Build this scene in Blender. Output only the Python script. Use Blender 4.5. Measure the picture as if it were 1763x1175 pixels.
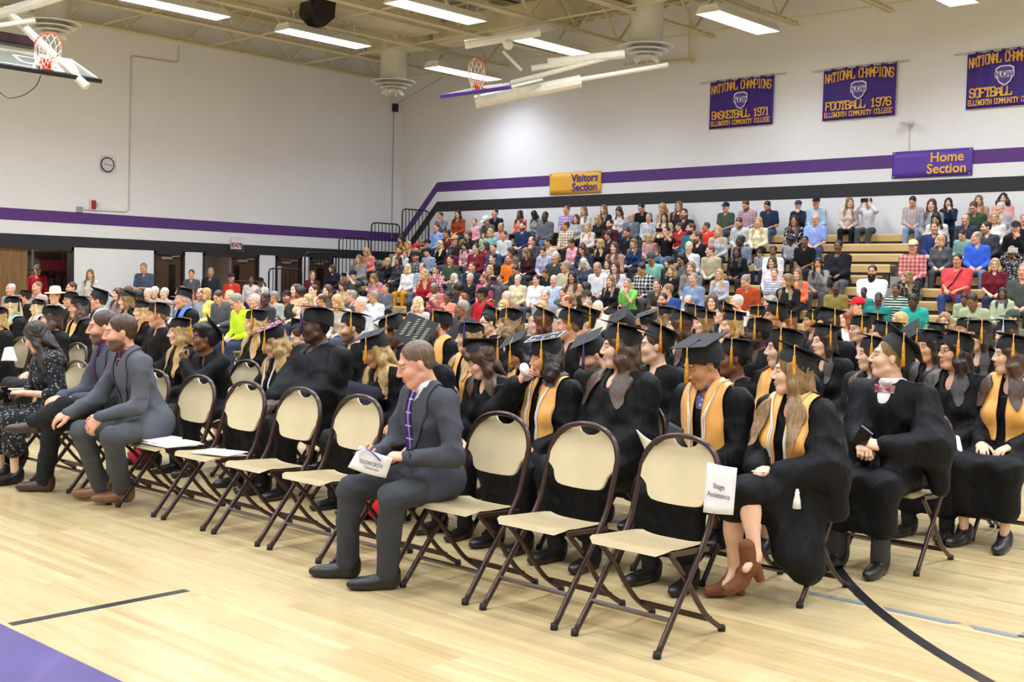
import bpy, bmesh, math, random
import numpy as np
from mathutils import Vector, Matrix
for o in list(bpy.data.objects): bpy.data.objects.remove(o)
SC = bpy.context.scene
COL = SC.collection
PI = math.pi
# ------------------------------------------------------------------ camera
W_PX, H_PX = 1763, 1175
YAW, PITCH, ROLL = [math.radians(a) for a in (132.3, -2.74, -1.32)]
F_PX, CAM_H = 2020.0, 1.52
def cam_axes():
    f = np.array([math.cos(YAW)*math.cos(PITCH), math.sin(YAW)*math.cos(PITCH), math.sin(PITCH)])
    r = np.array([math.sin(YAW), -math.cos(YAW), 0.0]); d = np.cross(f, r)
    c, s = math.cos(ROLL), math.sin(ROLL)
    return np.stack([c*r+s*d, -s*r+c*d, f])
CR = cam_axes(); CC = np.array([0, 0, CAM_H])
cd = bpy.data.cameras.new('camera'); cd.sensor_fit = 'HORIZONTAL'; cd.sensor_width = 36
cd.lens = F_PX/W_PX*36; cd.clip_start = 0.1; cd.clip_end = 200
cam = bpy.data.objects.new('camera', cd); COL.objects.link(cam)
cam.matrix_world = Matrix([[CR[0][i], -CR[1][i], -CR[2][i], CC[i]] for i in range(3)] + [[0, 0, 0, 1]])
SC.camera = cam
def ray(x, y): return CR.T @ np.array([(x-W_PX/2)/F_PX, (y-H_PX/2)/F_PX, 1])
def at_z(x, y, z=0.0): v = ray(x, y); return CC+v*((z-CAM_H)/v[2])
def at_X(x, y, X): v = ray(x, y); return CC+v*(X/v[0])
def at_Y(x, y, Y): v = ray(x, y); return CC+v*(Y/v[1])
def at_d(x, y, d): return CC+ray(x, y)*d
# ------------------------------------------------------------------ light: world is a dim neutral, the gym lamps do the work
world = bpy.data.worlds.new('world'); SC.world = world; world.use_nodes = True
world.node_tree.nodes['Background'].inputs[0].default_value = (0.8, 0.85, 0.9, 1)
world.node_tree.nodes['Background'].inputs[1].default_value = 0.25
LAMP_POWER = 122.0
SC.view_settings.view_transform = 'Standard'; SC.view_settings.look = 'None'
SC.view_settings.exposure = 0.0; SC.view_settings.gamma = 1.0
SC.view_settings.use_curve_mapping = False
# ------------------------------------------------------------------ materials
MATS = {}
def srgb(c):
    if isinstance(c, str):
        c = [int(c[i:i+2], 16)/255 for i in (0, 2, 4)]
    return tuple(x/12.92 if x <= 0.04045 else ((x+0.055)/1.055)**2.4 for x in c)
def new_mat(name):
    m = bpy.data.materials.new(name); m.use_nodes = True
    nt = m.node_tree; b = nt.nodes['Principled BSDF']
    return m, nt, b
def nd(nt, t, **kw):
    n = nt.nodes.new(t)
    for k, v in kw.items():
        if k.startswith('_'): setattr(n, k[1:], v)
        else: n.inputs[k.replace('__', ' ')].default_value = v
    return n
def lk(nt, a, b): nt.links.new(a, b)
def ramp(nt, fac, stops):
    r = nt.nodes.new('ShaderNodeValToRGB'); e = r.color_ramp.elements
    while len(e) < len(stops): e.new(0.5)
    for i, (p, c) in enumerate(stops):
        e[i].position = p; e[i].color = (*c, 1)
    lk(nt, fac, r.inputs[0]); return r.outputs[0]
def mixc(nt, fac, a, b, mode='MIX'):
    n = nt.nodes.new('ShaderNodeMix'); n.data_type = 'RGBA'; n.blend_type = mode
    for sock, v in ((n.inputs[0], fac), (n.inputs[6], a), (n.inputs[7], b)):
        if hasattr(v, 'links'): lk(nt, v, sock)
        elif isinstance(v, (int, float)): sock.default_value = v
        else: sock.default_value = (*v, 1)
    return n.outputs[2]
def mth(nt, op, a, b=None, c=None):
    n = nt.nodes.new('ShaderNodeMath'); n.operation = op
    for i, v in enumerate((a, b, c)):
        if v is None: continue
        if hasattr(v, 'links'): lk(nt, v, n.inputs[i])
        else: n.inputs[i].default_value = v
    return n.outputs[0]
def plain(name, col, rough=0.5, metal=0.0, noise=0.06, nscale=12.0, bump=0.0, bscale=60.0, coat=0.0, spec=0.5):
    if name in MATS: return MATS[name]
    m, nt, b = new_mat(name); c = srgb(col)
    tc = nt.nodes.new('ShaderNodeTexCoord')
    n = nd(nt, 'ShaderNodeTexNoise', Scale=nscale, Detail=3.0); lk(nt, tc.outputs['Object'], n.inputs['Vector'])
    lo = tuple(x*(1-noise*1.6) for x in c); hi = tuple(min(1, x*(1+noise*1.6)) for x in c)
    lk(nt, ramp(nt, n.outputs[0], [(0.3, lo), (0.7, hi)]), b.inputs['Base Color'])
    b.inputs['Roughness'].default_value = rough; b.inputs['Metallic'].default_value = metal
    b.inputs['Coat Weight'].default_value = coat; b.inputs['Specular IOR Level'].default_value = spec
    if bump:
        n2 = nd(nt, 'ShaderNodeTexNoise', Scale=bscale, Detail=2.0); lk(nt, tc.outputs['Object'], n2.inputs['Vector'])
        bp = nd(nt, 'ShaderNodeBump', Strength=bump, Distance=0.01); lk(nt, n2.outputs[0], bp.inputs['Height'])
        lk(nt, bp.outputs[0], b.inputs['Normal'])
    MATS[name] = m; return m
def emit(name, col, s):
    m, nt, b = new_mat(name)
    b.inputs['Emission Color'].default_value = (*srgb(col), 1); b.inputs['Emission Strength'].default_value = s
    b.inputs['Base Color'].default_value = (0.9, 0.9, 0.9, 1)
    MATS[name] = m; return m
# ------------------------------------------------------------------ object helpers
def tag(o, label=None, cat=None, group=None, kind=None):
    if label: o['label'] = label
    if cat: o['category'] = cat
    if group: o['group'] = group
    if kind: o['kind'] = kind
    return o
def empty(name, loc=(0, 0, 0), rz=0.0, scale=1.0):
    o = bpy.data.objects.new(name, None); COL.objects.link(o)
    o.location = loc; o.rotation_euler = (0, 0, rz); o.scale = (scale,)*3
    o.empty_display_size = 0.1
    return o
def link(name, me, mat=None, parent=None, objmat=False):
    o = bpy.data.objects.new(name, me); COL.objects.link(o)
    if parent: o.parent = parent
    if mat is not None:
        if objmat:
            if not me.materials: me.materials.append(None)
            o.material_slots[0].link = 'OBJECT'; o.material_slots[0].material = mat
        elif not me.materials: me.materials.append(mat)
    return o
class MB:
    """collects vertices and faces of one mesh"""
    def __init__(s): s.v = []; s.f = []
    def add(s, v, f):
        n = len(s.v); s.v += [tuple(map(float, p)) for p in v]; s.f += [tuple(i+n for i in q) for q in f]; return s
    def box(s, lo, hi, M=None):
        v = [(x, y, z) for z in (lo[2], hi[2]) for y in (lo[1], hi[1]) for x in (lo[0], hi[0])]
        if M is not None: v = [M @ Vector(p) for p in v]
        return s.add(v, [(0, 2, 3, 1), (4, 5, 7, 6), (0, 1, 5, 4), (2, 6, 7, 3), (0, 4, 6, 2), (1, 3, 7, 5)])
    def bar(s, a, b, w, h=None, up=(0, 0, 1)):
        a, b = Vector(a), Vector(b); d = (b-a).normalized(); u = Vector(up)
        if abs(d.dot(u)) > 0.98: u = Vector((1, 0, 0))
        x = d.cross(u).normalized(); y = x.cross(d); h = h or w
        v = [p+x*sx*w/2+y*sy*h/2 for p in (a, b) for sx, sy in ((-1, -1), (1, -1), (1, 1), (-1, 1))]
        return s.add(v, [(3, 2, 1, 0), (4, 5, 6, 7), (0, 1, 5, 4), (1, 2, 6, 5), (2, 3, 7, 6), (3, 0, 4, 7)])
    def tube(s, pts, r, n=8, closed=False, sq=1.0):
        P = [Vector(p) for p in pts]; m = len(P); rings = []; prev = None
        for i in range(m):
            t = (P[(i+1) % m]-P[i-1]) if closed else (P[min(i+1, m-1)]-P[max(i-1, 0)])
            t.normalize()
            if prev is None:
                u = Vector((0, 0, 1)) if abs(t.z) < 0.9 else Vector((0, 1, 0))
                x = t.cross(u).normalized()
            else: x = (prev-t*prev.dot(t)).normalized()
            prev = x; y = t.cross(x); ri = r[i] if hasattr(r, '__len__') else r
            rings.append([P[i]+x*ri*math.cos(a)+y*ri*sq*math.sin(a) for a in [2*PI*k/n for k in range(n)]])
        v = [p for q in rings for p in q]; f = []
        for i in range(m if closed else m-1):
            j = (i+1) % m
            f += [(i*n+k, i*n+(k+1) % n, j*n+(k+1) % n, j*n+k) for k in range(n)]
        if not closed: f += [tuple(range(n))[::-1], tuple((m-1)*n+k for k in range(n))]
        return s.add(v, f)
    def lathe(s, prof, c=(0, 0, 0), n=20, M=None):
        v = []; f = []
        for r, z in prof: v += [Vector((r*math.cos(2*PI*k/n), r*math.sin(2*PI*k/n), z)) for k in range(n)]
        for i in range(len(prof)-1): f += [(i*n+k, i*n+(k+1) % n, (i+1)*n+(k+1) % n, (i+1)*n+k) for k in range(n)]
        f += [tuple(range(n))[::-1], tuple((len(prof)-1)*n+k for k in range(n))]
        v = [(M @ p if M is not None else p)+Vector(c) for p in v]
        return s.add(v, f)
    def prism(s, poly, t, M=None):
        """polygon in local xz, extruded along y from 0 to t"""
        n = len(poly); v = [Vector((x, 0, z)) for x, z in poly]+[Vector((x, t, z)) for x, z in poly]
        if M is not None: v = [M @ p for p in v]
        return s.add(v, [tuple(range(n)), tuple(range(n, 2*n))[::-1]]+[(i, i+n, (i+1) % n+n, (i+1) % n) for i in range(n)])
    def mesh(s, name, smooth=False):
        me = bpy.data.meshes.new(name); me.from_pydata(s.v, [], s.f); me.validate()
        bm = bmesh.new(); bm.from_mesh(me); bmesh.ops.recalc_face_normals(bm, faces=bm.faces); bm.to_mesh(me); bm.free()
        if smooth: me.shade_smooth()
        return me
    def build(s, name, mat, parent=None, smooth=False, auto=None):
        me = s.mesh(name, smooth)
        if auto is not None:
            me.shade_smooth(); me.set_sharp_from_angle(angle=math.radians(auto))
        return link(name, me, mat, parent)
def text_mesh(name, body, size, mat, parent, M, bold=0.0, ext=0.002, align='CENTER', shear=0.0, sx=1.0):
    """flat lettering turned into a thin mesh"""
    cu = bpy.data.curves.new(name, 'FONT'); cu.body = body; cu.size = size; cu.extrude = ext; cu.offset = bold
    cu.align_x = align; cu.align_y = 'CENTER'; cu.shear = shear; cu.resolution_u = 3
    ob = bpy.data.objects.new('tmp', cu); COL.objects.link(ob)
    me = bpy.data.meshes.new_from_object(ob.evaluated_get(bpy.context.evaluated_depsgraph_get()))
    bpy.data.objects.remove(ob); bpy.data.curves.remove(cu)
    me.transform(M @ Matrix.Diagonal((sx, 1, 1, 1))); me.materials.clear()
    return link(name, me, mat, parent)

def smooth_path(pts, n=5):
    P = [Vector(p) for p in pts]; out = []
    for i in range(len(P)-1):
        p0, p1, p2, p3 = P[max(i-1, 0)], P[i], P[i+1], P[min(i+2, len(P)-1)]
        for k in range(n):
            t = k/n; out.append(0.5*((2*p1)+(p2-p0)*t+(2*p0-5*p1+4*p2-p3)*t*t+(3*p1-p0-3*p2+p3)*t**3))
    return out+[P[-1]]
# ================================================================== smooth bodies from distance fields
BIG = 0.25
class Field:
    def __init__(s, lo, hi, h):
        s.h = h; s.lo = np.array(lo, np.float32)
        n = [int(math.ceil((hi[i]-lo[i])/h))+1 for i in range(3)]
        s.ax = [(lo[i]+h*np.arange(n[i])).astype(np.float32) for i in range(3)]
        s.D = np.full(n, BIG, np.float32)
    def blk(s, lo, hi, m):
        sl = []
        for i in range(3):
            a = int(max(0, math.floor((lo[i]-m-s.lo[i])/s.h))); b = int(min(len(s.ax[i]), math.ceil((hi[i]+m-s.lo[i])/s.h)+1))
            if b <= a: return None
            sl.append(slice(a, b))
        return tuple(sl), s.ax[0][sl[0]][:, None, None], s.ax[1][sl[1]][None, :, None], s.ax[2][sl[2]][None, None, :]
    def put(s, sl, d, k, sub):
        A = s.D[sl]
        if sub: d = -d; s.D[sl] = np.maximum(A, d)+(np.maximum(k-np.abs(A-d), 0)**2/(4*k) if k else 0)
        else: s.D[sl] = np.minimum(A, d)-(np.maximum(k-np.abs(A-d), 0)**2/(4*k) if k else 0)
    def cone(s, a, b, ra, rb, k=0.02, sub=False):
        a = np.array(a, float); b = np.array(b, float); R = max(ra, rb)
        q = s.blk(np.minimum(a, b)-R, np.maximum(a, b)+R, 0.06+k)
        if q is None: return s
        sl, X, Y, Z = q; ba = b-a; L = float(ba@ba) or 1e-9
        px, py, pz = X-np.float32(a[0]), Y-np.float32(a[1]), Z-np.float32(a[2])
        t = np.clip((px*np.float32(ba[0])+py*np.float32(ba[1])+pz*np.float32(ba[2]))/np.float32(L), 0, 1)
        d = np.sqrt((px-t*np.float32(ba[0]))**2+(py-t*np.float32(ba[1]))**2+(pz-t*np.float32(ba[2]))**2)-(np.float32(ra)+np.float32(rb-ra)*t)
        s.put(sl, d, k, sub); return s
    def ell(s, c, r, k=0.02, R=None, sub=False):
        c = np.array(c, float); r = np.array(r, float)
        e = r if R is None else np.full(3, r.max())
        q = s.blk(c-e, c+e, 0.06+k)
        if q is None: return s
        sl, X, Y, Z = q
        x, y, z = X-np.float32(c[0]), Y-np.float32(c[1]), Z-np.float32(c[2])
        if R is not None:
            R = np.array(R, np.float32); x, y, z = (R[0, i]*x+R[1, i]*y+R[2, i]*z for i in range(3))
        f = [np.float32(v) for v in r]
        k0 = np.sqrt((x/f[0])**2+(y/f[1])**2+(z/f[2])**2); k1 = np.sqrt((x/f[0]**2)**2+(y/f[1]**2)**2+(z/f[2]**2)**2)+1e-6
        s.put(sl, k0*(k0-1)/k1, k, sub); return s
    def XYZ(s): return s.ax[0][:, None, None], s.ax[1][None, :, None], s.ax[2][None, None, :]
    def cut(s, d): s.D = np.maximum(s.D, d.astype(np.float32)); return s
    def sample(s, P):
        P = np.asarray(P, float); i = []; f = []
        for a in range(3):
            t = np.clip((P[..., a]-s.lo[a])/s.h, 0, len(s.ax[a])-1.001); i.append(t.astype(int)); f.append(t-t.astype(int))
        out = 0
        for dx in (0, 1):
            for dy in (0, 1):
                for dz in (0, 1):
                    w = (f[0] if dx else 1-f[0])*(f[1] if dy else 1-f[1])*(f[2] if dz else 1-f[2])
                    out = out+w*s.D[i[0]+dx, i[1]+dy, i[2]+dz]
        return out
    def drape(s, Q, N, off=0.005, reach=0.06):
        """slide points in from outside along -N until they lie on the surface"""
        Q = np.asarray(Q, float); N = np.asarray(N, float); N = N/np.linalg.norm(N, axis=-1, keepdims=True)
        t = np.full(Q.shape[:-1], reach)
        for _ in range(60):
            d = s.sample(Q+N*t[..., None])-off
            t = t-np.clip(d, -0.012, 0.03)*0.8
            t = np.maximum(t, -reach)
        return Q+N*t[..., None]
    def mesh(s):
        D = s.D.copy()
        D[0], D[-1], D[:, 0], D[:, -1], D[:, :, 0], D[:, :, -1] = (BIG,)*6
        S = D < 0
        c = [S[a:S.shape[0]-1+a, b:S.shape[1]-1+b, e:S.shape[2]-1+e] for a in (0, 1) for b in (0, 1) for e in (0, 1)]
        anyS = np.logical_or.reduce(c); allS = np.logical_and.reduce(c); act = anyS & ~allS
        I = np.argwhere(act); n = len(I)
        idx = np.full(act.shape, -1, np.int32); idx[act] = np.arange(n)
        off = np.array([(a, b, e) for a in (0, 1) for b in (0, 1) for e in (0, 1)])
        V = np.stack([D[I[:, 0]+o[0], I[:, 1]+o[1], I[:, 2]+o[2]] for o in off], 1)
        acc = np.zeros((n, 3)); cnt = np.zeros(n)
        for p in range(8):
            for q in range(p+1, 8):
                if np.abs(off[p]-off[q]).sum() != 1: continue
                a, b = V[:, p], V[:, q]; m = (a < 0) != (b < 0)
                t = np.where(m, a/np.where(m, a-b, 1), 0)
                acc[m] += off[p]+t[m, None]*(off[q]-off[p]); cnt[m] += 1
        P = (I+acc/cnt[:, None])*s.h+s.lo
        F = []
        for ax in range(3):
            A = np.moveaxis(S, ax, 0); x = A[:-1] != A[1:]
            e = np.argwhere(x[:, 1:-1, 1:-1]); 
            if not len(e): continue
            e[:, 1:] += 1
            up = A[e[:, 0], e[:, 1], e[:, 2]]
            J = np.moveaxis(idx, ax, 0)
            q = np.stack([J[e[:, 0], e[:, 1]-1, e[:, 2]-1], J[e[:, 0], e[:, 1], e[:, 2]-1], J[e[:, 0], e[:, 1], e[:, 2]], J[e[:, 0], e[:, 1]-1, e[:, 2]]], 1)
            if ax == 1: up = ~up
            q[~up] = q[~up][:, ::-1]
            F.append(q)
        F = np.concatenate(F) if F else np.zeros((0, 4), int)
        F = F[(F >= 0).all(1)]
        return P, F
def np_mesh(name, V, F, attrs=None, smooth=True):
    me = bpy.data.meshes.new(name); n = len(V); m = len(F)
    me.vertices.add(n); me.vertices.foreach_set('co', np.asarray(V, np.float32).ravel())
    me.loops.add(m*4); me.loops.foreach_set('vertex_index', np.asarray(F, np.int32).ravel())
    me.polygons.add(m); me.polygons.foreach_set('loop_start', np.arange(0, m*4, 4, dtype=np.int32))
    me.polygons.foreach_set('use_smooth', np.ones(m, bool) if smooth else np.zeros(m, bool))
    for k, A in (attrs or {}).items():
        at = me.attributes.new(k, 'FLOAT_COLOR', 'POINT'); at.data.foreach_set('color', np.asarray(A, np.float32).ravel())
    me.update(calc_edges=True); me.validate()
    return me
def cat(parts):
    V, F, A, n = [], [], [], 0
    for p in parts:
        v, f = p[0], p[1]; V.append(v); F.append(f+n); n += len(v)
        A.append(p[2] if len(p) > 2 and p[2] is not None else np.zeros((len(v), 4)))
    return np.concatenate(V), np.concatenate(F), np.concatenate(A)
def xf(M, V):
    M = np.array(M); return V @ M[:3, :3].T+M[:3, 3]
def ribbon(G, thick=0.004):
    """G: (n,m,3) grid of points; returns a closed thin sheet"""
    n, m, _ = G.shape
    du = np.gradient(G, axis=0); dv = np.gradient(G, axis=1); N = np.cross(du, dv); N /= np.linalg.norm(N, axis=-1, keepdims=True)+1e-9
    V = np.concatenate([(G+N*thick/2).reshape(-1, 3), (G-N*thick/2).reshape(-1, 3)]); F = []; o = n*m
    for i in range(n-1):
        for j in range(m-1):
            a, b, c, d = i*m+j, i*m+j+1, (i+1)*m+j+1, (i+1)*m+j
            F += [(a, d, c, b), (a+o, b+o, c+o, d+o)]
    for i in range(n-1):
        F += [(i*m, i*m+o, (i+1)*m+o, (i+1)*m), (i*m+m-1, (i+1)*m+m-1, (i+1)*m+m-1+o, i*m+m-1+o)]
    for j in range(m-1):
        F += [(j, j+1, j+1+o, j+o), ((n-1)*m+j, (n-1)*m+j+o, (n-1)*m+j+1+o, (n-1)*m+j+1)]
    return V, np.array(F)
def Rx(a): return np.array(Matrix.Rotation(a, 4, 'X'))
def Ry(a): return np.array(Matrix.Rotation(a, 4, 'Y'))
def Rz(a): return np.array(Matrix.Rotation(a, 4, 'Z'))
def Tr(p): return np.array(Matrix.Translation(Vector(p)))
# ------------------------------------------------------------------ head, hands, hair in their own frames (facing -y)
def sst(a, b, x): t = np.clip((x-a)/(b-a), 0, 1); return t*t*(3-2*t)
def head_arrays(fem=False, jaw=1.0, h=0.0055, child=False):
    f = Field((-0.11, -0.15, -0.17), (0.11, 0.14, 0.15), h); j = jaw*(0.92 if fem else 1.0)
    f.ell((0, 0.018, 0.032), (0.075, 0.094, 0.088), 0.02)
    f.ell((0, -0.022, -0.04), (0.061*j, 0.072, 0.08), 0.03)
    f.ell((0, -0.052, -0.1), (0.034*j, 0.034, 0.026), 0.03)
    for s in (-1, 1):
        f.ell((s*0.038*j, -0.056, -0.03), (0.026, 0.03, 0.026), 0.025)
        f.cone((s*0.056*j, -0.0, -0.07), (s*0.022, -0.062, -0.107), 0.016, 0.014, 0.03)
    f.cone((-0.034, -0.078, 0.028), (0.034, -0.078, 0.028), 0.012 if not fem else 0.010, 0.012 if not fem else 0.010, 0.02)
    for s in (-1, 1): f.ell((s*0.031, -0.1, 0.006), (0.02, 0.015, 0.0125), 0.014, sub=True)
    n = 0.9 if fem else 1.0
    f.cone((0, -0.088, 0.016), (0, -0.088-0.026*n, -0.03), 0.0075, 0.0115*n, 0.012)
    for s in (-1, 1): f.ell((s*0.0125, -0.1, -0.036), (0.009*n, 0.012, 0.008), 0.008)
    for s in (-1, 1): f.ell((s*0.031, -0.0765, 0.005), (0.0145, 0.0135, 0.012), 0.003)
    f.ell((0, -0.091, -0.0625), (0.024, 0.012, 0.0065), 0.006); f.ell((0, -0.088, -0.0745), (0.021, 0.013, 0.0075), 0.006)
    f.cone((-0.02, -0.1, -0.0685), (0.02, -0.1, -0.0685), 0.0025, 0.0025, 0.004, sub=True)
    for s in (-1, 1): f.ell((s*0.076, 0.012, -0.01), (0.009, 0.017, 0.027), 0.008)
    f.cone((0, 0.02, -0.05), (0, 0.03, -0.2), 0.05 if not fem else 0.043, 0.055 if not fem else 0.047, 0.03)
    V, F = f.mesh()
    x, y, z = np.abs(V[:, 0]), V[:, 1], V[:, 2]
    front = (y < -0.06)
    brow = sst(0.006, 0.003, np.abs(z-(0.028-0.25*np.abs(x-0.03)**1.3*3)))*sst(0.010, 0.014, x)*sst(0.054, 0.048, x)*front
    lip = sst(0.006, 0.0, np.abs(z+0.0685)-0.008)*sst(0.027, 0.021, x)*(y < -0.085)
    eye = sst(0.0145, 0.0115, np.hypot((x-0.031)/1.0, (z-0.004)*2.4))*front
    iris = sst(0.0072, 0.0052, np.hypot(x-0.031, z-0.004))*front
    lash = sst(0.0045, 0.002, np.abs(np.hypot((x-0.031)/1.0, (z-0.004)*2.3)-0.0145))*front*(z > 0.002)*0.8
    beard = np.clip(sst(-0.03, -0.055, z)*sst(0.035, 0.0, y)+0, 0, 1)*(1-lip)*sst(-0.2, -0.12, z)
    beard *= 1-sst(0.02, 0.0, np.hypot(x/1.6, (z+0.025)))
    A = np.stack([np.clip(brow+lash, 0, 1), np.clip(lip, 0, 1), np.clip(eye+1.0*iris, 0, 2)/2, beard], 1)
    sc = 0.80 if child else (0.94 if fem else 0.98)
    return V*sc, F, A, sc
def hand_arrays(pose, h=0.0045):
    curl = {'relax': (22, 28, 20), 'grip': (58, 62, 35), 'flat': (6, 8, 6), 'point': (60, 70, 40), 'hold': (40, 35, 20)}[pose]
    f = Field((-0.14, -0.1, -0.11), (0.22, 0.1, 0.06), h)
    f.cone((-0.012, 0, 0), (-0.005, 0, 0), 0.024, 0.024, 0.01)
    f.ell((0.04, 0.0, -0.002), (0.055, 0.042, 0.0165), 0.015)
    f.cone((0.0, 0, 0), (0.03, 0, 0), 0.024, 0.022, 0.015)
    for i, (y, L, yaw) in enumerate(((0.031, 0.073, 5), (0.0105, 0.08, 1), (-0.011, 0.074, -3), (-0.031, 0.058, -8))):
        p = np.array([0.082-0.004*abs(i-1), y, 0.0]); ang = 0.0
        f.cone((0.03, y*0.75, 0), p, 0.014, 0.0115, 0.012)
        cu = (4, 6, 4) if (pose == 'point' and i == 0) else curl
        for q, (fr, r0, r1) in enumerate(((0.45, 0.0105, 0.0095), (0.32, 0.0095, 0.0085), (0.26, 0.0085, 0.007))):
            ang += math.radians(cu[q])
            e = p+L*fr*np.array([math.cos(ang)*math.cos(math.radians(yaw)), math.sin(math.radians(yaw))*math.cos(ang), -math.sin(ang)])
            f.cone(p, e, r0, r1, 0.003); p = e
    if pose in ('grip', 'point', 'hold'): t = [(0.012, 0.03, -0.006), (0.045, 0.05, -0.026), (0.075, 0.043, -0.045), (0.092, 0.03, -0.052)]
    else: t = [(0.012, 0.03, -0.006), (0.04, 0.056, -0.016), (0.07, 0.068, -0.022), (0.092, 0.07, -0.026)]
    for a, b, r0, r1 in ((t[0], t[1], 0.016, 0.0125), (t[1], t[2], 0.012, 0.0105), (t[2], t[3], 0.0105, 0.008)): f.cone(a, b, r0, r1, 0.006)
    return f.mesh()
_hands = {}
def hand(pose, h=0.0045):
    if (pose, h) not in _hands: _hands[(pose, h)] = hand_arrays(pose, h)
    return _hands[(pose, h)]
_heads = {}
def head(fem=False, jaw=1.0, child=False, h=0.0055):
    k = (fem, jaw, child, h)
    if k not in _heads: _heads[k] = head_arrays(fem, jaw, h, child)
    return _heads[k]
def hair_arrays(style, h=0.008, fem=True):
    f = Field((-0.2, -0.15, -0.5), (0.2, 0.22, 0.2), h)
    g = 0.0; amp, fr = 0.0025, 150
    if style in ('long', 'wavy', 'bob', 'curly', 'bangs', 'longfront'): g = 0.007
    if style in ('short', 'side', 'balding', 'grey'): g = -0.002
    if style == 'buzz': g = -0.0045; amp = 0.0007
    f.ell((0, 0.022, 0.036), (0.081+g, 0.102+g, 0.092+g), 0.01)
    if style in ('short', 'buzz', 'side', 'balding', 'grey'):
        f.ell((0, 0.052, -0.02), (0.06, 0.052, 0.045), 0.02)
        f.ell((0, -0.12, 0.0), (0.08, 0.085, 0.1), 0.012, sub=True)
        f.ell((0, -0.045, -0.1), (0.13, 0.085, 0.085), 0.015, sub=True)
        if style == 'side': f.ell((0.012, -0.062, 0.098), (0.052, 0.04, 0.024), 0.02); f.ell((0, 0, 0.11), (0.06, 0.07, 0.025), 0.02)
        if style == 'buzz': f.ell((0, -0.13, 0.055), (0.062, 0.075, 0.06), 0.012, sub=True)
        if style == 'balding': f.ell((0, -0.035, 0.13), (0.062, 0.105, 0.075), 0.01, sub=True)
    elif style == 'afro':
        f.ell((0, 0.03, 0.055), (0.125, 0.13, 0.115), 0.02); f.ell((0, -0.13, -0.02), (0.076, 0.09, 0.1), 0.012, sub=True); amp, fr = 0.006, 170
        f.ell((0, -0.06, -0.12), (0.12, 0.1, 0.1), 0.015, sub=True)
    elif style == 'flattop':
        f.ell((0, 0.0, 0.085), (0.085, 0.105, 0.06), 0.02); f.ell((0, -0.12, -0.005), (0.08, 0.085, 0.095), 0.012, sub=True); amp, fr = 0.005, 190
        f.ell((0, -0.045, -0.1), (0.13, 0.085, 0.085), 0.015, sub=True)
    elif style in ('pony', 'bun', 'updo'):
        f.ell((0, -0.12, 0.0), (0.076, 0.085, 0.1), 0.012, sub=True); f.ell((0, -0.05, -0.11), (0.13, 0.085, 0.085), 0.015, sub=True)
        f.ell((0, 0.06, -0.03), (0.062, 0.055, 0.05), 0.02)
        if style == 'pony':
            f.cone((0, 0.11, 0.05), (0, 0.15, -0.02), 0.025, 0.035, 0.02); f.cone((0, 0.15, -0.02), (0, 0.13, -0.2), 0.035, 0.018, 0.02)
        else: f.ell((0, 0.11, 0.075), (0.045, 0.04, 0.045), 0.015)
    else:
        ln = {'long': 0.36, 'wavy': 0.36, 'bob': 0.15, 'curly': 0.17, 'bangs': 0.33, 'longfront': 0.42}[style]
        wd = {'long': 0, 'wavy': 0.012, 'bob': 0.006, 'curly': 0.022, 'bangs': 0, 'longfront': 0.004}[style]
        for s in (-1, 1):
            p = [(s*0.068, -0.005, 0.03), (s*(0.079+wd), 0.0, -0.08), (s*(0.083+wd), -0.02, -0.5*ln-0.04), (s*(0.08+wd*1.3), -0.06 if style == 'longfront' else -0.03, -ln)]
            r = (0.03, 0.031+wd, 0.033+wd, 0.018)
            for i in range(3): f.cone(p[i], p[i+1], r[i], r[i+1], 0.03)
        f.ell((0, 0.065, -0.05), (0.078+wd, 0.055, 0.09), 0.03)
        if ln > 0.2:
            f.ell((0, 0.085, -0.14), (0.088+wd, 0.045, 0.12), 0.04); f.ell((0, 0.1, -0.26), (0.085+wd, 0.036, 0.11), 0.04)
        f.ell((0, -0.125, -0.02 if style != 'bangs' else -0.035), (0.064, 0.085, 0.115 if style != 'bangs' else 0.085), 0.012, sub=True)
        f.ell((0, -0.1, -0.2), (0.052, 0.1, 0.14), 0.02, sub=True)
        amp, fr = (0.004, 130)
        if style == 'bangs': f.ell((0, -0.08, 0.062), (0.056, 0.022, 0.034), 0.012)
    X, Y, Z = f.XYZ()
    if style in ('wavy', 'curly'):
        f.D = f.D+np.float32(0.008)*(np.sin(55*Z+9*np.sin(18*X))*np.sin(40*X+30*Y)).astype(np.float32)
    f.D = f.D+np.float32(amp)*(np.sin(fr*X+6*np.sin(14*Z)+4*np.sin(30*Y))*np.sin(fr*0.9*Y+5*np.sin(13*Z))).astype(np.float32)
    return f.mesh()
_hair = {}
def hair_mesh(style, h=0.008):
    if (style, h) not in _hair:
        V, F = hair_arrays(style, h); _hair[(style, h)] = np_mesh('hair', V, F)
    return _hair[(style, h)]
def beard_mesh(big=False):
    k = ('beard', big)
    if k not in _hair:
        f = Field((-0.12, -0.16, -0.26), (0.12, 0.08, 0.02), 0.007); e = 0.025 if big else 0.0
        f.ell((0, -0.03, -0.075), (0.066+e*0.3, 0.072+e*0.6, 0.062+e), 0.02)
        if big: f.ell((0, -0.06, -0.15), (0.055, 0.045, 0.06), 0.04)
        f.ell((0, -0.09, -0.0), (0.075, 0.06, 0.055), 0.012, sub=True); f.ell((0, -0.11, -0.068), (0.024, 0.035, 0.012), 0.008, sub=True)
        f.ell((0, 0.06, -0.06), (0.1, 0.065, 0.1), 0.012, sub=True)
        X, Y, Z = f.XYZ(); f.D = f.D+np.float32(0.003)*(np.sin(160*X+5*np.sin(30*Z))*np.sin(150*Y)).astype(np.float32)
        V, F = f.mesh(); _hair[k] = np_mesh('beard', V, F)
    return _hair[k]

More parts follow.
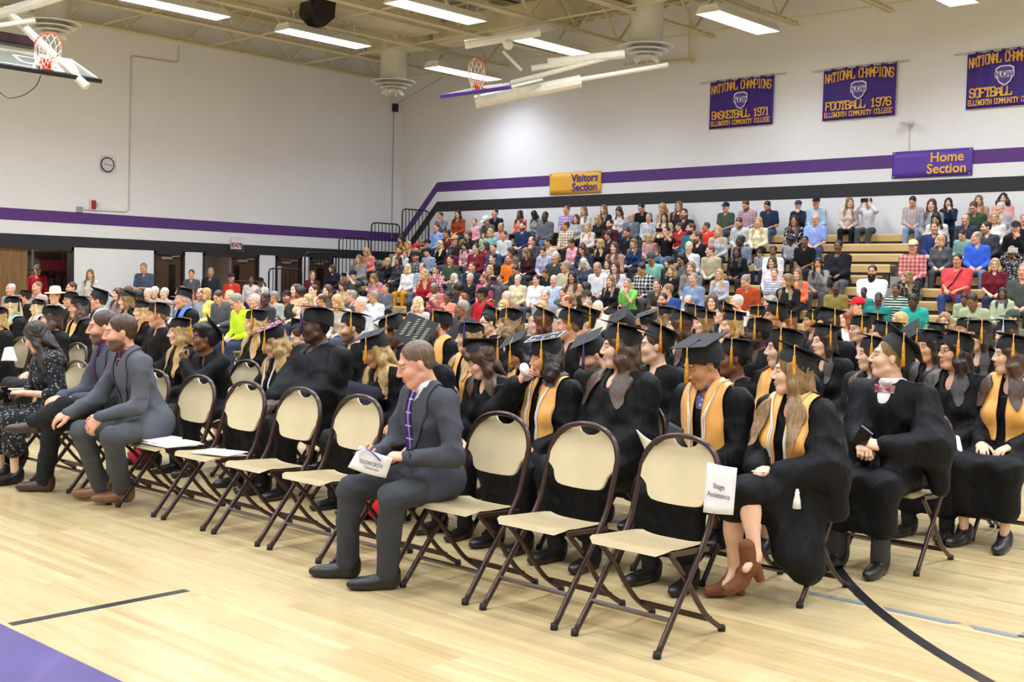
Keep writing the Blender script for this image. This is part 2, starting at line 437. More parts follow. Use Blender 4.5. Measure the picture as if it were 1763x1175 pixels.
LONG = ('long', 'wavy', 'bangs', 'longfront', 'curly', 'bob')
def draped_hair(name, style, h, M, f, scale=1.0, gap=0.012, yaw=0.0, T=None):
    """hair laid over the clothes: vertices that would sink into the cloth are lifted out of it"""
    V, F = _hraw.setdefault((style, h), None) or _hraw.__setitem__((style, h), hair_arrays(style, h)) or _hraw[(style, h)]
    V = V*scale; t = -yaw*sst(-0.06, -0.24, V[:, 2]); c_, s_ = np.cos(t), np.sin(t)
    W = xf(M, np.stack([V[:, 0]*c_-V[:, 1]*s_, V[:, 0]*s_+V[:, 1]*c_, V[:, 2]], 1))
    T0 = np.linalg.inv(np.array(T)); L = xf(T0, W)
    D = np.stack([0.35*L[:, 0]/0.1, np.where(L[:, 1] > 0.0, 1.0, -1.0), np.full(len(L), 0.1)], 1)
    D /= np.linalg.norm(D, axis=1, keepdims=True); D = D @ np.array(T)[:3, :3].T
    low = L[:, 2] < 0.56
    for _ in range(45):
        m = low & (f.sample(W) < gap)
        if not m.any(): break
        W[m] += D[m]*0.007
    E = np.concatenate([F[:, [0, 1]], F[:, [1, 2]], F[:, [2, 3]], F[:, [3, 0]]]); E = np.concatenate([E, E[:, ::-1]])
    n = np.bincount(E[:, 0], minlength=len(W)).astype(float)+1e-9; wt = (sst(0.6, 0.5, L[:, 2])*0.6)[:, None]
    for _ in range(5):
        A = np.stack([np.bincount(E[:, 0], W[E[:, 1], i], len(W)) for i in range(3)], 1)/n[:, None]; W = W*(1-wt)+A*wt
    return np_mesh(name, W, F)
_hraw = {}
# ================================================================== the gym shell
XB, YW = -27.6, 25.0          # end wall and long wall
XR, YF, ZC = 9.0, -9.0, 8.75  # the two unseen walls and the deck
def wall_mat():
    m, nt, b = new_mat('painted block wall')
    tc = nt.nodes.new('ShaderNodeTexCoord')
    n = nd(nt, 'ShaderNodeTexNoise', Scale=0.6, Detail=4.0); lk(nt, tc.outputs['Object'], n.inputs['Vector'])
    lk(nt, ramp(nt, n.outputs[0], [(0.3, (0.80, 0.805, 0.81)), (0.7, (0.85, 0.85, 0.85))]), b.inputs['Base Color'])
    sp = nt.nodes.new('ShaderNodeSeparateXYZ'); lk(nt, tc.outputs['Object'], sp.inputs[0])
    cb = nt.nodes.new('ShaderNodeCombineXYZ'); lk(nt, mth(nt, 'ADD', sp.outputs[0], sp.outputs[1]), cb.inputs[0]); lk(nt, sp.outputs[2], cb.inputs[1])
    br = nd(nt, 'ShaderNodeTexBrick', Scale=1.0, Mortar__Size=0.008); br.inputs['Brick Width'].default_value = 0.4; br.inputs['Row Height'].default_value = 0.2
    lk(nt, cb.outputs[0], br.inputs['Vector'])
    bp = nd(nt, 'ShaderNodeBump', Strength=0.12, Distance=0.01); bp.invert = True
    lk(nt, br.outputs['Fac'], bp.inputs['Height']); lk(nt, bp.outputs[0], b.inputs['Normal'])
    b.inputs['Roughness'].default_value = 0.5
    return m
WALL = wall_mat()
def floor_mat():
    m, nt, b = new_mat('maple gym floor')
    tc = nt.nodes.new('ShaderNodeTexCoord')
    br = nd(nt, 'ShaderNodeTexBrick', Scale=1.0, Mortar__Size=0.0012); br.inputs['Brick Width'].default_value = 1.1; br.inputs['Row Height'].default_value = 0.057
    br.inputs['Color1'].default_value = (0, 0, 0, 1); br.inputs['Color2'].default_value = (1, 1, 1, 1); br.inputs['Mortar'].default_value = (0.2, 0.2, 0.2, 1)
    br.offset = 0.37; br.offset_frequency = 3
    lk(nt, tc.outputs['Object'], br.inputs['Vector'])
    mp = nd(nt, 'ShaderNodeMapping'); mp.inputs['Scale'].default_value = (1.2, 30, 1); lk(nt, tc.outputs['Object'], mp.inputs[0])
    n = nd(nt, 'ShaderNodeTexNoise', Scale=1.0, Detail=5.0, Roughness=0.6); lk(nt, mp.outputs[0], n.inputs['Vector'])
    n2 = nd(nt, 'ShaderNodeTexNoise', Scale=0.5, Detail=2.0); lk(nt, tc.outputs['Object'], n2.inputs['Vector'])
    a = mth(nt, 'MULTIPLY_ADD', br.outputs['Color'], 0.42, mth(nt, 'MULTIPLY', n.outputs[0], 0.75))
    a = mth(nt, 'MULTIPLY_ADD', n2.outputs[0], 0.25, a)
    lk(nt, ramp(nt, a, [(0.25, srgb('A88E60')), (0.6, srgb('BEA677')), (1.0, srgb('CDB98C'))]), b.inputs['Base Color'])
    r = mth(nt, 'MULTIPLY_ADD', n.outputs[0], 0.12, 0.2); lk(nt, r, b.inputs['Roughness'])
    b.inputs['Coat Weight'].default_value = 0.3; b.inputs['Coat Roughness'].default_value = 0.12
    bp = nd(nt, 'ShaderNodeBump', Strength=0.05, Distance=0.004); lk(nt, n.outputs[0], bp.inputs['Height']); lk(nt, bp.outputs[0], b.inputs['Normal'])
    return m
def struct(name, mb, mat, parent=None):
    o = mb.build(name, mat, parent)
    if not parent: o['kind'] = 'structure'
    return o
floor = struct('floor', MB().box((XB-4, YF-0.3, -0.2), (XR+0.3, YW+0.3, 0.0)), floor_mat())
PURPLE = plain('purple wall paint', '56307A', 0.5, noise=0.03)
BLACKP = plain('black wall paint', '25262B', 0.55, noise=0.05)
COURT_P = plain('purple court paint', '4C3F7C', 0.28, noise=0.06, nscale=3, coat=0.2)
COURT_K = plain('black court paint', '1C1C20', 0.3, noise=0.05, coat=0.2)
COURT_G = plain('grey court tape', '6E7478', 0.5, noise=0.04)
def floor_poly(name, pts, mat, z=0.002):
    return MB().add([(p[0], p[1], z) for p in pts]+[(p[0], p[1], -0.001) for p in pts],
        [tuple(range(len(pts)))]+[(i, i+len(pts), (i+1) % len(pts)+len(pts), (i+1) % len(pts)) for i in range(len(pts))]).build(name, mat, floor)
e0 = at_z(11.2, 1080.1); 
floor_poly('painted_border', [(-12, e0[1]), (3, e0[1]), (3, e0[1]-1.9), (-12, e0[1]-1.9)], COURT_P)
a, b_ = at_z(18, 1076), at_z(322, 1017)
floor_poly('court_line', [(a[0]-0.025, a[1]), (a[0]+0.025, a[1]), (b_[0]+0.025, b_[1]), (b_[0]-0.025, b_[1])], COURT_K)
# the long curved three-point line
c1, c2, c3 = [at_z(*p) for p in ((1440, 975), (1545, 1078), (1700, 1175))]
def circle3(a, b, c):
    ax, ay, bx, by, cx, cy = a[0], a[1], b[0], b[1], c[0], c[1]
    d = 2*(ax*(by-cy)+bx*(cy-ay)+cx*(ay-by))
    ux = ((ax*ax+ay*ay)*(by-cy)+(bx*bx+by*by)*(cy-ay)+(cx*cx+cy*cy)*(ay-by))/d
    uy = ((ax*ax+ay*ay)*(cx-bx)+(bx*bx+by*by)*(ax-cx)+(cx*cx+cy*cy)*(bx-ax))/d
    return ux, uy, math.hypot(ax-ux, ay-uy)
ux, uy, ur = circle3(c1, c2, c3)
a0, a1 = math.atan2(c1[1]-uy, c1[0]-ux), math.atan2(c3[1]-uy, c3[0]-ux)
if a1-a0 > PI: a1 -= 2*PI
if a0-a1 > PI: a0 -= 2*PI
ts = np.linspace(a0-0.35*np.sign(a1-a0), a1+0.25*np.sign(a1-a0), 50)
ring = [(ux+(ur+0.03)*math.cos(t), uy+(ur+0.03)*math.sin(t)) for t in ts]+[(ux+(ur-0.03)*math.cos(t), uy+(ur-0.03)*math.sin(t)) for t in ts[::-1]]
mb = MB(); n = len(ts)
mb.add([(p[0], p[1], 0.0035) for p in ring], [(i, i+1, 2*n-2-i, 2*n-1-i) for i in range(n-1)])
mb.build('arc_line', COURT_K, floor)
gy = at_z(1482, 1040)[1]
for xa, xb in ((1400, 1488), (1534, 1640), (1686, 1755)):
    p, q = at_z(xa, 1022+(xa-1400)*0.203), at_z(xb, 1022+(xb-1400)*0.203)
    floor_poly('tape_dash', [(p[0], gy-0.025), (q[0], gy-0.025), (q[0]+0.04, gy+0.025), (p[0]-0.04, gy+0.025)], COURT_G, 0.0028)
p = at_z(1755, 1094)
floor_poly('tape_dash', [(p[0], p[1]-0.03), (p[0]+0.05, p[1]-0.03), (p[0]+0.05, p[1]+0.5), (p[0], p[1]+0.5)], COURT_G, 0.0028)
# ---- end wall with its door openings
def Yb(x, y=440): return at_X(x, y, XB)[1]
OPEN = [(Yb(-75), Yb(127), 2.2), (Yb(265), Yb(318), 2.2), (Yb(349), Yb(446), 2.2), (Yb(474), Yb(520), 2.2), (Yb(533), Yb(574), 2.2)]
mb = MB(); y0 = YF
for a, b_, h in OPEN:
    mb.box((XB-0.25, y0, 0), (XB, a, ZC)); mb.box((XB-0.25, a, h), (XB, b_, ZC)); y0 = b_
mb.box((XB-0.25, y0, 0), (XB, YW, ZC))
wall_left = struct('wall_left', mb, WALL)
wall_right = struct('wall_right', MB().box((XB-0.25, YW, 0), (XR, YW+0.25, ZC)), WALL)
wall_front = struct('wall_front', MB().box((XB-0.25, YF-0.25, 0), (XR, YF, ZC)), WALL)
wall_rear = struct('wall_rear', MB().box((XR, YF-0.25, 0), (XR+0.25, YW+0.25, ZC)), WALL)
# stripes are broad painted bands on the walls
zt = [at_X(300, 376.5, XB)[2], at_X(300, 395, XB)[2], at_X(300, 415.8, XB)[2]]
T = 0.004
MB().box((XB, YF, zt[1]), (XB+T, YW, zt[0])).build('purple_stripe', PURPLE, wall_left)
mb = MB().box((XB, YF, 2.2), (XB+T, YW, zt[2]))
mb.build('black_stripe', BLACKP, wall_left)
pr = [at_Y(1300, 281.1, YW)[2], at_Y(1300, 302.3, YW)[2], at_Y(1300, 323.3, YW)[2], at_Y(1300, 345.5, YW)[2]]
xk = at_Y(753, 313, YW)[0]
def band(name, xk, ztop, zbot, zl_top, zl_bot, mat):
    sl = 0.93
    dx1 = (ztop-zl_top)/sl; dx2 = (zbot-zl_bot)/sl
    xl1, xl2 = xk-dx1, xk-dx2
    P = [(XR, ztop), (xk, ztop), (max(xl1, XB), zl_top), (max(xl2, XB), zl_bot), (xk+0.0, zbot), (XR, zbot)]
    MB().prism(P, -T, Matrix.Translation((0, YW, 0))).build(name, mat, wall_right)
band('purple_stripe', xk, pr[0], pr[1], pr[0]-1.62, pr[1]-1.62, PURPLE)
band('black_stripe', xk, pr[2], pr[3], pr[2]-1.62, pr[3]-1.62, BLACKP)
# ---- doors in the end wall
FRAME = plain('dark bronze frame', '2E2622', 0.45, noise=0.05)
def wood_mat(name, c1, c2, axis_scale=(1, 14, 1.2), rough=0.45):
    if name in MATS: return MATS[name]
    m, nt, b = new_mat(name); tc = nt.nodes.new('ShaderNodeTexCoord')
    mp = nd(nt, 'ShaderNodeMapping'); mp.inputs['Scale'].default_value = axis_scale; lk(nt, tc.outputs['Object'], mp.inputs[0])
    n = nd(nt, 'ShaderNodeTexNoise', Scale=2.0, Detail=5.0, Distortion=0.4); lk(nt, mp.outputs[0], n.inputs['Vector'])
    lk(nt, ramp(nt, n.outputs[0], [(0.3, srgb(c1)), (0.7, srgb(c2))]), b.inputs['Base Color']); b.inputs['Roughness'].default_value = rough
    MATS[name] = m; return m
DOORW = wood_mat('oak door veneer', '6E4F2C', '8A6840', (1, 10, 1))
DOORD = wood_mat('dark door veneer', '40291B', '5A3D28', (1, 10, 1))
GLASSD = plain('dark door glass', '1A1614', 0.1, noise=0.1)
STEEL = plain('brushed steel', 'B4B4B0', 0.35, 0.8, 0.04)
def door_frame(n, y0, y1, h=2.2):
    root = empty('door_%d' % n, (XB, (y0+y1)/2, 0)); root['kind'] = 'structure'
    w = (y1-y0)/2; f = MB()
    f.box((-0.22, -w, 0), (0.02, -w+0.06, h)).box((-0.22, w-0.06, 0), (0.02, w, h)).box((-0.22, -w, h-0.09), (0.02, w, h))
    f.build('door_frame', FRAME, root); return root, w, h
def leaf(root, ya, yb, mat, x=-0.06, lite=None, closer=True, name='door_leaf', rot=0.0):
    d = MB().box((x-0.045, ya+0.01, 0.01), (x, yb-0.01, 2.1)).build(name, mat, root)
    if lite: MB().box((x, lite[0], lite[2]), (x+0.006, lite[1], lite[3])).build('vision_panel', lite[4] if len(lite) > 4 else GLASSD, d)
    if closer:
        m = (ya+yb)/2
        MB().box((x, m-0.22, 1.98), (x+0.05, m+0.10, 2.05)).bar((x+0.03, m+0.1, 2.06), (x+0.1, m+0.3, 2.08), 0.02).build('door_closer', STEEL, d)
    MB().tube([(x+0.0, yb-0.12, 1.0), (x+0.06, yb-0.12, 1.0), (x+0.06, yb-0.35, 1.0)], 0.012, 6).build('door_handle', STEEL, d)
    return d
PALE = plain('pale frosted strip', 'C9C6BC', 0.3, noise=0.05)
r1, w, h = door_frame(1, *OPEN[0][:2])
leaf(r1, -w+0.06, -w+0.06+(w-0.06)+0.28, DOORW, x=-0.05, closer=False)
r2, w, h = door_frame(2, *OPEN[1][:2]); leaf(r2, -w+0.06, w-0.06, DOORD, lite=(0.02, 0.22, 0.9, 1.85))
r3, w, h = door_frame(3, *OPEN[2][:2])
leaf(r3, 0.02, w-0.06, DOORD, lite=(0.12, 0.3, 0.9, 1.9))
MB().box((-0.08, -0.02, 0), (-0.03, 0.02, 2.1)).build('centre_mullion', STEEL, r3)
r4, w, h = door_frame(4, *OPEN[3][:2]); leaf(r4, -w+0.06, w-0.06, DOORD, lite=(-w+0.12, -w+0.26, 0.9, 1.9, PALE))
r5, w, h = door_frame(5, *OPEN[4][:2]); leaf(r5, -w+0.06, w-0.06, DOORD, lite=(-0.1, 0.1, 0.9, 1.9))
# rooms behind the open doors
DIMW = plain('corridor wall paint', '8C8078', 0.6, noise=0.05)
bk = MB()
ya, yb = OPEN[0][0]-0.4, OPEN[0][1]+1.5
bk.box((XB-3.4, ya, 0), (XB-3.3, yb, 2.9)).box((XB-3.4, ya-0.1, 0), (XB-0.25, ya, 2.9)).box((XB-3.4, yb, 0), (XB-0.25, yb+0.1, 2.9)).box((XB-3.4, ya, 2.8), (XB-0.25, yb, 2.9))
ya, yb = OPEN[2][0]-0.8, OPEN[2][1]+0.8
bk.box((XB-3.4, ya, 0), (XB-3.3, yb, 2.9)).box((XB-3.4, ya-0.1, 0), (XB-0.25, ya, 2.9)).box((XB-3.4, yb, 0), (XB-0.25, yb+0.1, 2.9)).box((XB-3.4, ya, 2.8), (XB-0.25, yb, 2.9))
struct('wall_corridor', bk, DIMW)
# ---- ceiling deck, joists
DECK = plain('cream deck paint', 'B9B090', 0.6, noise=0.08, nscale=1.5)
CREAM = plain('cream joist paint', 'D8CFAC', 0.5, noise=0.06)
mb = MB().box((XB-0.25, YF-0.25, ZC), (XR+0.25, YW+0.25, ZC+0.1))
x = XB
while x < XR:
    mb.add([(x, YF, ZC), (x+0.12, YF, ZC-0.07), (x+0.32, YF, ZC-0.07), (x+0.44, YF, ZC), (x, YW, ZC), (x+0.12, YW, ZC-0.07), (x+0.32, YW, ZC-0.07), (x+0.44, YW, ZC)],
           [(0, 1, 5, 4), (1, 2, 6, 5), (2, 3, 7, 6)]); x += 0.6
ceiling = struct('ceiling', mb, DECK)
JX = [-11.47-2.27*k for k in range(-8, 8)]
zb, ztp = 7.66, 8.68
def joist_mesh():
    m = MB(); y0, y1 = YF+0.3, YW-0.35
    for s in (-1, 1): m.box((s*0.06-0.035, y0+0.0, zb), (s*0.06+0.035, y1, zb+0.02)).box((s*0.025-0.01, y0, zb), (s*0.025+0.01, y1, zb+0.1))
    for s in (-1, 1): m.box((s*0.06-0.04, y0-0.3, ztp-0.02), (s*0.06+0.04, y1+0.35, ztp)).box((s*0.025-0.01, y0-0.3, ztp-0.1), (s*0.025+0.01, y1+0.35, ztp))
    n = 20; st = (y1-y0)/n
    for i in range(n):
        a, c, b = y0+i*st, y0+(i+.5)*st, y0+(i+1)*st
        m.bar((0, a, ztp-0.05), (0, c, zb+0.06), 0.05); m.bar((0, c, zb+0.06), (0, b, ztp-0.05), 0.05)
    return m.mesh('joist')
jm = joist_mesh()
for x in JX:
    o = link('roof_joist', jm, CREAM); o.location.x = x; o['kind'] = 'structure'; o.name = 'trim_%d' % (JX.index(x)+1)
mb = MB()
for y in np.arange(YF+2, YW, 3.1):
    mb.bar((XB, y, zb+0.03), (XR, y, zb+0.03), 0.035); mb.bar((XB, y+0.4, ztp-0.08), (XR, y+0.4, ztp-0.08), 0.035)
struct('trim_20', mb, CREAM)
# ================================================================== ceiling lamps
LENS = emit('lamp lens', 'EDEBFF', 8.0)
AL = bpy.data.lights.new('lamp_light', 'AREA'); AL.shape = 'RECTANGLE'; AL.size = 0.55; AL.size_y = 2.35; AL.energy = LAMP_POWER; AL.spread = math.radians(138); AL.color = (0.80, 0.90, 1.0)
HOUSE = plain('white lamp housing', 'E4E2DA', 0.4, noise=0.03)
hm = MB()
hm.add([(-0.3, -1.22, 0), (0.3, -1.22, 0), (0.3, 1.22, 0), (-0.3, 1.22, 0), (-0.2, -1.2, 0.16), (0.2, -1.2, 0.16), (0.2, 1.2, 0.16), (-0.2, 1.2, 0.16)],
       [(4, 5, 6, 7), (0, 1, 5, 4), (1, 2, 6, 5), (2, 3, 7, 6), (3, 0, 4, 7)])
hm.box((-0.3, -1.22, -0.01), (-0.28, 1.22, 0.01)).box((0.28, -1.22, -0.01), (0.3, 1.22, 0.01)).box((-0.3, -1.23, -0.01), (0.3, -1.21, 0.01)).box((-0.3, 1.21, -0.01), (0.3, 1.23, 0.01))
for sy in (-0.9, 0.9): hm.bar((0, sy, 0.16), (0, sy, 0.5), 0.015)
HM = hm.mesh('housing'); LM = MB().box((-0.28, -1.2, -0.004), (0.28, 1.2, 0.004)).mesh('lens')
def lamp(x, y, label, z=7.2):
    r = empty('ceiling_lamp', (x, y, z)); tag(r, label, 'lamp', 'linear lamps under the gym roof')
    link('housing', HM, HOUSE, r); link('lens', LM, LENS, r)
    o = bpy.data.objects.new('lamp_light', AL); COL.objects.link(o); o.parent = r; o.location = (0, 0, -0.03)
seen = {}
for q, lab in (([(1203, 20), (1302, 62), (1341, 57), (1235, 14)], 'bright linear lamp alone nearest the basketball banner'),
               ([(661, 6), (796, 42), (838, 35), (705, -1)], 'bright linear lamp in mid ceiling beside the black loudspeaker'),
               ([(477, 54), (600, 84), (638, 79), (510, 48)], 'bright linear lamp between the wide duct and the end wall'),
               ([(875, 68), (965, 96), (1011, 90), (925, 61)], 'bright linear lamp directly above the folded purple backboard'),
               ([(728, 117), (845, 141), (863, 137), (752, 111)], 'bright linear lamp behind the orange rim in the far corner'),
               ([(200, -2), (370, 33), (394, 27), (225, -7)], 'bright linear lamp above the wall clock, cut by the top edge')):
    P = np.mean([at_z(*p, 7.2) for p in q], 0); lamp(P[0], P[1], lab); seen[lab] = P
k = 0
for ix, x in enumerate((-22.3, -18.1, -13.6, -9.2, -4.8, -0.4, 4.0)):
    for y in (-5.5, -1.0, 3.2, 7.2, 10.6, 13.8, 17.4, 21.8):
        if any(abs(P[0]-x) < 2.2 and abs(P[1]-y) < 2.1 for P in seen.values()): continue
        lamp(x, y, 'linear gym lamp outside the picture, hanging under the roof joists')

# unseen lamps added to brighten the store room and corridor behind the open doors
for (y, lab, pw) in ((OPEN[0][1]-1.0, 'small square lamp added to brighten the store room behind the sliding door', 40), (OPEN[2][0]+0.6, 'small square lamp added to brighten the corridor behind the double door', 30)):
    r = empty('added_room_lamp', (XB-1.7, y, 2.77)); tag(r, lab, 'lamp')
    MB().box((-0.3, -0.3, -0.04), (0.3, 0.3, 0.02)).build('housing', HOUSE, r); MB().box((-0.27, -0.27, -0.046), (0.27, 0.27, -0.04)).build('lens', LENS, r)
    l2 = bpy.data.lights.new('added_room_light', 'AREA'); l2.size = 0.5; l2.energy = pw; l2.color = (1, 0.93, 0.85); o = bpy.data.objects.new('added_room_light', l2); COL.objects.link(o); o.parent = r; o.location = (0, 0, -0.06)
SHELF = plain('dark shelving', '2A2424', 0.6, noise=0.1); REDC = plain('red cabinet paint', '7A1E26', 0.5, noise=0.06)
y = at_X(108, 470, XB-2.6)[1]
r = empty('red_cabinet', (XB-2.9, y, 0)); tag(r, 'dark red cabinet inside the store room', 'cabinet'); MB().box((-0.25, -0.35, 0), (0.25, 0.35, 1.9)).build('cabinet_body', REDC, r)
for s_ in (-1, 1): MB().box((0.25, min(0.01*s_, 0.34*s_), 0.05), (0.265, max(0.01*s_, 0.34*s_), 1.86)).build('cabinet_door', REDC, r)
y = at_X(85, 470, XB-2.6)[1]
r = empty('storage_rack', (XB-2.7, y, 0)); tag(r, 'metal storage rack with dark bundles in the store room', 'rack')
for sx in (-0.3, 0.3):
    for sy in (-0.55, 0.55): MB().bar((sx, sy, 0), (sx, sy, 2.5), 0.04).build('upright', STEEL, r)
for z in (0.4, 1.0, 1.6, 2.2): MB().box((-0.32, -0.58, z), (0.32, 0.58, z+0.03)).build('shelf', SHELF, r)
for k in range(5): MB().box((-0.25, -0.5+0.2*k, 1.03), (0.25, -0.34+0.2*k, 1.5-0.04*(k % 3))).build('bundle', SHELF, r)
# ================================================================== bleachers
BWOOD = wood_mat('maple bleacher board', 'C9A468', 'DDBE86', (0.7, 9, 9), 0.4)
BDARK = plain('dark bleacher understructure', '4A3F33', 0.7, noise=0.1)
BGREY = plain('grey aisle tread', '9A958C', 0.7, noise=0.08, nscale=5, bump=0.1)
BLY = [24.45-0.6*i for i in range(11)]; BLZ = [2.82-0.2375*i for i in range(11)]
XA0, XA1, XC0, XC1 = -26.15, -10.35, -9.15, 3.0
def board_mesh(L):
    # seat board with rounded nose and a moulded fascia below it, running along +x from 0
    prof = [(0.0, -0.165), (0.0, -0.03), (0.006, -0.012), (0.02, 0.0), (0.27, 0.0), (0.28, -0.01), (0.28, -0.03), (0.03, -0.035), (0.03, -0.165)]
    n = len(prof); v = [(0, y, z) for y, z in prof]+[(L, y, z) for y, z in prof]
    return MB().add(v, [tuple(range(n)), tuple(range(n, 2*n))[::-1]]+[(i, (i+1) % n, (i+1) % n+n, i+n) for i in range(n)]).mesh('seat_board')
def bleacher(x0, x1, label):
    r = empty('bleacher', ((x0+x1)/2, 21.5, 0)); tag(r, label, 'bleacher', 'wooden bleachers along the long wall')
    o = Vector(r.location); nb = max(1, round((x1-x0)/2.65)); L = (x1-x0)/nb; bm_ = board_mesh(L-0.006)
    for i in range(11):
        for k in range(nb):
            b = link('seat_board', bm_, BWOOD, r); b.location = Vector((x0+k*L, BLY[i], BLZ[i]))-o
        zz = BLZ[i]-0.42
        MB().box((x0-o.x, BLY[i]-0.32-o.y, zz-0.03), (x1-o.x, BLY[i]+0.28-o.y, zz)).build('foot_deck', BGREY, r)
        MB().box((x0-o.x, BLY[i]+0.03-o.y, max(0.0, zz)), (x1-o.x, BLY[i]+0.05-o.y, BLZ[i]-0.16)).build('riser_panel', BDARK, r)
    for x in (x0+0.01, x1-0.03):
        P = [(BLY[10]+0.03, 0)]
        for i in range(10, -1, -1): P += [(BLY[i]+0.03, max(0.02, BLZ[i]-0.44)), (BLY[i]+0.03, BLZ[i]-0.17), (BLY[i]+0.27, BLZ[i]-0.17)][:3]
        P += [(YW-0.02, BLZ[0]-0.17), (YW-0.02, 0)]
        MB().prism([(p[0], p[1]) for p in P], 0.02, Matrix(((0, 1, 0, x-o.x), (1, 0, 0, -o.y), (0, 0, 1, 0), (0, 0, 0, 1)))).build('end_panel', BDARK, r)
    return r
bleacher(XA0, XA1, 'long wooden bleacher section filled with spectators under the visitors banner')
bleacher(XC0, XC1, 'wooden bleacher section right of the grey aisle under the home banner')
# the aisle between them: a flight of grey treads
r = empty('aisle_steps', ((XA1+XC0)/2, 21.5, 0)); tag(r, 'grey stepped aisle with half step blocks between bleacher sections', 'steps'); o = Vector(r.location)
for i in range(11):
    z = BLZ[i]-0.42+0.18
    MB().box((XA1-o.x+0.01, BLY[i]-o.y-0.0, max(0, z-0.26)), (XC0-o.x-0.01, min(BLY[i]+0.6, YW-0.01)-o.y-0.005, z)).build('tread', BGREY, r)
    if i: MB().box((XA1-o.x+0.25, BLY[i]-o.y+0.3, z), (XC0-o.x-0.15, min(BLY[i]+0.6, YW-0.01)-o.y-0.005, z+0.118)).build('half_step', BGREY, r)
# black end rails, one hooped panel for each pair of rows
RAIL = plain('black rail paint', '16141A', 0.4, 0.2, 0.05)
r = empty('bleacher_railing', (XA0-0.06, 21.5, 0)); tag(r, 'black stepped guard rail at the left end of the bleachers', 'railing'); o = Vector(r.location)
for j in range(6):
    y0 = BLY[0]+0.45-1.2*j; y1 = y0-1.1; zb_ = max(0.1, BLZ[0]-0.45-0.475*j); zt_ = zb_+1.35
    loop = [(0, y0-o.y, zb_), (0, y0-o.y, zt_-0.12), (0, y0-0.035-o.y, zt_-0.035), (0, y0-0.12-o.y, zt_), (0, y1+0.12-o.y, zt_), (0, y1+0.035-o.y, zt_-0.035), (0, y1-o.y, zt_-0.12), (0, y1-o.y, zb_)]
    p = MB().tube(loop, 0.022, 6).tube([(0, y0-o.y, zb_+0.1), (0, y1-o.y, zb_+0.1)], 0.018, 6).build('rail_hoop', RAIL, r)
    for k in range(1, 8): MB().tube([(0, y0-o.y-1.1*k/8, zb_+0.1), (0, y0-o.y-1.1*k/8, zt_)], 0.012, 5).build('baluster', RAIL, p)
# ================================================================== things on the walls
VIOLET = plain('purple banner cloth', '3A1C82', 0.6, noise=0.08, nscale=4, bump=0.1, bscale=12); LETTER = plain('yellow letter felt', 'E8B24A', 0.6, noise=0.04)
VIO2 = plain('purple vinyl', '5A3AA0', 0.5, noise=0.05, nscale=3); YEL = plain('yellow vinyl', 'EDB23C', 0.5, noise=0.04, nscale=3); PLET = plain('purple print', '4A2C86', 0.5, noise=0.03); WHT = plain('white print', 'E8E6EE', 0.5, noise=0.02)
PIPE = plain('white pipe', 'C8C6C0', 0.4, noise=0.03)
def wallM(x, z, y=YW): return Matrix.Translation((x, y, z)) @ Matrix.Rotation(PI/2, 4, 'X')
# block lettering with slab serifs, built from strokes on a 4 x 6 grid
GL = {'A': ['0,0 1,5 3,5 4,0', '.6,2 3.4,2'], 'B': ['0,0 0,6 3,6 4,5 4,4 3,3 0,3', '3,3 4,2 4,1 3,0 0,0'], 'C': ['4,4.5 4,5 3,6 1,6 0,5 0,1 1,0 3,0 4,1 4,1.5'], 'D': ['0,0 0,6 3,6 4,5 4,1 3,0 0,0'], 'E': ['4,4.6 4,6 0,6 0,0 4,0 4,1.4', '0,3 2.6,3'],
 'F': ['4,4.6 4,6 0,6 0,0', '0,3 2.6,3'], 'G': ['4,4.5 4,5 3,6 1,6 0,5 0,1 1,0 3,0 4,1 4,2.6 2.4,2.6'], 'H': ['0,0 0,6', '4,0 4,6', '0,3 4,3'], 'I': ['2,0 2,6', '1.2,6 2.8,6', '1.2,0 2.8,0'], 'J': ['3.4,6 3.4,1 2.6,0 1,0 0,1 0,2'], 'K': ['0,0 0,6', '4,6 .4,3 4,0'], 'L': ['0,6 0,0 4,0 4,1.6'],
 'M': ['0,0 0,6 2,2.6 4,6 4,0'], 'N': ['0,0 0,6 4,0 4,6'], 'O': ['1,0 0,1 0,5 1,6 3,6 4,5 4,1 3,0 1,0'], 'P': ['0,0 0,6 3,6 4,5 4,3.6 3,2.6 0,2.6'], 'R': ['0,0 0,6 3,6 4,5 4,4 3,3 0,3', '2.2,3 4,0'], 'S': ['4,4.6 4,5 3,6 1,6 0,5 0,4 1,3.1 3,2.9 4,2 4,1 3,0 1,0 0,1 0,1.4'],
 'T': ['2,0 2,6', '0,4.7 0,6 4,6 4,4.7', '1.2,0 2.8,0'], 'U': ['0,6 0,1 1,0 3,0 4,1 4,6'], 'W': ['0,6 .8,0 2,4 3.2,0 4,6'], 'Y': ['0,6 2,3 4,6', '2,3 2,0'], '1': ['.8,4.8 2,6 2,0', '1,0 3,0'], '9': ['4,3 1,3 0,4 0,5 1,6 3,6 4,5 4,1 3,0 1,0 0,1'], '7': ['0,4.7 0,6 4,6 1.6,0'], '6': ['4,5 3,6 1,6 0,5 0,1 1,0 3,0 4,1 4,2.4 3,3.3 0,3.3'], ' ': []}
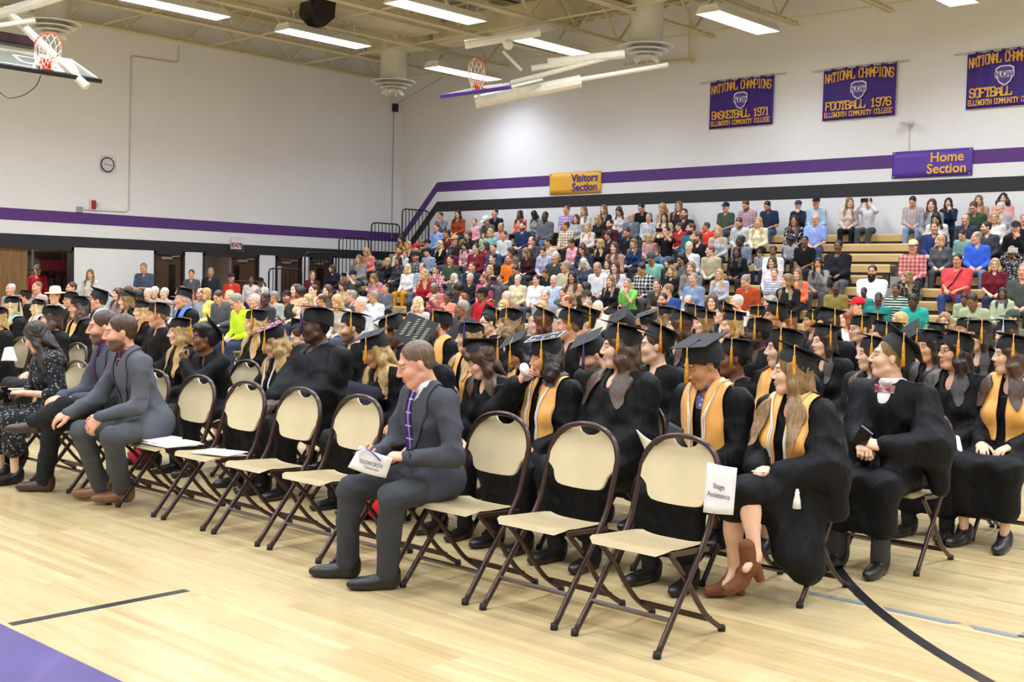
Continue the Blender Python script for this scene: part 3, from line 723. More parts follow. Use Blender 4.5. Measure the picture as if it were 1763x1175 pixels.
def letters(name, txt, w, h, sw, mat, parent, M, arch=0.0, fill=0.82):
    """w,h overall size; sw stroke width; arch lifts the middle"""
    m = MB(); n = len(txt); cw = w/n; d = 0.004; ns = 0
    for i, ch in enumerate(txt):
        x0 = -w/2+i*cw+cw*(1-fill)/2; sx = cw*fill/4; sz = h/6
        am = arch*(1-((i+0.5)/n*2-1)**2)
        for st in GL[ch]:
            P = [tuple(map(float, p.split(','))) for p in st.split()]
            for a, b in zip(P, P[1:]):
                ax, az, bx, bz = x0+a[0]*sx, a[1]*sz-h/2+am, x0+b[0]*sx, b[1]*sz-h/2+am
                l = math.hypot(bx-ax, bz-az); ux, uz = (bx-ax)/l, (bz-az)/l; ax -= ux*sw*.42; az -= uz*sw*.42; bx += ux*sw*.42; bz += uz*sw*.42
                px, pz = -uz*sw/2, ux*sw/2; ns += 1; d = 0.004+0.0006*(ns % 7)
                v = [(ax+px, 0, az+pz), (bx+px, 0, bz+pz), (bx-px, 0, bz-pz), (ax-px, 0, az-pz)]
                m.add([M @ Vector((p[0], -d, p[2])) for p in v]+[M @ Vector((p[0], 0.002, p[2])) for p in v], [(0, 1, 2, 3), (7, 6, 5, 4), (0, 4, 5, 1), (1, 5, 6, 2), (2, 6, 7, 3), (3, 7, 4, 0)])
    return m.build(name, mat, parent)
def champ(x0, x1, ztop, zbot, third, label, xs=None):
    w, h = x1-x0, ztop-zbot; xm, zm = (x0+x1)/2, (ztop+zbot)/2
    r = empty('championship_banner', (xm, YW-0.05, zbot)); tag(r, label, 'banner', 'purple championship banners on the long wall')
    G = np.zeros((41, 9, 3))
    for i in range(41):
        for j in range(9):
            G[i, j] = (-w/2+w*i/40, 0.010*math.sin(i*0.9)*(1-j/8*0.5)+0.004*math.sin(i*2.3), h*j/8)
    c = link('banner_cloth', np_mesh('banner_cloth', *ribbon(G, 0.006)), VIOLET, r)
    MB().tube([(-w/2-0.3, 0.01, h-0.02), (w/2+0.3, 0.01, h-0.02)], 0.018, 6).build('hanging_rod', PIPE, r)
    for s in (-1, 1): MB().bar((s*(w/2+0.22), 0.0, h-0.02), (s*(w/2+0.22), 0.05, h-0.02), 0.03).build('rod_bracket', PIPE, r)
    y = -0.026; T_ = lambda z: Matrix.Translation((0, y, h*z))
    letters('line_national_champions', 'NATIONAL CHAMPIONS', w*0.94, h*0.17, 0.025, LETTER, r, T_(0.80), arch=h*0.06)
    letters('line_sport', third, w*0.9, h*0.15, 0.03, LETTER, r, T_(0.27))
    letters('line_college', 'ELLSWORTH COMMUNITY COLLEGE', w*0.93, h*0.09, 0.014, LETTER, r, T_(0.10))
    # shield emblem
    q = h*0.17
    sh = [(-q*.95, q*.75), (-q*.5, q*1.0), (q*.5, q*1.0), (q*.95, q*.75), (q*.9, -q*.1), (q*.55, -q*.75), (0, -q*1.1), (-q*.55, -q*.75), (-q*.9, -q*.1)]
    MB().prism(sh, 0.004, T_(0.54) @ Matrix.Translation((0, -0.002, 0))).build('shield', WHT, r)
    MB().prism([(a*.86, b*.86) for a, b in sh], 0.004, T_(0.54) @ Matrix.Translation((0, -0.005, 0))).build('shield_field', VIO2, r)
    MB().box((-q*.98, -0.009, -q*.22), (q*.98, -0.004, q*.42), T_(0.54)).build('shield_band', WHT, r)
    letters('shield_letters', 'NJCAA', q*1.8, q*0.5, 0.016, PLET, r, T_(0.54) @ Matrix.Translation((0, -0.009, q*.1)))
pz = lambda x, y: at_Y(x, y, YW)
for (a, b, c, d), t, lab in (((1224, 141, 1333, 223), 'BASKETBALL 1971', 'purple banner reading basketball 1971'), ((1419, 121, 1544, 209), 'FOOTBALL 1976', 'purple banner reading football 1976'), ((1666, 92, 1800, 189), 'SOFTBALL     ', 'purple banner for softball cut by the right edge')):
    x0, x1 = pz(a, (b+d)/2)[0], pz(c, (b+d)/2)[0]; zt_ = pz(a, b)[2]; zb_ = pz(a, d)[2]
    champ(x0, x1, zt_, zb_, t, lab)
def section(quad, mat, lm, word, label, flip=False):
    x0, x1 = pz(quad[0], quad[1])[0], pz(quad[2], quad[1])[0]; zt_, zb_ = pz(quad[0], quad[1])[2], pz(quad[0], quad[3])[2]; w, h = x1-x0, zt_-zb_
    r = empty('section_banner', ((x0+x1)/2, YW-0.03, zb_)); tag(r, label, 'banner')
    G = np.zeros((25, 5, 3))
    for i in range(25):
        for j in range(5): G[i, j] = (-w/2+w*i/24, 0.006*math.sin(i*1.1), h*j/4)
    link('banner_sheet', np_mesh('banner_sheet', *ribbon(G, 0.004)), mat, r)
    for k, t in enumerate((word, 'Section')):
        text_mesh('lettering', t, h*0.5, lm, r, Matrix.Translation((w*0.19, -0.014, h*(0.70-0.42*k))) @ Matrix.Rotation(PI/2, 4, 'X'), bold=0.006, ext=0.003)
    for sx in (-1, 1):
        for sz in (0.06, 0.94): MB().lathe([(0.02, 0), (0.02, 0.006)], (sx*(w/2-0.05), -0.012, h*sz), 8, Matrix.Rotation(PI/2, 4, 'X')).build('grommet', STEEL, r)
section((948, 299, 1036.5, 336), YEL, PLET, 'Visitors', 'yellow banner reading visitors section')
section((1538, 262.5, 1676, 308), VIO2, LETTER, 'Home', 'purple banner reading home section')
# clock
p = at_X(184, 284, XB); r = empty('wall_clock', (XB+0.01, p[1], p[2])); tag(r, 'round white wall clock with black rim and wire guard', 'clock')
RX = Matrix.Rotation(PI/2, 4, 'Y'); BLK = plain('black plastic', '17171A', 0.4, noise=0.05)
MB().lathe([(0.16, 0), (0.16, 0.03), (0.155, 0.035)], (0, 0, 0), 32, RX).build('clock_face', WHT, r)
MB().tube([(0.03, 0.172*math.cos(a), 0.172*math.sin(a)) for a in np.linspace(0, 2*PI, 33)[:-1]], 0.017, 8, closed=True).build('clock_rim', BLK, r)
for a, l in ((0.35, 0.09), (-0.12, 0.13)): MB().bar((0.045, 0, 0), (0.045, l*math.cos(a)*-1 if l < .1 else l*math.cos(a), l*math.sin(a)), 0.012, 0.004, up=(1, 0, 0)).build('clock_hand', BLK, r)
g = MB()
for k in (-0.2, -0.1, 0, 0.1, 0.2): g.tube([(0.07, k, -0.22), (0.07, k, 0.22)], 0.003, 4); g.tube([(0.07, -0.22, k), (0.07, 0.22, k)], 0.003, 4)
g.build('wire_guard', STEEL, r)
# fire alarm and box, conduit
p = at_X(161, 353, XB); r = empty('fire_alarm', (XB+0.01, p[1], p[2])); tag(r, 'red and white fire alarm strobe above purple stripe', 'alarm')
RED = plain('red plastic', 'A8242C', 0.4, noise=0.04)
MB().box((0, -0.12, -0.13), (0.05, 0.12, 0.13)).build('white_guard', WHT, r); MB().box((0.05, -0.09, -0.11), (0.08, 0.02, 0.11)).build('red_horn', RED, r); MB().box((0.05, 0.03, -0.06), (0.09, 0.09, 0.06)).build('strobe_lens', PIPE, r)
p = at_X(136, 361, XB); prop_ = MB().box((0, -0.07, -0.07), (0.06, 0.07, 0.07)); o = prop_.build('junction_box', plain('grey box', '9A9AA0', 0.5), None); o.location = (XB+0.002, p[1], p[2]); tag(o, 'small grey junction box on the purple stripe', 'box')
q = [at_X(x, y, XB+0.02) for x, y in ((142, 361), (217, 365), (222, 361), (226, 99), (228, 97), (303, 108), (307, 104), (308, 78))]
o = MB().tube([tuple(v) for v in q], 0.016, 6).build('conduit', PIPE, None); tag(o, 'white conduit running up the end wall from the alarm', 'conduit')
q = [at_X(677.5, 258, XB+0.03), at_X(679.4, 186, XB+0.03)]
o = MB().tube([(XB+0.02, q[0][1], 2.9), (XB+0.02, q[0][1], q[1][2])], 0.014, 6).build('corner_conduit', plain('grey conduit paint', 'A4A4A4', 0.5), None); tag(o, 'thin conduit up the end wall beside the corner', 'conduit')
o = MB().box((0, -0.08, -0.12), (0.12, 0.08, 0.12)).build('winch_box', BLK, None); o.location = (XB+0.002, q[1][1], q[1][2]); tag(o, 'small black winch box high in the corner', 'box')
# exit sign
p = at_X(404, 421, XB); r = empty('exit_sign', (XB+0.005, p[1], p[2]-0.0)); tag(r, 'white exit sign with red letters above the double door', 'sign')
MB().box((0.02, -0.16, -0.13), (0.09, 0.16, 0.15)).build('sign_box', WHT, r)
text_mesh('exit_letters', 'EXIT', 0.17, RED, r, Matrix.Translation((0.094, 0, -0.03)) @ Matrix.Rotation(PI/2, 4, 'Z') @ Matrix.Rotation(PI/2, 4, 'X'), bold=0.006)
g = MB()
for k in (-0.2, 0, 0.2): g.tube([(0.12, k, -0.18), (0.12, k, 0.18)], 0.004, 4)
for k in (-0.18, 0, 0.18): g.tube([(0.12, -0.2, k), (0.12, 0.2, k)], 0.004, 4)
g.build('wire_guard', STEEL, r)
# alarm light with its conduit on the long wall
p = pz(1567, 212); r = empty('wall_beacon', (p[0], YW, p[2])); tag(r, 'white dome light with conduit above the home banner', 'light')
MB().lathe([(0.16, 0.02), (0.14, -0.03), (0.06, -0.06), (0.03, -0.06)], (0, -0.16, 0), 16).build('dome', WHT, r); MB().bar((0, 0, 0), (0, -0.16, 0), 0.04).build('bracket', PIPE, r)
MB().tube([(0, -0.015, -0.05), (0, -0.015, pz(1568, 262)[2]-p[2])], 0.012, 6).build('conduit', PIPE, r)
# ================================================================== ducts, diffusers, speaker, basketball backboards
DUCT = plain('painted duct sheet', 'CDC5A8', 0.5, noise=0.05, nscale=2); WDIF = plain('white diffuser', 'D8D6CE', 0.45, noise=0.03)
zz = 7.95
def duct(p, q, w, h, label):
    o = MB().bar(p, q, w, h).build('air_duct', DUCT, None); tag(o, label, 'duct', 'roof air ducts'); return o
a = at_z(470, 20, zz); b_ = at_z(905, 78, zz)
xm = (a[0]+b_[0])/2
duct((xm, 4.0, zz+0.3), (xm, 21.0, zz+0.3), 1.25, 0.7, 'wide cream duct running across mid ceiling')
def diffuser(px, py, label, z=6.95):
    p = at_z(px, py, z); r = empty('air_diffuser', tuple(p)); tag(r, label, 'vent', 'round ceiling diffusers')
    for k, (ro, zo) in enumerate(((0.62, 0.0), (0.5, -0.09), (0.37, -0.17), (0.24, -0.24))): MB().lathe([(ro, zo), (ro-0.02, zo-0.02), (ro*0.55, zo+0.07), (ro*0.55, zo+0.1)], (0, 0, 0), 24).build('louvre_ring', WDIF, r, auto=40)
    MB().lathe([(0.36, 0.06), (0.36, 1.15)], (0, 0, 0), 24).build('neck', WDIF, r, auto=40)
    for k in range(6):
        t = k*PI/3; MB().bar((0.08*math.cos(t), 0.08*math.sin(t), -0.2), (0.3*math.cos(t), 0.3*math.sin(t), -0.33), 0.015, 0.08).build('deflector_blade', WDIF, r)
    return p
p1 = diffuser(1113, 80, 'round louvred ceiling diffuser nearest the long wall'); p2 = diffuser(677, 141, 'round louvred ceiling diffuser near the far corner'); p3 = diffuser(89, 40, 'round louvred ceiling diffuser behind the left backboard')
for p, l in ((p1, 'cream duct feeding the diffuser near the long wall'), (p2, 'cream duct feeding the diffuser near the corner'), (p3, 'cream duct feeding the left diffuser')):
    duct((p[0]-2.5 if l.endswith('wall') else p[0]-0.7, p[1], 8.05), (xm if abs(p[0]-xm) > 2 else p[0]+1.5, p[1], 8.05), 0.7, 0.6, l)
p = at_z(547, 22, 7.7); r = empty('loudspeaker', tuple(p)); tag(r, 'black wedge loudspeaker hanging under the roof', 'speaker')
MB().add([(-0.3, -0.25, 0.45), (0.3, -0.25, 0.45), (0.3, 0.3, 0.45), (-0.3, 0.3, 0.45), (-0.25, -0.35, -0.1), (0.25, -0.35, -0.1), (0.25, 0.0, -0.35), (-0.25, 0.0, -0.35), (0.28, 0.28, -0.1), (-0.28, 0.28, -0.1)],
    [(0, 1, 2, 3), (0, 4, 5, 1), (4, 7, 6, 5), (7, 9, 8, 6), (9, 3, 2, 8), (1, 5, 6, 8, 2), (0, 3, 9, 7, 4)]).build('cabinet', BLK, r)
MB().box((-0.2, -0.33, -0.05), (0.2, -0.30, 0.38)).build('grille', BLK, r); MB().bar((0, 0, 0.45), (0, 0, 0.95), 0.03).build('hanger', STEEL, r)
# ---- backboards folded up under the roof
ORANGE = plain('orange rim paint', 'E0522A', 0.4, noise=0.04); NET = plain('white net cord', 'E2DECF', 0.7, noise=0.04); POST = plain('white support tube', 'DCD8C8', 0.4, noise=0.04); PADP = plain('purple edge padding', '42288A', 0.5, noise=0.05); PADK = plain('black edge padding', '17181C', 0.5, noise=0.05)
def glass_mat():
    m, nt, b = new_mat('backboard glass'); b.inputs['Base Color'].default_value = (0.35, 0.45, 0.42, 1); b.inputs['Roughness'].default_value = 0.05
    b.inputs['Alpha'].default_value = 0.22; return m
GLS = glass_mat()
def backboard(M, label, pad, extra):
    """local frame: board in the xz plane facing -y, its lower edge centre at the origin"""
    r = empty('backboard'); r.matrix_world = M; tag(r, label, 'backboard', 'folded basketball backboards')
    MB().box((-0.91, 0, 0), (0.91, 0.015, 1.07)).build('glass_panel', GLS, r)
    f = MB().box((-0.93, -0.01, 0), (-0.88, 0.03, 1.08)).box((0.88, -0.01, 0), (0.93, 0.03, 1.08)).box((-0.93, -0.01, 1.04), (0.93, 0.03, 1.09)).box((-0.93, -0.01, 0.0), (0.93, 0.03, 0.05)); f.build('board_frame', POST, r)
    t = MB().box((-0.31, -0.012, 0.3), (-0.26, -0.002, 0.75)).box((0.26, -0.012, 0.3), (0.31, -0.002, 0.75)).box((-0.31, -0.012, 0.7), (0.31, -0.002, 0.75)).box((-0.31, -0.012, 0.3), (0.31, -0.002, 0.35)); t.build('target_square', WHT, r)
    MB().box((-0.95, -0.02, -0.06), (0.95, 0.05, 0.035)).build('edge_padding', pad, r)
    MB().box((-0.1, -0.16, 0.1), (0.1, -0.0, 0.14)).box((-0.1, -0.03, 0.02), (0.1, 0.0, 0.24)).build('rim_bracket', ORANGE, r)
    c = (0, -0.16-0.2286, 0.15)
    rim = MB().tube([(c[0]+0.2286*math.cos(a), c[1]+0.2286*math.sin(a), c[2]) for a in np.linspace(0, 2*PI, 29)[:-1]], 0.011, 7, closed=True).build('rim', ORANGE, r)
    n = MB(); dn = extra['net']; dn = Vector(dn)
    for k in range(12):
        for s in (1, -1):
            pts = []
            for j in range(6):
                t = j/5; a = 2*PI*(k+s*j*0.5)/12; rad = 0.2286-0.1*t+0.02*math.sin(t*6)
                pts.append(Vector((c[0]+rad*math.cos(a), c[1]+rad*math.sin(a), c[2]))+dn*0.42*t)
            n.tube(pts, 0.006, 4)
    n.build('net', NET, rim)
    for i, (a, b, rr) in enumerate(extra['tubes']): MB().tube([a, b], rr, 10).build('support_tube', POST, r)
    return r
def frame(origin, xdir, zdir):
    x = Vector(xdir).normalized(); z = Vector(zdir); z = (z-x*z.dot(x)).normalized(); y = z.cross(x)
    return Matrix((( x.x, y.x, z.x, origin[0]), (x.y, y.y, z.y, origin[1]), (x.z, y.z, z.z, origin[2]), (0, 0, 0, 1)))
def mid(M, p): return M @ Vector(p)
# far backboard: lower edge seen end to end as the purple pad
E1 = at_d(757, 163, 23.9); E2 = at_d(880, 146, 23.9)
ed = Vector(E2-E1); o = Vector((E1+E2)/2)
o = Vector(at_d(818, 157, 23.5)); M1 = frame(o, Vector((1, 0, 0)), Vector((0, 1, 0.3)))
M1i = M1.inverted()
tb = lambda x, y, d: M1i @ Vector(at_d(x, y, d))
backboard(M1, 'purple edged backboard folded up before the long wall', PADP, dict(net=(M1i.to_3x3() @ Vector((0, 0, -1))), tubes=[(tb(818, 176, 23.9), tb(1000, 140, 23.9), 0.13), (tb(880, 143, 23.9), tb(1075, 92, 23.9), 0.05), (tb(915, 118, 23.9), tb(1040, 100, 23.9), 0.06), (tb(800, 77, 23.9), tb(930, 55, 23.9), 0.09), (tb(943, 108, 23.9), tb(1075, 93, 23.9), 0.09), (tb(935, 148, 23.9), tb(1150, 112, 23.9), 0.05), (tb(866, 88, 23.9), tb(898, 121, 23.9), 0.03)]))
# near-left backboard
E1 = at_d(-18, 110, 19.0); E2 = at_d(168, 133, 19.8)
ed = Vector(E2-E1); o = Vector((E1+E2)/2)
o = Vector(at_d(82, 123, 19.6)); M2 = frame(o, Vector((0, 1, 0)), Vector((-1, 0, 0.45)))
M2i = M2.inverted()
tb = lambda x, y, d: M2i @ Vector(at_d(x, y, d))
backboard(M2, 'black edged glass backboard folded up at upper left', PADK, dict(net=(M2i.to_3x3() @ Vector((0, 0, -1))), tubes=[(tb(8, 15, 20), tb(150, 150, 20), 0.07), (tb(0, 25, 20), tb(110, -10, 20), 0.09), (tb(-10, 45, 19.6), tb(60, 35, 20), 0.04)]))

def cable(name, label, pts, r, mat, cat_='cable'):
    o = MB().tube(smooth_path([tuple(p) for p in pts], 4), r, 5).build(name, mat, None); tag(o, label, cat_); return o
cable('loose_cable', 'thin cable looping below the left backboard', [at_d(x, y, 19.7) for x, y in ((70, 130), (62, 148), (42, 163), (18, 169), (4, 163), (-8, 150))], 0.008, BLK)
cable('hoist_cable', 'thin hoist cable from the far backboard to the corner winch', [at_d(762, 133, 24.0), at_X(680, 180, XB+0.1)], 0.006, BLK)
r = empty('shot_clock', tuple(at_d(16, 68, 20.2)), PI/2); tag(r, 'black shot clock box behind the left backboard', 'clock'); MB().box((-0.45, -0.12, -0.09), (0.45, 0.12, 0.09)).build('clock_case', BLK, r); MB().box((-0.4, -0.13, -0.06), (0.4, -0.12, 0.06)).build('clock_display', plain('dark red display', '3A1A1C', 0.3), r)
o = MB().lathe([(0.105*math.sin(t), -0.105*math.cos(t)) for t in np.linspace(0.02, PI-0.02, 13)], (0, 0, 0), 20).build('ball', WDIF, None, smooth=True); o.location = at_d(875, 77, 23.6); tag(o, 'white ball lodged beside the far backboard hoist', 'ball')
cable('roof_pipe', 'cream pipe dropping from the roof along the long wall', [at_Y(1187, 15, 24.8), at_Y(1187, 100, 24.8), at_Y(1184, 104, 24.8), at_Y(1075, 112, 24.8)], 0.035, CREAM, 'pipe')
# ================================================================== folding chairs
BEIGE = plain('beige moulded plastic', 'D0BF98', 0.45, noise=0.03, nscale=6, bump=0.03, bscale=300)
BROWN = plain('brown powder coated steel', '38221C', 0.28, 0.25, 0.05, spec=0.6)
RUBBER = plain('black rubber', '15130F', 0.7, noise=0.1)
def chair_parts():
    D = {}
    up = [(0.218, -0.245, 0.012), (0.212, -0.09, 0.2), (0.207, 0.1, 0.435), (0.207, 0.155, 0.56), (0.207, 0.19, 0.68)]
    arch = [(0.205, 0.2, 0.72), (0.18, 0.212, 0.785), (0.13, 0.218, 0.832), (0.06, 0.222, 0.855), (0, 0.222, 0.86)]
    full = up+arch; full = full+[(-x, y, z) for x, y, z in full[-2::-1]]
    D['frame_tube'] = (MB().tube(smooth_path(full, 4), 0.0125, 8, sq=1.25).mesh('frame_tube', True), BROWN)
    for s in (1, -1):
        m = MB().tube(smooth_path([(s*0.19, -0.13, 0.405), (s*0.19, -0.1, 0.375), (s*0.19, 0.0, 0.275), (s*0.19, 0.08, 0.175), (s*0.19, 0.17, 0.085), (s*0.19, 0.285, 0.014)], 4), 0.0125, 8)
        D.setdefault('rear_leg', []).append((m.mesh('rear_leg', True), BROWN))
    D['front_crossbar'] = (MB().bar((-0.214, -0.14, 0.135), (0.214, -0.14, 0.135), 0.012, 0.03, up=(0, -0.77, 0.63)).mesh('front_crossbar'), BROWN)
    D['rear_crossbar'] = (MB().bar((-0.19, 0.20, 0.07), (0.19, 0.20, 0.07), 0.012, 0.024).mesh('rear_crossbar'), BROWN)
    for s in (1, -1): D.setdefault('seat_rail', []).append((MB().bar((s*0.2, -0.15, 0.41), (s*0.2, 0.14, 0.395), 0.014, 0.02).mesh('seat_rail'), BROWN))
    for s in (1, -1):
        D.setdefault('foot', []).append((MB().lathe([(0.017, 0), (0.018, 0.012), (0.015, 0.03)], (s*0.218, -0.247, 0), 10).mesh('foot', True), RUBBER))
        D['foot'].append((MB().lathe([(0.017, 0), (0.018, 0.012), (0.015, 0.028)], (s*0.19, 0.287, 0), 10).mesh('foot', True), RUBBER))
    # backrest shell with the hand hold cut out of its top edge
    half = [(0.0, 0.803), (0.03, 0.806), (0.055, 0.818), (0.072, 0.84), (0.1, 0.833), (0.135, 0.812), (0.165, 0.785), (0.188, 0.75), (0.205, 0.71), (0.208, 0.675), (0.2, 0.656), (0.18, 0.64), (0.165, 0.622), (0.158, 0.6), (0.148, 0.578), (0.13, 0.563), (0.1, 0.556), (0.05, 0.552), (0, 0.551)]
    n = len(half)
    def py(x, z): return 0.15+(z-0.55)*0.27+0.03*(1-(x/0.21)**2)+0.006
    v, f = [], []
    K = 6
    for i, (x, z) in enumerate(half):
        for k in range(-K, K+1):
            xx = x*k/K
            v.append((xx, py(xx, z), z))
    w = 2*K+1
    for i in range(n-1):
        for k in range(w-1):
            f.append((i*w+k, i*w+k+1, (i+1)*w+k+1, (i+1)*w+k))
    # the notch: rows 0..3 run across its rim only, so drop the filled centre there
    me = bpy.data.meshes.new('backrest')
    bm = bmesh.new()
    out = half+[(-x, z) for x, z in half[-2:0:-1]]
    vs = [bm.verts.new((x, py(x, z), z)) for x, z in out]
    fc = bm.faces.new(vs); bmesh.ops.triangulate(bm, faces=[fc])
    bmesh.ops.subdivide_edges(bm, edges=[e for e in bm.edges if e.calc_length() > 0.05], cuts=3, use_grid_fill=True)
    bmesh.ops.triangulate(bm, faces=bm.faces)
    for q in bm.verts: q.co.y = py(q.co.x, q.co.z)
    r = bmesh.ops.solidify(bm, geom=bm.faces[:], thickness=0.012)
    bmesh.ops.recalc_face_normals(bm, faces=bm.faces); bm.to_mesh(me); bm.free(); me.shade_smooth(); me.set_sharp_from_angle(angle=0.7)
    D['backrest'] = (me, BEIGE)
    # seat: a dished pan, wider in front, with a rolled front edge and raised rear corners
    me = bpy.data.meshes.new('seat'); bm = bmesh.new(); NX, NY = 14, 14; g = []
    for j in range(NY+1):
        t = j/NY; y = -0.205+0.37*t
        wd = 0.212-0.026*t**1.5
        if t < 0.12: wd -= 0.045*((0.12-t)/0.12)**2
        if t > 0.9: wd -= 0.02*((t-0.9)/0.1)**2
        row = []
        for i in range(NX+1):
            u = 2*i/NX-1; x = wd*u
            z = 0.437-0.032*t-0.012*(1-u*u)*math.sin(PI*min(1, t*1.1))+0.02*abs(u)**4*max(0, t-0.3)
            if t < 0.16: z -= 0.03*((0.16-t)/0.16)**2
            row.append(bm.verts.new((x, y, z)))
        g.append(row)
    for j in range(NY):
        for i in range(NX): bm.faces.new((g[j][i], g[j][i+1], g[j+1][i+1], g[j+1][i]))
    bmesh.ops.solidify(bm, geom=bm.faces[:], thickness=0.013)
    bmesh.ops.recalc_face_normals(bm, faces=bm.faces); bm.to_mesh(me); bm.free(); me.shade_smooth(); me.set_sharp_from_angle(angle=0.8)
    D['seat'] = (me, BEIGE)
    return D
CHAIR = chair_parts()
def put_chair(x, y, label, rz=0.0, z=0.0):
    """x,y: middle of the chair on the floor, facing -y"""
    r = empty('folding_chair', (x, y, z), rz); tag(r, label, 'chair', 'beige folding chairs')
    for nm, pr in CHAIR.items():
        for me, mt in (pr if isinstance(pr, list) else [pr]): link(nm, me, mt, r)
    return r
# row geometry measured on the floor: y of the chair middle, x of the right-hand end chair
ROW_Y = [4.18, 5.32, 6.37, 7.52, 8.63, 9.74, 10.85, 11.96, 13.07]
ROW_X0 = [-2.952, -2.925, -2.80, -2.94, -2.9, -2.9, -2.9, -2.9, -2.9]
PITCHX = 0.5535
def slot_x(r, k): return ROW_X0[r]-PITCHX*k
names = ['nearest the camera, with the printed sign on its side', 'second from the signed chair, empty', 'empty, just right of the suited reader', 'under the man reading a programme', 'empty, just left of the suited reader', 'empty, second to the left of the suited reader', 'empty, with loose papers on its seat', 'empty, with an open binder on its seat', 'under the bearded man in the grey blazer', 'under the man with crossed legs', 'under the woman in the floral dress']
for k in range(11): put_chair(slot_x(0, k), ROW_Y[0], 'beige folding chair '+names[k])
# ================================================================== posed bodies and their clothes
def ik(S, T, l1, l2, pole):
    S, T, pole = (np.array(v, float) for v in (S, T, pole)); d = T-S; L = np.linalg.norm(d)
    L2 = min(L, (l1+l2)*0.995); u = d/L; T = S+u*L2
    a = (l1*l1-l2*l2+L2*L2)/(2*L2); hh = math.sqrt(max(l1*l1-a*a, 0))
    p = pole-u*(pole@u); p = p/(np.linalg.norm(p)+1e-9)
    return S+u*a+p*hh, T
class Pose: pass
def pose(lean=0.08, twist=-0.08, side=0.0, hyaw=0.0, hpitch=0.05, hroll=0.0, lh=None, rh=None, lpole=None, rpole=None, stand=False,
         lk=None, rk=None, la=None, ra=None, fem=False, wide=1.0, fat=0.0, child=False, sh=0.45, neckf=0.0):
    P = Pose(); P.hyaw = hyaw; P.fem, P.wide, P.fat, P.child, P.stand = fem, wide, fat, child, stand
    P.hip = np.array([0, 0, (0.95 if stand else sh+0.1)])
    P.T = Tr(P.hip) @ Rz(twist) @ Ry(side) @ Rx(lean)
    sw = 0.172*wide*(0.9 if fem else 1.0)
    t = lambda p: xf(P.T, np.array([p], float))[0]
    P.t = t
    P.waist, P.chest, P.neck = t((0, 0.01, 0.14)), t((0, -0.005, 0.33)), t((0, 0.02, 0.5))
    P.S = {'L': t((sw, 0.015, 0.435)), 'R': t((-sw, 0.015, 0.435))}
    P.headM = P.T @ Tr((0, 0.02-neckf*0.3, 0.54)) @ Rx(-lean*0.75) @ Rz(hyaw) @ Rx(hpitch) @ Ry(hroll) @ Tr((0, -0.028-neckf, 0.105))
    P.E, P.Wr = {}, {}
    for s, sg, tgt, pole in (('L', 1, lh, lpole), ('R', -1, rh, rpole)):
        if tgt is None: tgt = (sg*0.09, -0.27, P.hip[2]+0.08) if not stand else (sg*0.24*wide, -0.04, 0.80)
        if pole is None: pole = (sg*0.38, 0.45, -0.9)
        P.E[s], P.Wr[s] = ik(P.S[s], tgt, 0.29, 0.25, pole)
    P.H = {'L': P.hip+np.array([0.085*wide, 0, -0.02]), 'R': P.hip+np.array([-0.085*wide, 0, -0.02])}
    P.K, P.A = {}, {}
    for s, sg, kn, an in (('L', 1, lk, la), ('R', -1, rk, ra)):
        if stand: P.K[s], P.A[s] = np.array([sg*0.1, -0.02, 0.5]), np.array([sg*0.1, 0.02, 0.08])
        else:
            P.K[s] = np.array(kn if kn is not None else (sg*0.125*wide, -0.43, sh+0.055)); P.A[s] = np.array(an if an is not None else (sg*0.125, -0.41, 0.085))
    return P
def bounds(P, pad=0.16):
    pts = [P.hip, P.neck, P.headM[:3, 3]]+[v for d in (P.S, P.E, P.Wr, P.K, P.A) for v in d.values()]
    a = np.array(pts); return a.min(0)-pad-P.fat, a.max(0)+pad+P.fat
def torso(f, P, g=0.0, k=0.05, bust=True):
    R = P.T[:3, :3]; w, ft = P.wide, P.fat
    f.ell(P.t((0, 0.0, 0.0)), (0.16*w+g+ft*.8, 0.125+g+ft, 0.12+g), k, R)
    f.ell(P.t((0, -0.005-ft*0.5, 0.14)), (0.14*w+g+ft, 0.112+g+ft*1.3, 0.17), k, R)
    f.ell(P.t((0, 0.0, 0.31)), (0.148*w+g+ft*.6, 0.112+g+ft*.7, 0.19), k, R)
    sw = 0.142*w*(0.92 if P.fem else 1)
    f.cone(P.t((-sw, 0.015, 0.425)), P.t((sw, 0.015, 0.425)), 0.058+g, 0.058+g, k)
    for s in (-1, 1): f.cone(P.t((0, 0.025, 0.49)), P.t((s*sw, 0.015, 0.435)), 0.045+g*.6, 0.052+g*.8, 0.04)
    if P.fem and bust:
        for s in (-1, 1): f.ell(P.t((s*0.068*w, -0.095-ft*.5, 0.275)), (0.062, 0.055, 0.06), 0.04, R)
def limbs(f, P, arms, legs, k=0.03):
    for s in ('L', 'R'):
        if arms:
            f.cone(P.S[s], P.E[s], arms[0], arms[1], k); f.cone(P.E[s], P.Wr[s], arms[1], arms[2], k)
        if legs:
            f.cone(P.H[s], P.K[s], legs[0], legs[1], k); f.cone(P.K[s], P.A[s], legs[1], legs[2], k)
def hand_frame(P, s, fdir=None, palm=None, roll=0.0):
    d = (P.Wr[s]-P.E[s]); d = d/np.linalg.norm(d) if fdir is None else np.array(fdir, float)/np.linalg.norm(fdir)
    n = np.array(palm if palm is not None else (0, 0, -1.0), float); n = n-d*(n@d)
    if np.linalg.norm(n) < 0.05: n = np.array([0.3, -1, 0.2])-d*(np.array([0.3, -1, 0.2])@d)
    n = n/np.linalg.norm(n); y = np.cross(d, n) if s == 'R' else np.cross(n, d)
    M = np.eye(4); M[:3, 0] = d; M[:3, 1] = y; M[:3, 2] = -n; M[:3, 3] = P.Wr[s]
    return M
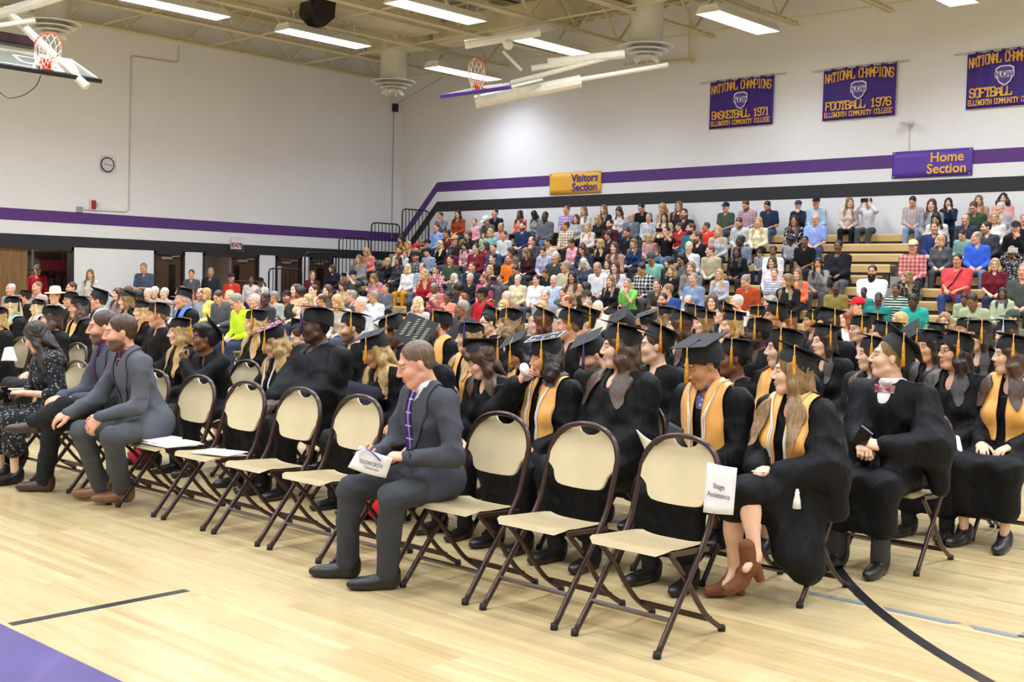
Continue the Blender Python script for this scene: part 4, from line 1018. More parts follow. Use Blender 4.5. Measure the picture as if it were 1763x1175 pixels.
def body_arrays(P, hands=('relax', 'relax'), fd=(None, None), pn=(None, None), h=0.018, jaw=1.0, headh=0.0055, handh=0.0055, feet=False):
    lo, hi = bounds(P, 0.14); f = Field(lo, hi, h)
    torso(f, P, -0.03, 0.05, False)
    limbs(f, P, (0.04, 0.033, 0.026), (0.06, 0.043, 0.031) if not feet else (0.07, 0.052, 0.033))
    for s in 'LR':
        m = P.K[s]*0.65+P.A[s]*0.35; f.ell(m+np.array([0, 0.012, 0]), (0.05, 0.05, 0.09) if feet else (0.037, 0.04, 0.08), 0.03)
        if feet: f.cone(P.A[s], P.A[s]+np.array([0, -0.1, -0.052]), 0.03, 0.02, 0.02)
    hc = P.headM[:3, 3]
    f.cone(P.t((0, 0.025, 0.45)), xf(P.headM, np.array([[0, 0.022, -0.06]]))[0], 0.056 if not P.fem else 0.05, 0.047 if not P.fem else 0.041, 0.04)
    parts = [f.mesh()]
    V, F, A, sc = head(P.fem, jaw, P.child, headh); P.headscale = sc
    parts.append((xf(P.headM, V), F, A))
    for i, s in enumerate('LR'):
        if hands[i] is None: continue
        V, F = hand(hands[i], handh); M = hand_frame(P, s, fd[i], pn[i])
        fl = np.linalg.det(M[:3, :3]) < 0
        parts.append((xf(M, V*(0.93 if P.fem else 1.0)*(0.8 if P.child else 1)), F[:, ::-1] if fl else F))
    return cat(parts)
def folds(f, a=0.005, sx=38.0, sz=9.0, pleat=0.0, zc=0.62):
    X, Y, Z = f.XYZ()
    w = 0.9*np.sin(9*X+4*Z)+0.8*np.sin(8*Z-5*Y)+0.6*np.sin(13*Y+3*X)
    rid = lambda q: (1-np.abs(np.sin(q)))**2
    c = rid(14*X+9*Z-6*Y+w)+0.8*rid(-11*X+13*Z+7*Y+1.3*w+1.7)+0.6*rid(19*Y+8*Z+w*1.2+0.6)
    f.D = f.D-np.float32(a)*(c-0.75).astype(np.float32)
    if pleat: f.D = f.D+np.float32(pleat)*(np.sin(135*X+5*np.sin(7*Z)+3*np.sin(9*Y))*sst(zc, zc+0.12, Z)).astype(np.float32)
def gown_field(P, h=0.018, neck=True, hem=0.22, amp=0.007, sleeve=1.0, slit=False, arms=True, hang=0.0):
    lo, hi = bounds(P, 0.2); f = Field(lo, hi, h)
    torso(f, P, 0.012, 0.06)
    An = {}
    for s, sg in (('L', 1), ('R', -1)):
        S, E, W = P.S[s], P.E[s], P.Wr[s]
        We = W*0.9+E*0.1
        if arms: f.cone(S, E, 0.064, 0.068*sleeve, 0.05); f.cone(E, We, 0.064*sleeve, 0.052*sleeve, 0.03)
        dr = np.array([sg*0.01, 0.01, -0.075*sleeve])
        if arms: f.cone(E+dr*0.6, We+dr, 0.05, 0.035, 0.07)
        if hang and arms and s == 'L': f.cone(E+np.array([0.02, 0.03, 0.0]), E+np.array([0.06, 0.07, -0.2*hang]), 0.078, 0.06, 0.07); f.cone(S+np.array([0.02, 0.03, -0.1]), E+np.array([0.05, 0.06, -0.05]), 0.07, 0.08, 0.06)
        f.cone(P.H[s], P.K[s]+np.array([0, 0.01, -0.01]), 0.11+P.fat*.5, 0.082, 0.06)
        A = P.A[s].copy(); d = P.K[s]-A; A = A+d*max(0, (hem-A[2])/(d[2]+1e-6)); An[s] = A
        if not slit: f.cone(P.K[s], A, 0.082, 0.085, 0.06)
    f.cone(P.hip+np.array([0, -0.1, -0.03]), (P.K['L']+P.K['R'])/2+np.array([0, 0.03, -0.03]), 0.1, 0.07, 0.06)
    f.cone(P.K['L'], P.K['R'], 0.07, 0.07, 0.05)
    mk, ma = (P.K['L']+P.K['R'])/2, (An['L']+An['R'])/2
    if not slit: f.cone(mk+np.array([0, 0.02, -0.02]), ma+np.array([0, 0.01, 0]), 0.06, 0.07, 0.08)
    else:
        f.cone((0.13, -0.12, 0.48), (0.19, -0.2, 0.2), 0.1, 0.1, 0.07); f.cone((0.05, -0.25, 0.52), (0.14, -0.3, 0.26), 0.09, 0.07, 0.07); f.cone((-0.17, -0.3, 0.5), (-0.2, -0.33, 0.3), 0.07, 0.06, 0.06)
    folds(f, amp, pleat=0.0022, zc=P.hip[2]+0.12)
    if neck:
        R = P.T[:3, :3]
        f.ell(P.t((0, -0.085, 0.475)), (0.042, 0.06, 0.08), 0.015, R, sub=True); f.ell(P.t((0, 0.01, 0.545)), (0.062, 0.065, 0.06), 0.015, R, sub=True)
    return f
def shirt_field(P, h=0.018, g=0.006, sleeve='long', amp=0.005, neck=0.05, hemz=None, arms=None):
    lo, hi = bounds(P, 0.16); f = Field(lo, hi, h); torso(f, P, g, 0.05)
    a = arms or (0.06, 0.052, 0.04)
    for s in 'LR':
        S, E, W = P.S[s], P.E[s], P.Wr[s]
        if sleeve == 'long': f.cone(S, E, a[0], a[1], 0.04); f.cone(E, W*0.97+E*0.03, a[1], a[2], 0.02)
        elif sleeve == 'short': f.cone(S, S+(E-S)*0.72, a[0]+0.004, a[0], 0.04)
        elif sleeve == 'elbow': f.cone(S, E, a[0], a[1], 0.04); f.cone(E, E+(W-E)*0.25, a[1], a[1], 0.02)
    folds(f, amp)
    R = P.T[:3, :3]
    f.ell(P.t((0, 0.0, 0.555)), (0.06, 0.065, 0.06), 0.012, R, sub=True); f.ell(P.t((0, -0.07, 0.49)), (neck, 0.06, neck*1.3), 0.012, R, sub=True)
    return f
def trouser_field(P, h=0.018, g=0.0, hem=0.05, amp=0.004, skirt=False):
    lo, hi = bounds(P, 0.14); hi = np.array([hi[0], hi[1], P.hip[2]+0.2]); f = Field(lo, hi, h)
    R = P.T[:3, :3]; w = P.wide
    f.ell(P.t((0, 0.0, 0.0)), (0.165*w+g+P.fat*.8, 0.13+g+P.fat, 0.125+g), 0.04, R)
    for s in 'LR':
        An = P.A[s].copy(); d = P.K[s]-An; An = An+d*max(0, (hem-An[2])/(d[2]+1e-6))
        f.cone(P.H[s], P.K[s], 0.09+g, 0.07+g, 0.04); f.cone(P.K[s], An, 0.07+g, 0.058+g, 0.02)
    if skirt: f.cone((P.H['L']+P.H['R'])/2, (P.K['L']+P.K['R'])/2, 0.11, 0.1, 0.05)
    folds(f, amp)
    return f
def shoe_mesh(style='shoe'):
    if ('shoe', style) in _hair: return _hair[('shoe', style)]
    f = Field((-0.08, -0.24, -0.02), (0.08, 0.12, 0.2 if style == 'boot' else 0.14), 0.009)
    f.ell((0, -0.1, 0.03), (0.045, 0.11, 0.04), 0.03); f.ell((0, 0.02, 0.045), (0.038, 0.055, 0.05), 0.03); f.cone((0, 0.015, 0.05), (0, 0.03, 0.09), 0.042, 0.045, 0.03); f.cone((0, -0.01, 0.055), (0, -0.07, 0.04), 0.036, 0.034, 0.02)
    if style == 'heel':
        f = Field((-0.08, -0.24, -0.02), (0.08, 0.12, 0.26), 0.008)
        f.ell((0, -0.11, 0.035), (0.042, 0.085, 0.032), 0.03); f.cone((0, -0.08, 0.04), (0, 0.0, 0.1), 0.036, 0.042, 0.02); f.cone((0, 0.0, 0.1), (0, 0.015, 0.2), 0.045, 0.043, 0.02); f.cone((0, 0.03, 0.08), (0, 0.035, 0.015), 0.032, 0.026, 0.01); f.ell((0, -0.19, 0.04), (0.018, 0.02, 0.012), 0.006, sub=True)
    if style == 'boot': f.cone((0, 0.02, 0.08), (0, 0.035, 0.17), 0.046, 0.05, 0.03)
    X, Y, Z = f.XYZ(); f.D = np.maximum(f.D, -(Z-0.0)-0*X)
    V, F = f.mesh(); me = np_mesh('shoe', V, F); _hair[('shoe', style)] = me; return me
# ------------------------------------------------------------------ skin, hair, cloth
SKIN = {'fair': ('E8B99A', 'C4786A'), 'pink': ('E0A486', 'BC6A5C'), 'tan': ('C98F66', 'A2604E'), 'olive': ('D3A078', 'AC6656'), 'brown': ('7D5238', '6B3B33'), 'dark': ('4E3226', '4A2A26')}
HAIRC = {'black': '17120F', 'dark': '2C1E16', 'brown': '4C3322', 'auburn': '5E2E1C', 'red': '8A4A28', 'dirty': '8A6A42', 'blonde': 'BE9A62', 'pale': 'D9C394', 'ash': '6A5442', 'grey': '8C8880', 'white': 'CFCBC2'}
def skin(tone='fair', hc='brown', beard=0.0):
    key = 'skin %s %s %.1f' % (tone, hc, beard)
    if key in MATS: return MATS[key]
    m, nt, b = new_mat(key); c, l = (srgb(v) for v in SKIN[tone]); hcol = srgb(HAIRC[hc])
    tc = nt.nodes.new('ShaderNodeTexCoord'); n = nd(nt, 'ShaderNodeTexNoise', Scale=14.0, Detail=3.0); lk(nt, tc.outputs['Object'], n.inputs['Vector'])
    base = ramp(nt, n.outputs[0], [(0.3, tuple(v*0.9 for v in c)), (0.7, tuple(min(1, v*1.06) for v in c))])
    at = nt.nodes.new('ShaderNodeAttribute'); at.attribute_name = 'feat'; sp = nt.nodes.new('ShaderNodeSeparateColor'); lk(nt, at.outputs['Color'], sp.inputs[0])
    x = mixc(nt, mth(nt, 'MULTIPLY', sp.outputs[1], 0.75), base, l)
    x = mixc(nt, mth(nt, 'MULTIPLY', sp.outputs[0], 0.75), x, tuple(v*0.8 for v in hcol))
    if beard: x = mixc(nt, mth(nt, 'MULTIPLY', at.outputs['Alpha'], beard), x, tuple(v*0.9 for v in hcol))
    e = mth(nt, 'MULTIPLY', sp.outputs[2], 2.0)
    x = mixc(nt, mth(nt, 'MINIMUM', e, 1.0), x, (0.42, 0.36, 0.33)); x = mixc(nt, mth(nt, 'SUBTRACT', e, 1.0), x, (0.03, 0.02, 0.015))
    lk(nt, x, b.inputs['Base Color']); b.inputs['Roughness'].default_value = 0.48
    b.inputs['Subsurface Weight'].default_value = 0.0
    MATS[key] = m; return m
def hairm(c):
    key = 'hair '+c
    if key in MATS: return MATS[key]
    m, nt, b = new_mat(key); col = srgb(HAIRC[c]); tc = nt.nodes.new('ShaderNodeTexCoord')
    mp = nd(nt, 'ShaderNodeMapping'); mp.inputs['Scale'].default_value = (90, 90, 7); lk(nt, tc.outputs['Object'], mp.inputs[0])
    n = nd(nt, 'ShaderNodeTexNoise', Scale=1.0, Detail=3.0, Distortion=0.6); lk(nt, mp.outputs[0], n.inputs['Vector'])
    lk(nt, ramp(nt, n.outputs[0], [(0.25, tuple(v*0.45 for v in col)), (0.55, col), (0.8, tuple(min(1, v*1.5+0.01) for v in col))]), b.inputs['Base Color'])
    b.inputs['Roughness'].default_value = 0.42
    bp = nd(nt, 'ShaderNodeBump', Strength=0.5, Distance=0.004); lk(nt, n.outputs[0], bp.inputs['Height']); lk(nt, bp.outputs[0], b.inputs['Normal'])
    MATS[key] = m; return m
def cloth(spec):
    """'RRGGBB' plain, or 'plaid A B C', 'stripe A B', 'check A B', 'floral A B', 'print A B'"""
    key = 'cloth '+spec
    if key in MATS: return MATS[key]
    t = spec.split()
    m, nt, b = new_mat(key); tc = nt.nodes.new('ShaderNodeTexCoord'); sp = nt.nodes.new('ShaderNodeSeparateXYZ'); lk(nt, tc.outputs['Object'], sp.inputs[0])
    def band(ax, freq, width, ph=0.0):
        u = mth(nt, 'FRACT', mth(nt, 'MULTIPLY_ADD', sp.outputs[ax], freq, ph)); return mth(nt, 'LESS_THAN', u, width)
    if len(t) == 1: kind, cs = 'plain', [srgb(t[0])]
    else: kind, cs = t[0], [srgb(c) for c in t[1:]]
    if kind == 'plain': x = None; col = cs[0]
    elif kind in ('plaid', 'check'):
        fq = 14 if kind == 'plaid' else 24
        hx, hz = band(0, fq, 0.42), band(2, fq, 0.42)
        f = mth(nt, 'MULTIPLY', mth(nt, 'ADD', hx, hz), 0.5); x = mixc(nt, f, cs[0], cs[1])
        if len(cs) > 2: x = mixc(nt, mth(nt, 'MAXIMUM', band(0, fq, 0.1, 0.3), band(2, fq, 0.1, 0.3)), x, cs[2])
    elif kind == 'stripe': x = mixc(nt, band(0, 24, 0.45), cs[0], cs[1])
    elif kind == 'hstripe': x = mixc(nt, band(2, 20, 0.45), cs[0], cs[1])
    else:
        vo = nd(nt, 'ShaderNodeTexVoronoi', Scale=26.0 if kind == 'floral' else 38.0); lk(nt, tc.outputs['Object'], vo.inputs['Vector'])
        x = mixc(nt, mth(nt, 'LESS_THAN', vo.outputs['Distance'], 0.36 if kind == 'floral' else 0.3), cs[0], cs[1])
        if len(cs) > 2:
            v2 = nd(nt, 'ShaderNodeTexVoronoi', Scale=15.0); lk(nt, tc.outputs['Object'], v2.inputs['Vector']); x = mixc(nt, mth(nt, 'LESS_THAN', v2.outputs['Distance'], 0.25), x, cs[2])
    n = nd(nt, 'ShaderNodeTexNoise', Scale=9.0, Detail=4.0); lk(nt, tc.outputs['Object'], n.inputs['Vector'])
    if x is None: lk(nt, ramp(nt, n.outputs[0], [(0.3, tuple(v*0.86 for v in col)), (0.7, tuple(min(1, v*1.1) for v in col))]), b.inputs['Base Color'])
    else: lk(nt, x, b.inputs['Base Color'])
    b.inputs['Roughness'].default_value = 0.85; b.inputs['Specular IOR Level'].default_value = 0.25
    bp = nd(nt, 'ShaderNodeBump', Strength=0.25, Distance=0.012); lk(nt, n.outputs[0], bp.inputs['Height']); lk(nt, bp.outputs[0], b.inputs['Normal'])
    MATS[key] = m; return m
def gown_mat():
    m, nt, b = new_mat('black gown cloth'); tc = nt.nodes.new('ShaderNodeTexCoord')
    mp = nd(nt, 'ShaderNodeMapping'); mp.inputs['Scale'].default_value = (16, 16, 3.5); lk(nt, tc.outputs['Object'], mp.inputs[0])
    n = nd(nt, 'ShaderNodeTexNoise', Scale=1.0, Detail=3.0, Distortion=0.8); lk(nt, mp.outputs[0], n.inputs['Vector'])
    lk(nt, ramp(nt, n.outputs[0], [(0.3, srgb('080809')), (0.75, srgb('111214'))]), b.inputs['Base Color'])
    b.inputs['Roughness'].default_value = 0.62; b.inputs['Specular IOR Level'].default_value = 0.2
    bp = nd(nt, 'ShaderNodeBump', Strength=0.7, Distance=0.02); lk(nt, n.outputs[0], bp.inputs['Height']); lk(nt, bp.outputs[0], b.inputs['Normal'])
    return m
GOWN = gown_mat()
def satin_mat(name, col):
    if name in MATS: return MATS[name]
    m, nt, b = new_mat(name); tc = nt.nodes.new('ShaderNodeTexCoord'); c = srgb(col)
    mp = nd(nt, 'ShaderNodeMapping'); mp.inputs['Scale'].default_value = (14, 14, 5); lk(nt, tc.outputs['Object'], mp.inputs[0])
    n = nd(nt, 'ShaderNodeTexNoise', Scale=1.0, Detail=2.0); lk(nt, mp.outputs[0], n.inputs['Vector'])
    lk(nt, ramp(nt, n.outputs[0], [(0.3, tuple(v*0.85 for v in c)), (0.7, tuple(min(1, v*1.1) for v in c))]), b.inputs['Base Color'])
    b.inputs['Roughness'].default_value = 0.38; b.inputs['Sheen Weight'].default_value = 0.2
    bp = nd(nt, 'ShaderNodeBump', Strength=0.4, Distance=0.02); lk(nt, n.outputs[0], bp.inputs['Height']); lk(nt, bp.outputs[0], b.inputs['Normal'])
    MATS[name] = m; return m
GOLD = satin_mat('gold satin', 'F0AE55')
CAPM = plain('black cap cloth', '17171A', 0.75, noise=0.12, nscale=40)
TGOLD = plain('gold tassel thread', 'DF9A2A', 0.55, noise=0.2, nscale=90); TPURP = plain('purple tassel thread', '43306F', 0.55, noise=0.2, nscale=90)
TWHITE = plain('white cord', 'E6E3DA', 0.6, noise=0.06); TLBLUE = plain('pale blue tassel thread', 'A9C6CC', 0.55, noise=0.15, nscale=90); TBLACK = plain('black tassel thread', '1A1A1C', 0.6, noise=0.2, nscale=90)
TORANGE = plain('orange tassel thread', 'D98A50', 0.55, noise=0.2, nscale=90)
# ------------------------------------------------------------------ mortarboard in the head frame
def cap_meshes():
    m = MB()
    n = 28; rings = [(0.096, 0.116, 0.028), (0.096, 0.116, 0.06), (0.094, 0.114, 0.09), (0.084, 0.101, 0.118), (0.05, 0.06, 0.132), (0.012, 0.012, 0.134)]
    v, f = [], []
    for i, (a, b, z) in enumerate(rings):
        for k in range(n):
            t = 2*PI*k/n; dip = 0.0
            if i == 0: dip = -0.03*max(0, math.sin(t))+0.012*max(0, -math.sin(t))
            v.append((a*math.cos(t), 0.022+b*math.sin(t), z+dip))
    for i in range(len(rings)-1): f += [(i*n+k, i*n+(k+1) % n, (i+1)*n+(k+1) % n, (i+1)*n+k) for k in range(n)]
    f.append(tuple((len(rings)-1)*n+k for k in range(n)))
    m.add(v, f)
    h = 0.122
    m2 = MB().box((-h, -h, 0.1345), (h, h, 0.1395), Matrix.Translation((0, 0.022, 0)) @ Matrix.Rotation(PI/4, 4, 'Z'))
    m.add(m2.v, m2.f)
    m.lathe([(0.012, 0.139), (0.012, 0.144), (0.006, 0.147)], (0, 0.022, 0), 10)
    cap = m.mesh('mortarboard'); cap.shade_smooth(); cap.set_sharp_from_angle(angle=0.6)
    def tassel(ang):
        # cord from the button to the rim of the board (the board is a diamond in this frame)
        q = h*math.sqrt(2)/(abs(math.cos(ang))+abs(math.sin(ang))); e = (q*math.cos(ang), 0.022+q*math.sin(ang))
        c = MB().tube([(0, 0.022, 0.147), (e[0]*0.5, 0.022+(e[1]-0.022)*0.5, 0.1425), (e[0]*0.98, 0.022+(e[1]-0.022)*0.98, 0.142), (e[0]*1.02, 0.022+(e[1]-0.022)*1.02, 0.136)], 0.0028, 6)
        return c.mesh('tassel_cord', True), (e[0]*1.02, 0.022+(e[1]-0.022)*1.02, 0.137)
    return cap, {k: tassel(a) for k, a in (('L', 0.25), ('R', PI-0.25), ('FL', -0.75), ('F', -1.3), ('FR', -2.3), ('B', 1.2))}
CAP, TASSEL = cap_meshes()
TUFT = MB().tube([(0, 0, z) for z in (0.002, -0.05, -0.055, -0.066, -0.074, -0.12, -0.19)], [0.003, 0.003, 0.008, 0.0075, 0.0085, 0.0105, 0.0125], 9).mesh('tassel', True)
GLASSF = plain('black spectacle frame', '141214', 0.3, noise=0.05)
def glasses_mesh():
    m = MB()
    for s in (-1, 1):
        m.tube([(s*0.031+0.021*math.cos(a), -0.104+0.010*abs(math.cos(a))*0, 0.003+0.0165*math.sin(a)) for a in np.linspace(0, 2*PI, 14)[:-1]], 0.0018, 5, closed=True)
        m.tube([(s*0.051, -0.103, 0.008), (s*0.074, -0.07, 0.008), (s*0.079, 0.01, 0.004)], 0.0018, 5)
    m.tube([(-0.01, -0.105, 0.006), (0.01, -0.105, 0.006)], 0.0018, 5)
    return m.mesh('glasses')
GLASSES = glasses_mesh()
def ballcap_mesh():
    f = Field((-0.12, -0.25, 0.0), (0.12, 0.16, 0.17), 0.008)
    f.ell((0, 0.02, 0.05), (0.092, 0.112, 0.092), 0.01); X, Y, Z = f.XYZ(); f.D = np.maximum(f.D, -(Z-0.042)+0*X)
    g = Field((-0.12, -0.25, 0.0), (0.12, 0.16, 0.17), 0.008); g.ell((0, -0.115, 0.045), (0.075, 0.085, 0.012), 0.01); f.D = np.minimum(f.D, g.D)
    V, F = f.mesh(); return np_mesh('cap', V, F)
BALLCAP = ballcap_mesh()
def hat_mesh():
    m = MB().lathe([(0.19, 0.055), (0.18, 0.06), (0.105, 0.06), (0.1, 0.1), (0.085, 0.165), (0.04, 0.18), (0.002, 0.17)], (0, 0.02, 0), 24); return m.mesh('hat', True)
HAT = hat_mesh()
def to_M(M): return Matrix([list(map(float, r)) for r in M])
# ------------------------------------------------------------------ putting a person together
_drp = {}
def add_head_bits(root, P, hair=None, hairc='brown', capspec=None, glasses=False, beard=None, headscale=0.97, hh=0.008, ballcap=None, hat=None, over=None, gap=0.012):
    S = Matrix.Diagonal((headscale,)*3+(1,)); HM = to_M(P.headM) @ S
    if hair and over is not None and hair in LONG:
        k = (id(over), hair, hh, gap)
        if k not in _drp: _drp[k] = draped_hair('hair', hair, hh, P.headM, over, headscale, gap, P.hyaw, P.T)
        link('hair', _drp[k], hairm(hairc), root, True)
    elif hair:
        o = link('hair', hair_mesh(hair, hh), hairm(hairc), root, True); o.matrix_local = HM
    if beard:
        o = link('beard', beard_mesh(beard == 'big'), hairm(hairc), root, True); o.matrix_local = HM
    if capspec:
        tilt, yaw, tas, tcol = capspec[:4]
        C = HM @ to_M(Rz(yaw) @ Tr((0, 0, 0.03)) @ Rx(tilt) @ Tr((0, 0, -0.03)))
        o = link('mortarboard', CAP, CAPM, root); o.matrix_local = C
        if tas:
            cm, e = TASSEL[tas]
            c = link('tassel_cord', cm, capspec[4] if len(capspec) > 4 else tcol, o, True); t = link('tassel', TUFT, tcol, o, True)
            t.matrix_local = C.inverted() @ Matrix.Translation(C @ Vector(e))
    if glasses: o = link('glasses', GLASSES, GLASSF, root); o.matrix_local = HM
    if ballcap: o = link('cap', BALLCAP, cloth(ballcap), root, True); o.matrix_local = HM
    if hat: o = link('hat', HAT, cloth(hat), root, True); o.matrix_local = HM
def add_shoes(root, P, col='1B1816', style='shoe', yaw=0.0):
    for s in 'LR':
        o = link('shoe', shoe_mesh(style), plain('leather '+col, col, 0.35, noise=0.08), root, True)
        o.location = (P.A[s][0], P.A[s][1], P.A[s][2]-0.085); o.rotation_euler = (0, 0, yaw+(0.12 if s == 'L' else -0.12))
# ================================================================== the people in front, each built singly
def strip(f, P, cen, nor, wid, half, off=0.016, nu=8, smooth_n=6):
    """drape a band: cen/nor/wid lists in the torso frame"""
    n = (len(cen)-1)*smooth_n+1; t = np.linspace(0, len(cen)-1, n)
    ip = lambda a: np.stack([np.interp(t, np.arange(len(a)), np.array(a, float)[:, i]) for i in range(3)], 1)
    Cn, Nn, Wn = ip(cen), ip(nor), ip(wid); hf = np.interp(t, np.arange(len(half)), half) if hasattr(half, '__len__') else np.full(n, half)
    u = np.linspace(-1, 1, nu+1); R = P.T[:3, :3]
    Q = Cn[:, None]+Wn[:, None]*(u[None, :, None]*hf[:, None, None]); N = np.broadcast_to(Nn[:, None], Q.shape)
    Qw = xf(P.T, Q.reshape(-1, 3)).reshape(Q.shape); Nw = N @ R.T
    return f.drape(Qw, Nw, off)
def yoke(s, w=0.085, low=0.03, d=0.0):
    """centre line of a stole or cord, from the nape over the shoulder down the front"""
    cen = [(s*0.0, 0.11, 0.47), (s*0.05, 0.085, 0.5), (s*0.078, 0.03, 0.5), (s*0.082, -0.06, 0.45), (s*w, -0.11, 0.35), (s*(w+d), -0.12, 0.2), (s*(w+d*1.5), -0.13, low)]
    nor = [(0, 1, 0.4), (s*0.3, 0.8, 0.8), (s*0.3, 0.05, 1), (s*0.1, -0.8, 0.8), (0, -1, 0.15), (0, -1, 0), (0, -1, 0.25)]
    wid = [(s*0.6, 0, 0.8), (s*0.8, 0.1, 0.4), (s*1, 0, -0.2), (s*1, 0, 0), (s*1, 0, 0), (s*1, 0, 0), (s*1, 0, 0)]
    return cen, nor, wid
def add_stole(root, f, P, low=0.13, mat=None, half=0.058, w=0.088):
    for s in (1, -1):
        V, F = ribbon(strip(f, P, *yoke(s, w, low), [0.03, 0.04, 0.045, 0.05, half, half, half]), 0.004)
        link('stole', np_mesh('stole', V, F), mat or GOLD, root)
def add_cord(root, f, P, w=0.05, low=0.0, mat=None, r=0.004, n=2, tuft=False):
    for s in (1, -1):
        for j in range(n):
            G = strip(f, P, *yoke(s, w+0.011*j, low), 0.002, off=0.024)
            link('honor_cord', MB().tube([tuple(p) for p in G[:, 4]], r, 6).mesh('honor_cord', True), mat or TWHITE, root)
def grad(name, label, px, row, x=None, fem=False, tone='fair', hair='short', hairc='brown', cap=(0.1, 0, 'FL', None), stole=False, cords=0, glasses=False,
         beard=0.0, lean=0.08, hyaw=0.0, hpitch=0.05, hroll=0.0, hands=('relax', 'relax'), fd=(None, None), pn=(None, None), legs=None, shoes='15130F', shoestyle='shoe',
         wide=1.1, fat=0.0, side=0.0, twist=-0.08, collar=None, hh=0.0085, res=0.013, jaw=1.0, lh=None, rh=None, lpole=None, rpole=None, lk=None, rk=None, la=None, ra=None, hem=0.22, sleeve=1.18, slit=False, hang=0.0, trousers='232326', Yoff=0.0, neckf=0.0, group='seated graduates', headh=0.0053):
    P = pose(lean, twist, side, hyaw, hpitch, hroll, lh, rh, lpole, rpole, False, lk, rk, la, ra, fem, wide, fat, neckf=neckf)
    B = body_arrays(P, hands, fd, pn, 0.02, jaw, headh, 0.0045, feet=slit)
    Y = ROW_Y[row]+0.02+Yoff
    hp = P.headM[:3, 3]; q = at_Y(px[0], px[1], Y+hp[1]); sc = max(0.9, min(1.1, q[2]/hp[2]))
    q = at_Y(px[0], px[1], Y+hp[1]*sc)
    root = empty(name, (q[0]-hp[0]*sc, Y, 0), 0, sc); tag(root, label, 'person', group)
    link('body', np_mesh('body', *B[:2], {'feat': B[2]}), skin(tone, hairc, beard), root)
    f = gown_field(P, res, True, hem, 0.008, sleeve, slit, hang=hang); V, F = f.mesh(); link('gown', np_mesh('gown', V, F), GOWN, root)
    if collar:
        g = shirt_field(P, 0.014, 0.004, 'none', 0.001, 0.03); g.ell(P.t((0, -0.005, 0.515)), (0.064, 0.066, 0.035), 0.012, P.T[:3, :3]); g.ell(P.t((0, 0, 0.56)), (0.05, 0.055, 0.05), 0.006, P.T[:3, :3], sub=True)
        X, Y_, Z = g.XYZ(); g.D = np.maximum(g.D, -(Z-(P.t((0, 0, 0.36))[2]))+0*X)
        link('shirt', np_mesh('shirt', *g.mesh()), cloth(collar), root)
    fd_ = gown_field(P, 0.016, True, hem, 0.006, 1.0, slit, arms=False) if (stole or cords) else None
    if stole: add_stole(root, fd_, P, *(stole if isinstance(stole, tuple) else ()))
    if cords: add_cord(root, fd_, P, 0.045, 0.0 if cords is True else cords)
    if trousers: link('trousers', np_mesh('trousers', *trouser_field(P, 0.021, -0.008, 0.05, 0.004).mesh()), cloth(trousers), root)
    if shoes: add_shoes(root, P, shoes, shoestyle)
    cp = None
    if cap: cp = (cap[0], cap[1], cap[2], cap[3] or TGOLD)+tuple(cap[4:])
    add_head_bits(root, P, hair, hairc, cp, glasses, None, P.headscale, hh, over=f, gap=0.03 if stole else 0.014)
    root['_h'] = 1; del root['_h']
    return root, P, f
def prop(name, label, cat, mb_or_me, mat, group=None):
    me = mb_or_me.mesh(name) if isinstance(mb_or_me, MB) else mb_or_me
    o = link(name, me, mat); tag(o, label, cat, group); return o
PAPER = plain('white paper', 'EFEDEE', 0.6, noise=0.02)
def sheet(name, label, cat, pts, mat=None, thick=0.003, group=None):
    """a slightly bent sheet through four corner points (a,b,c,d) with a bow"""
    a, b, c, d = (np.array(p, float) for p in pts); n = 6
    nrm = np.cross(b-a, d-a); nrm = nrm/np.linalg.norm(nrm); G = np.zeros((n+1, n+1, 3))
    for i in range(n+1):
        for j in range(n+1):
            u, v = i/n, j/n; G[i, j] = a*(1-u)*(1-v)+b*u*(1-v)+c*u*v+d*(1-u)*v+nrm*0.012*math.sin(PI*u)
    V, F = ribbon(G, thick); o = link(name, np_mesh(name, V, F), mat or PAPER); tag(o, label, cat, group); return o
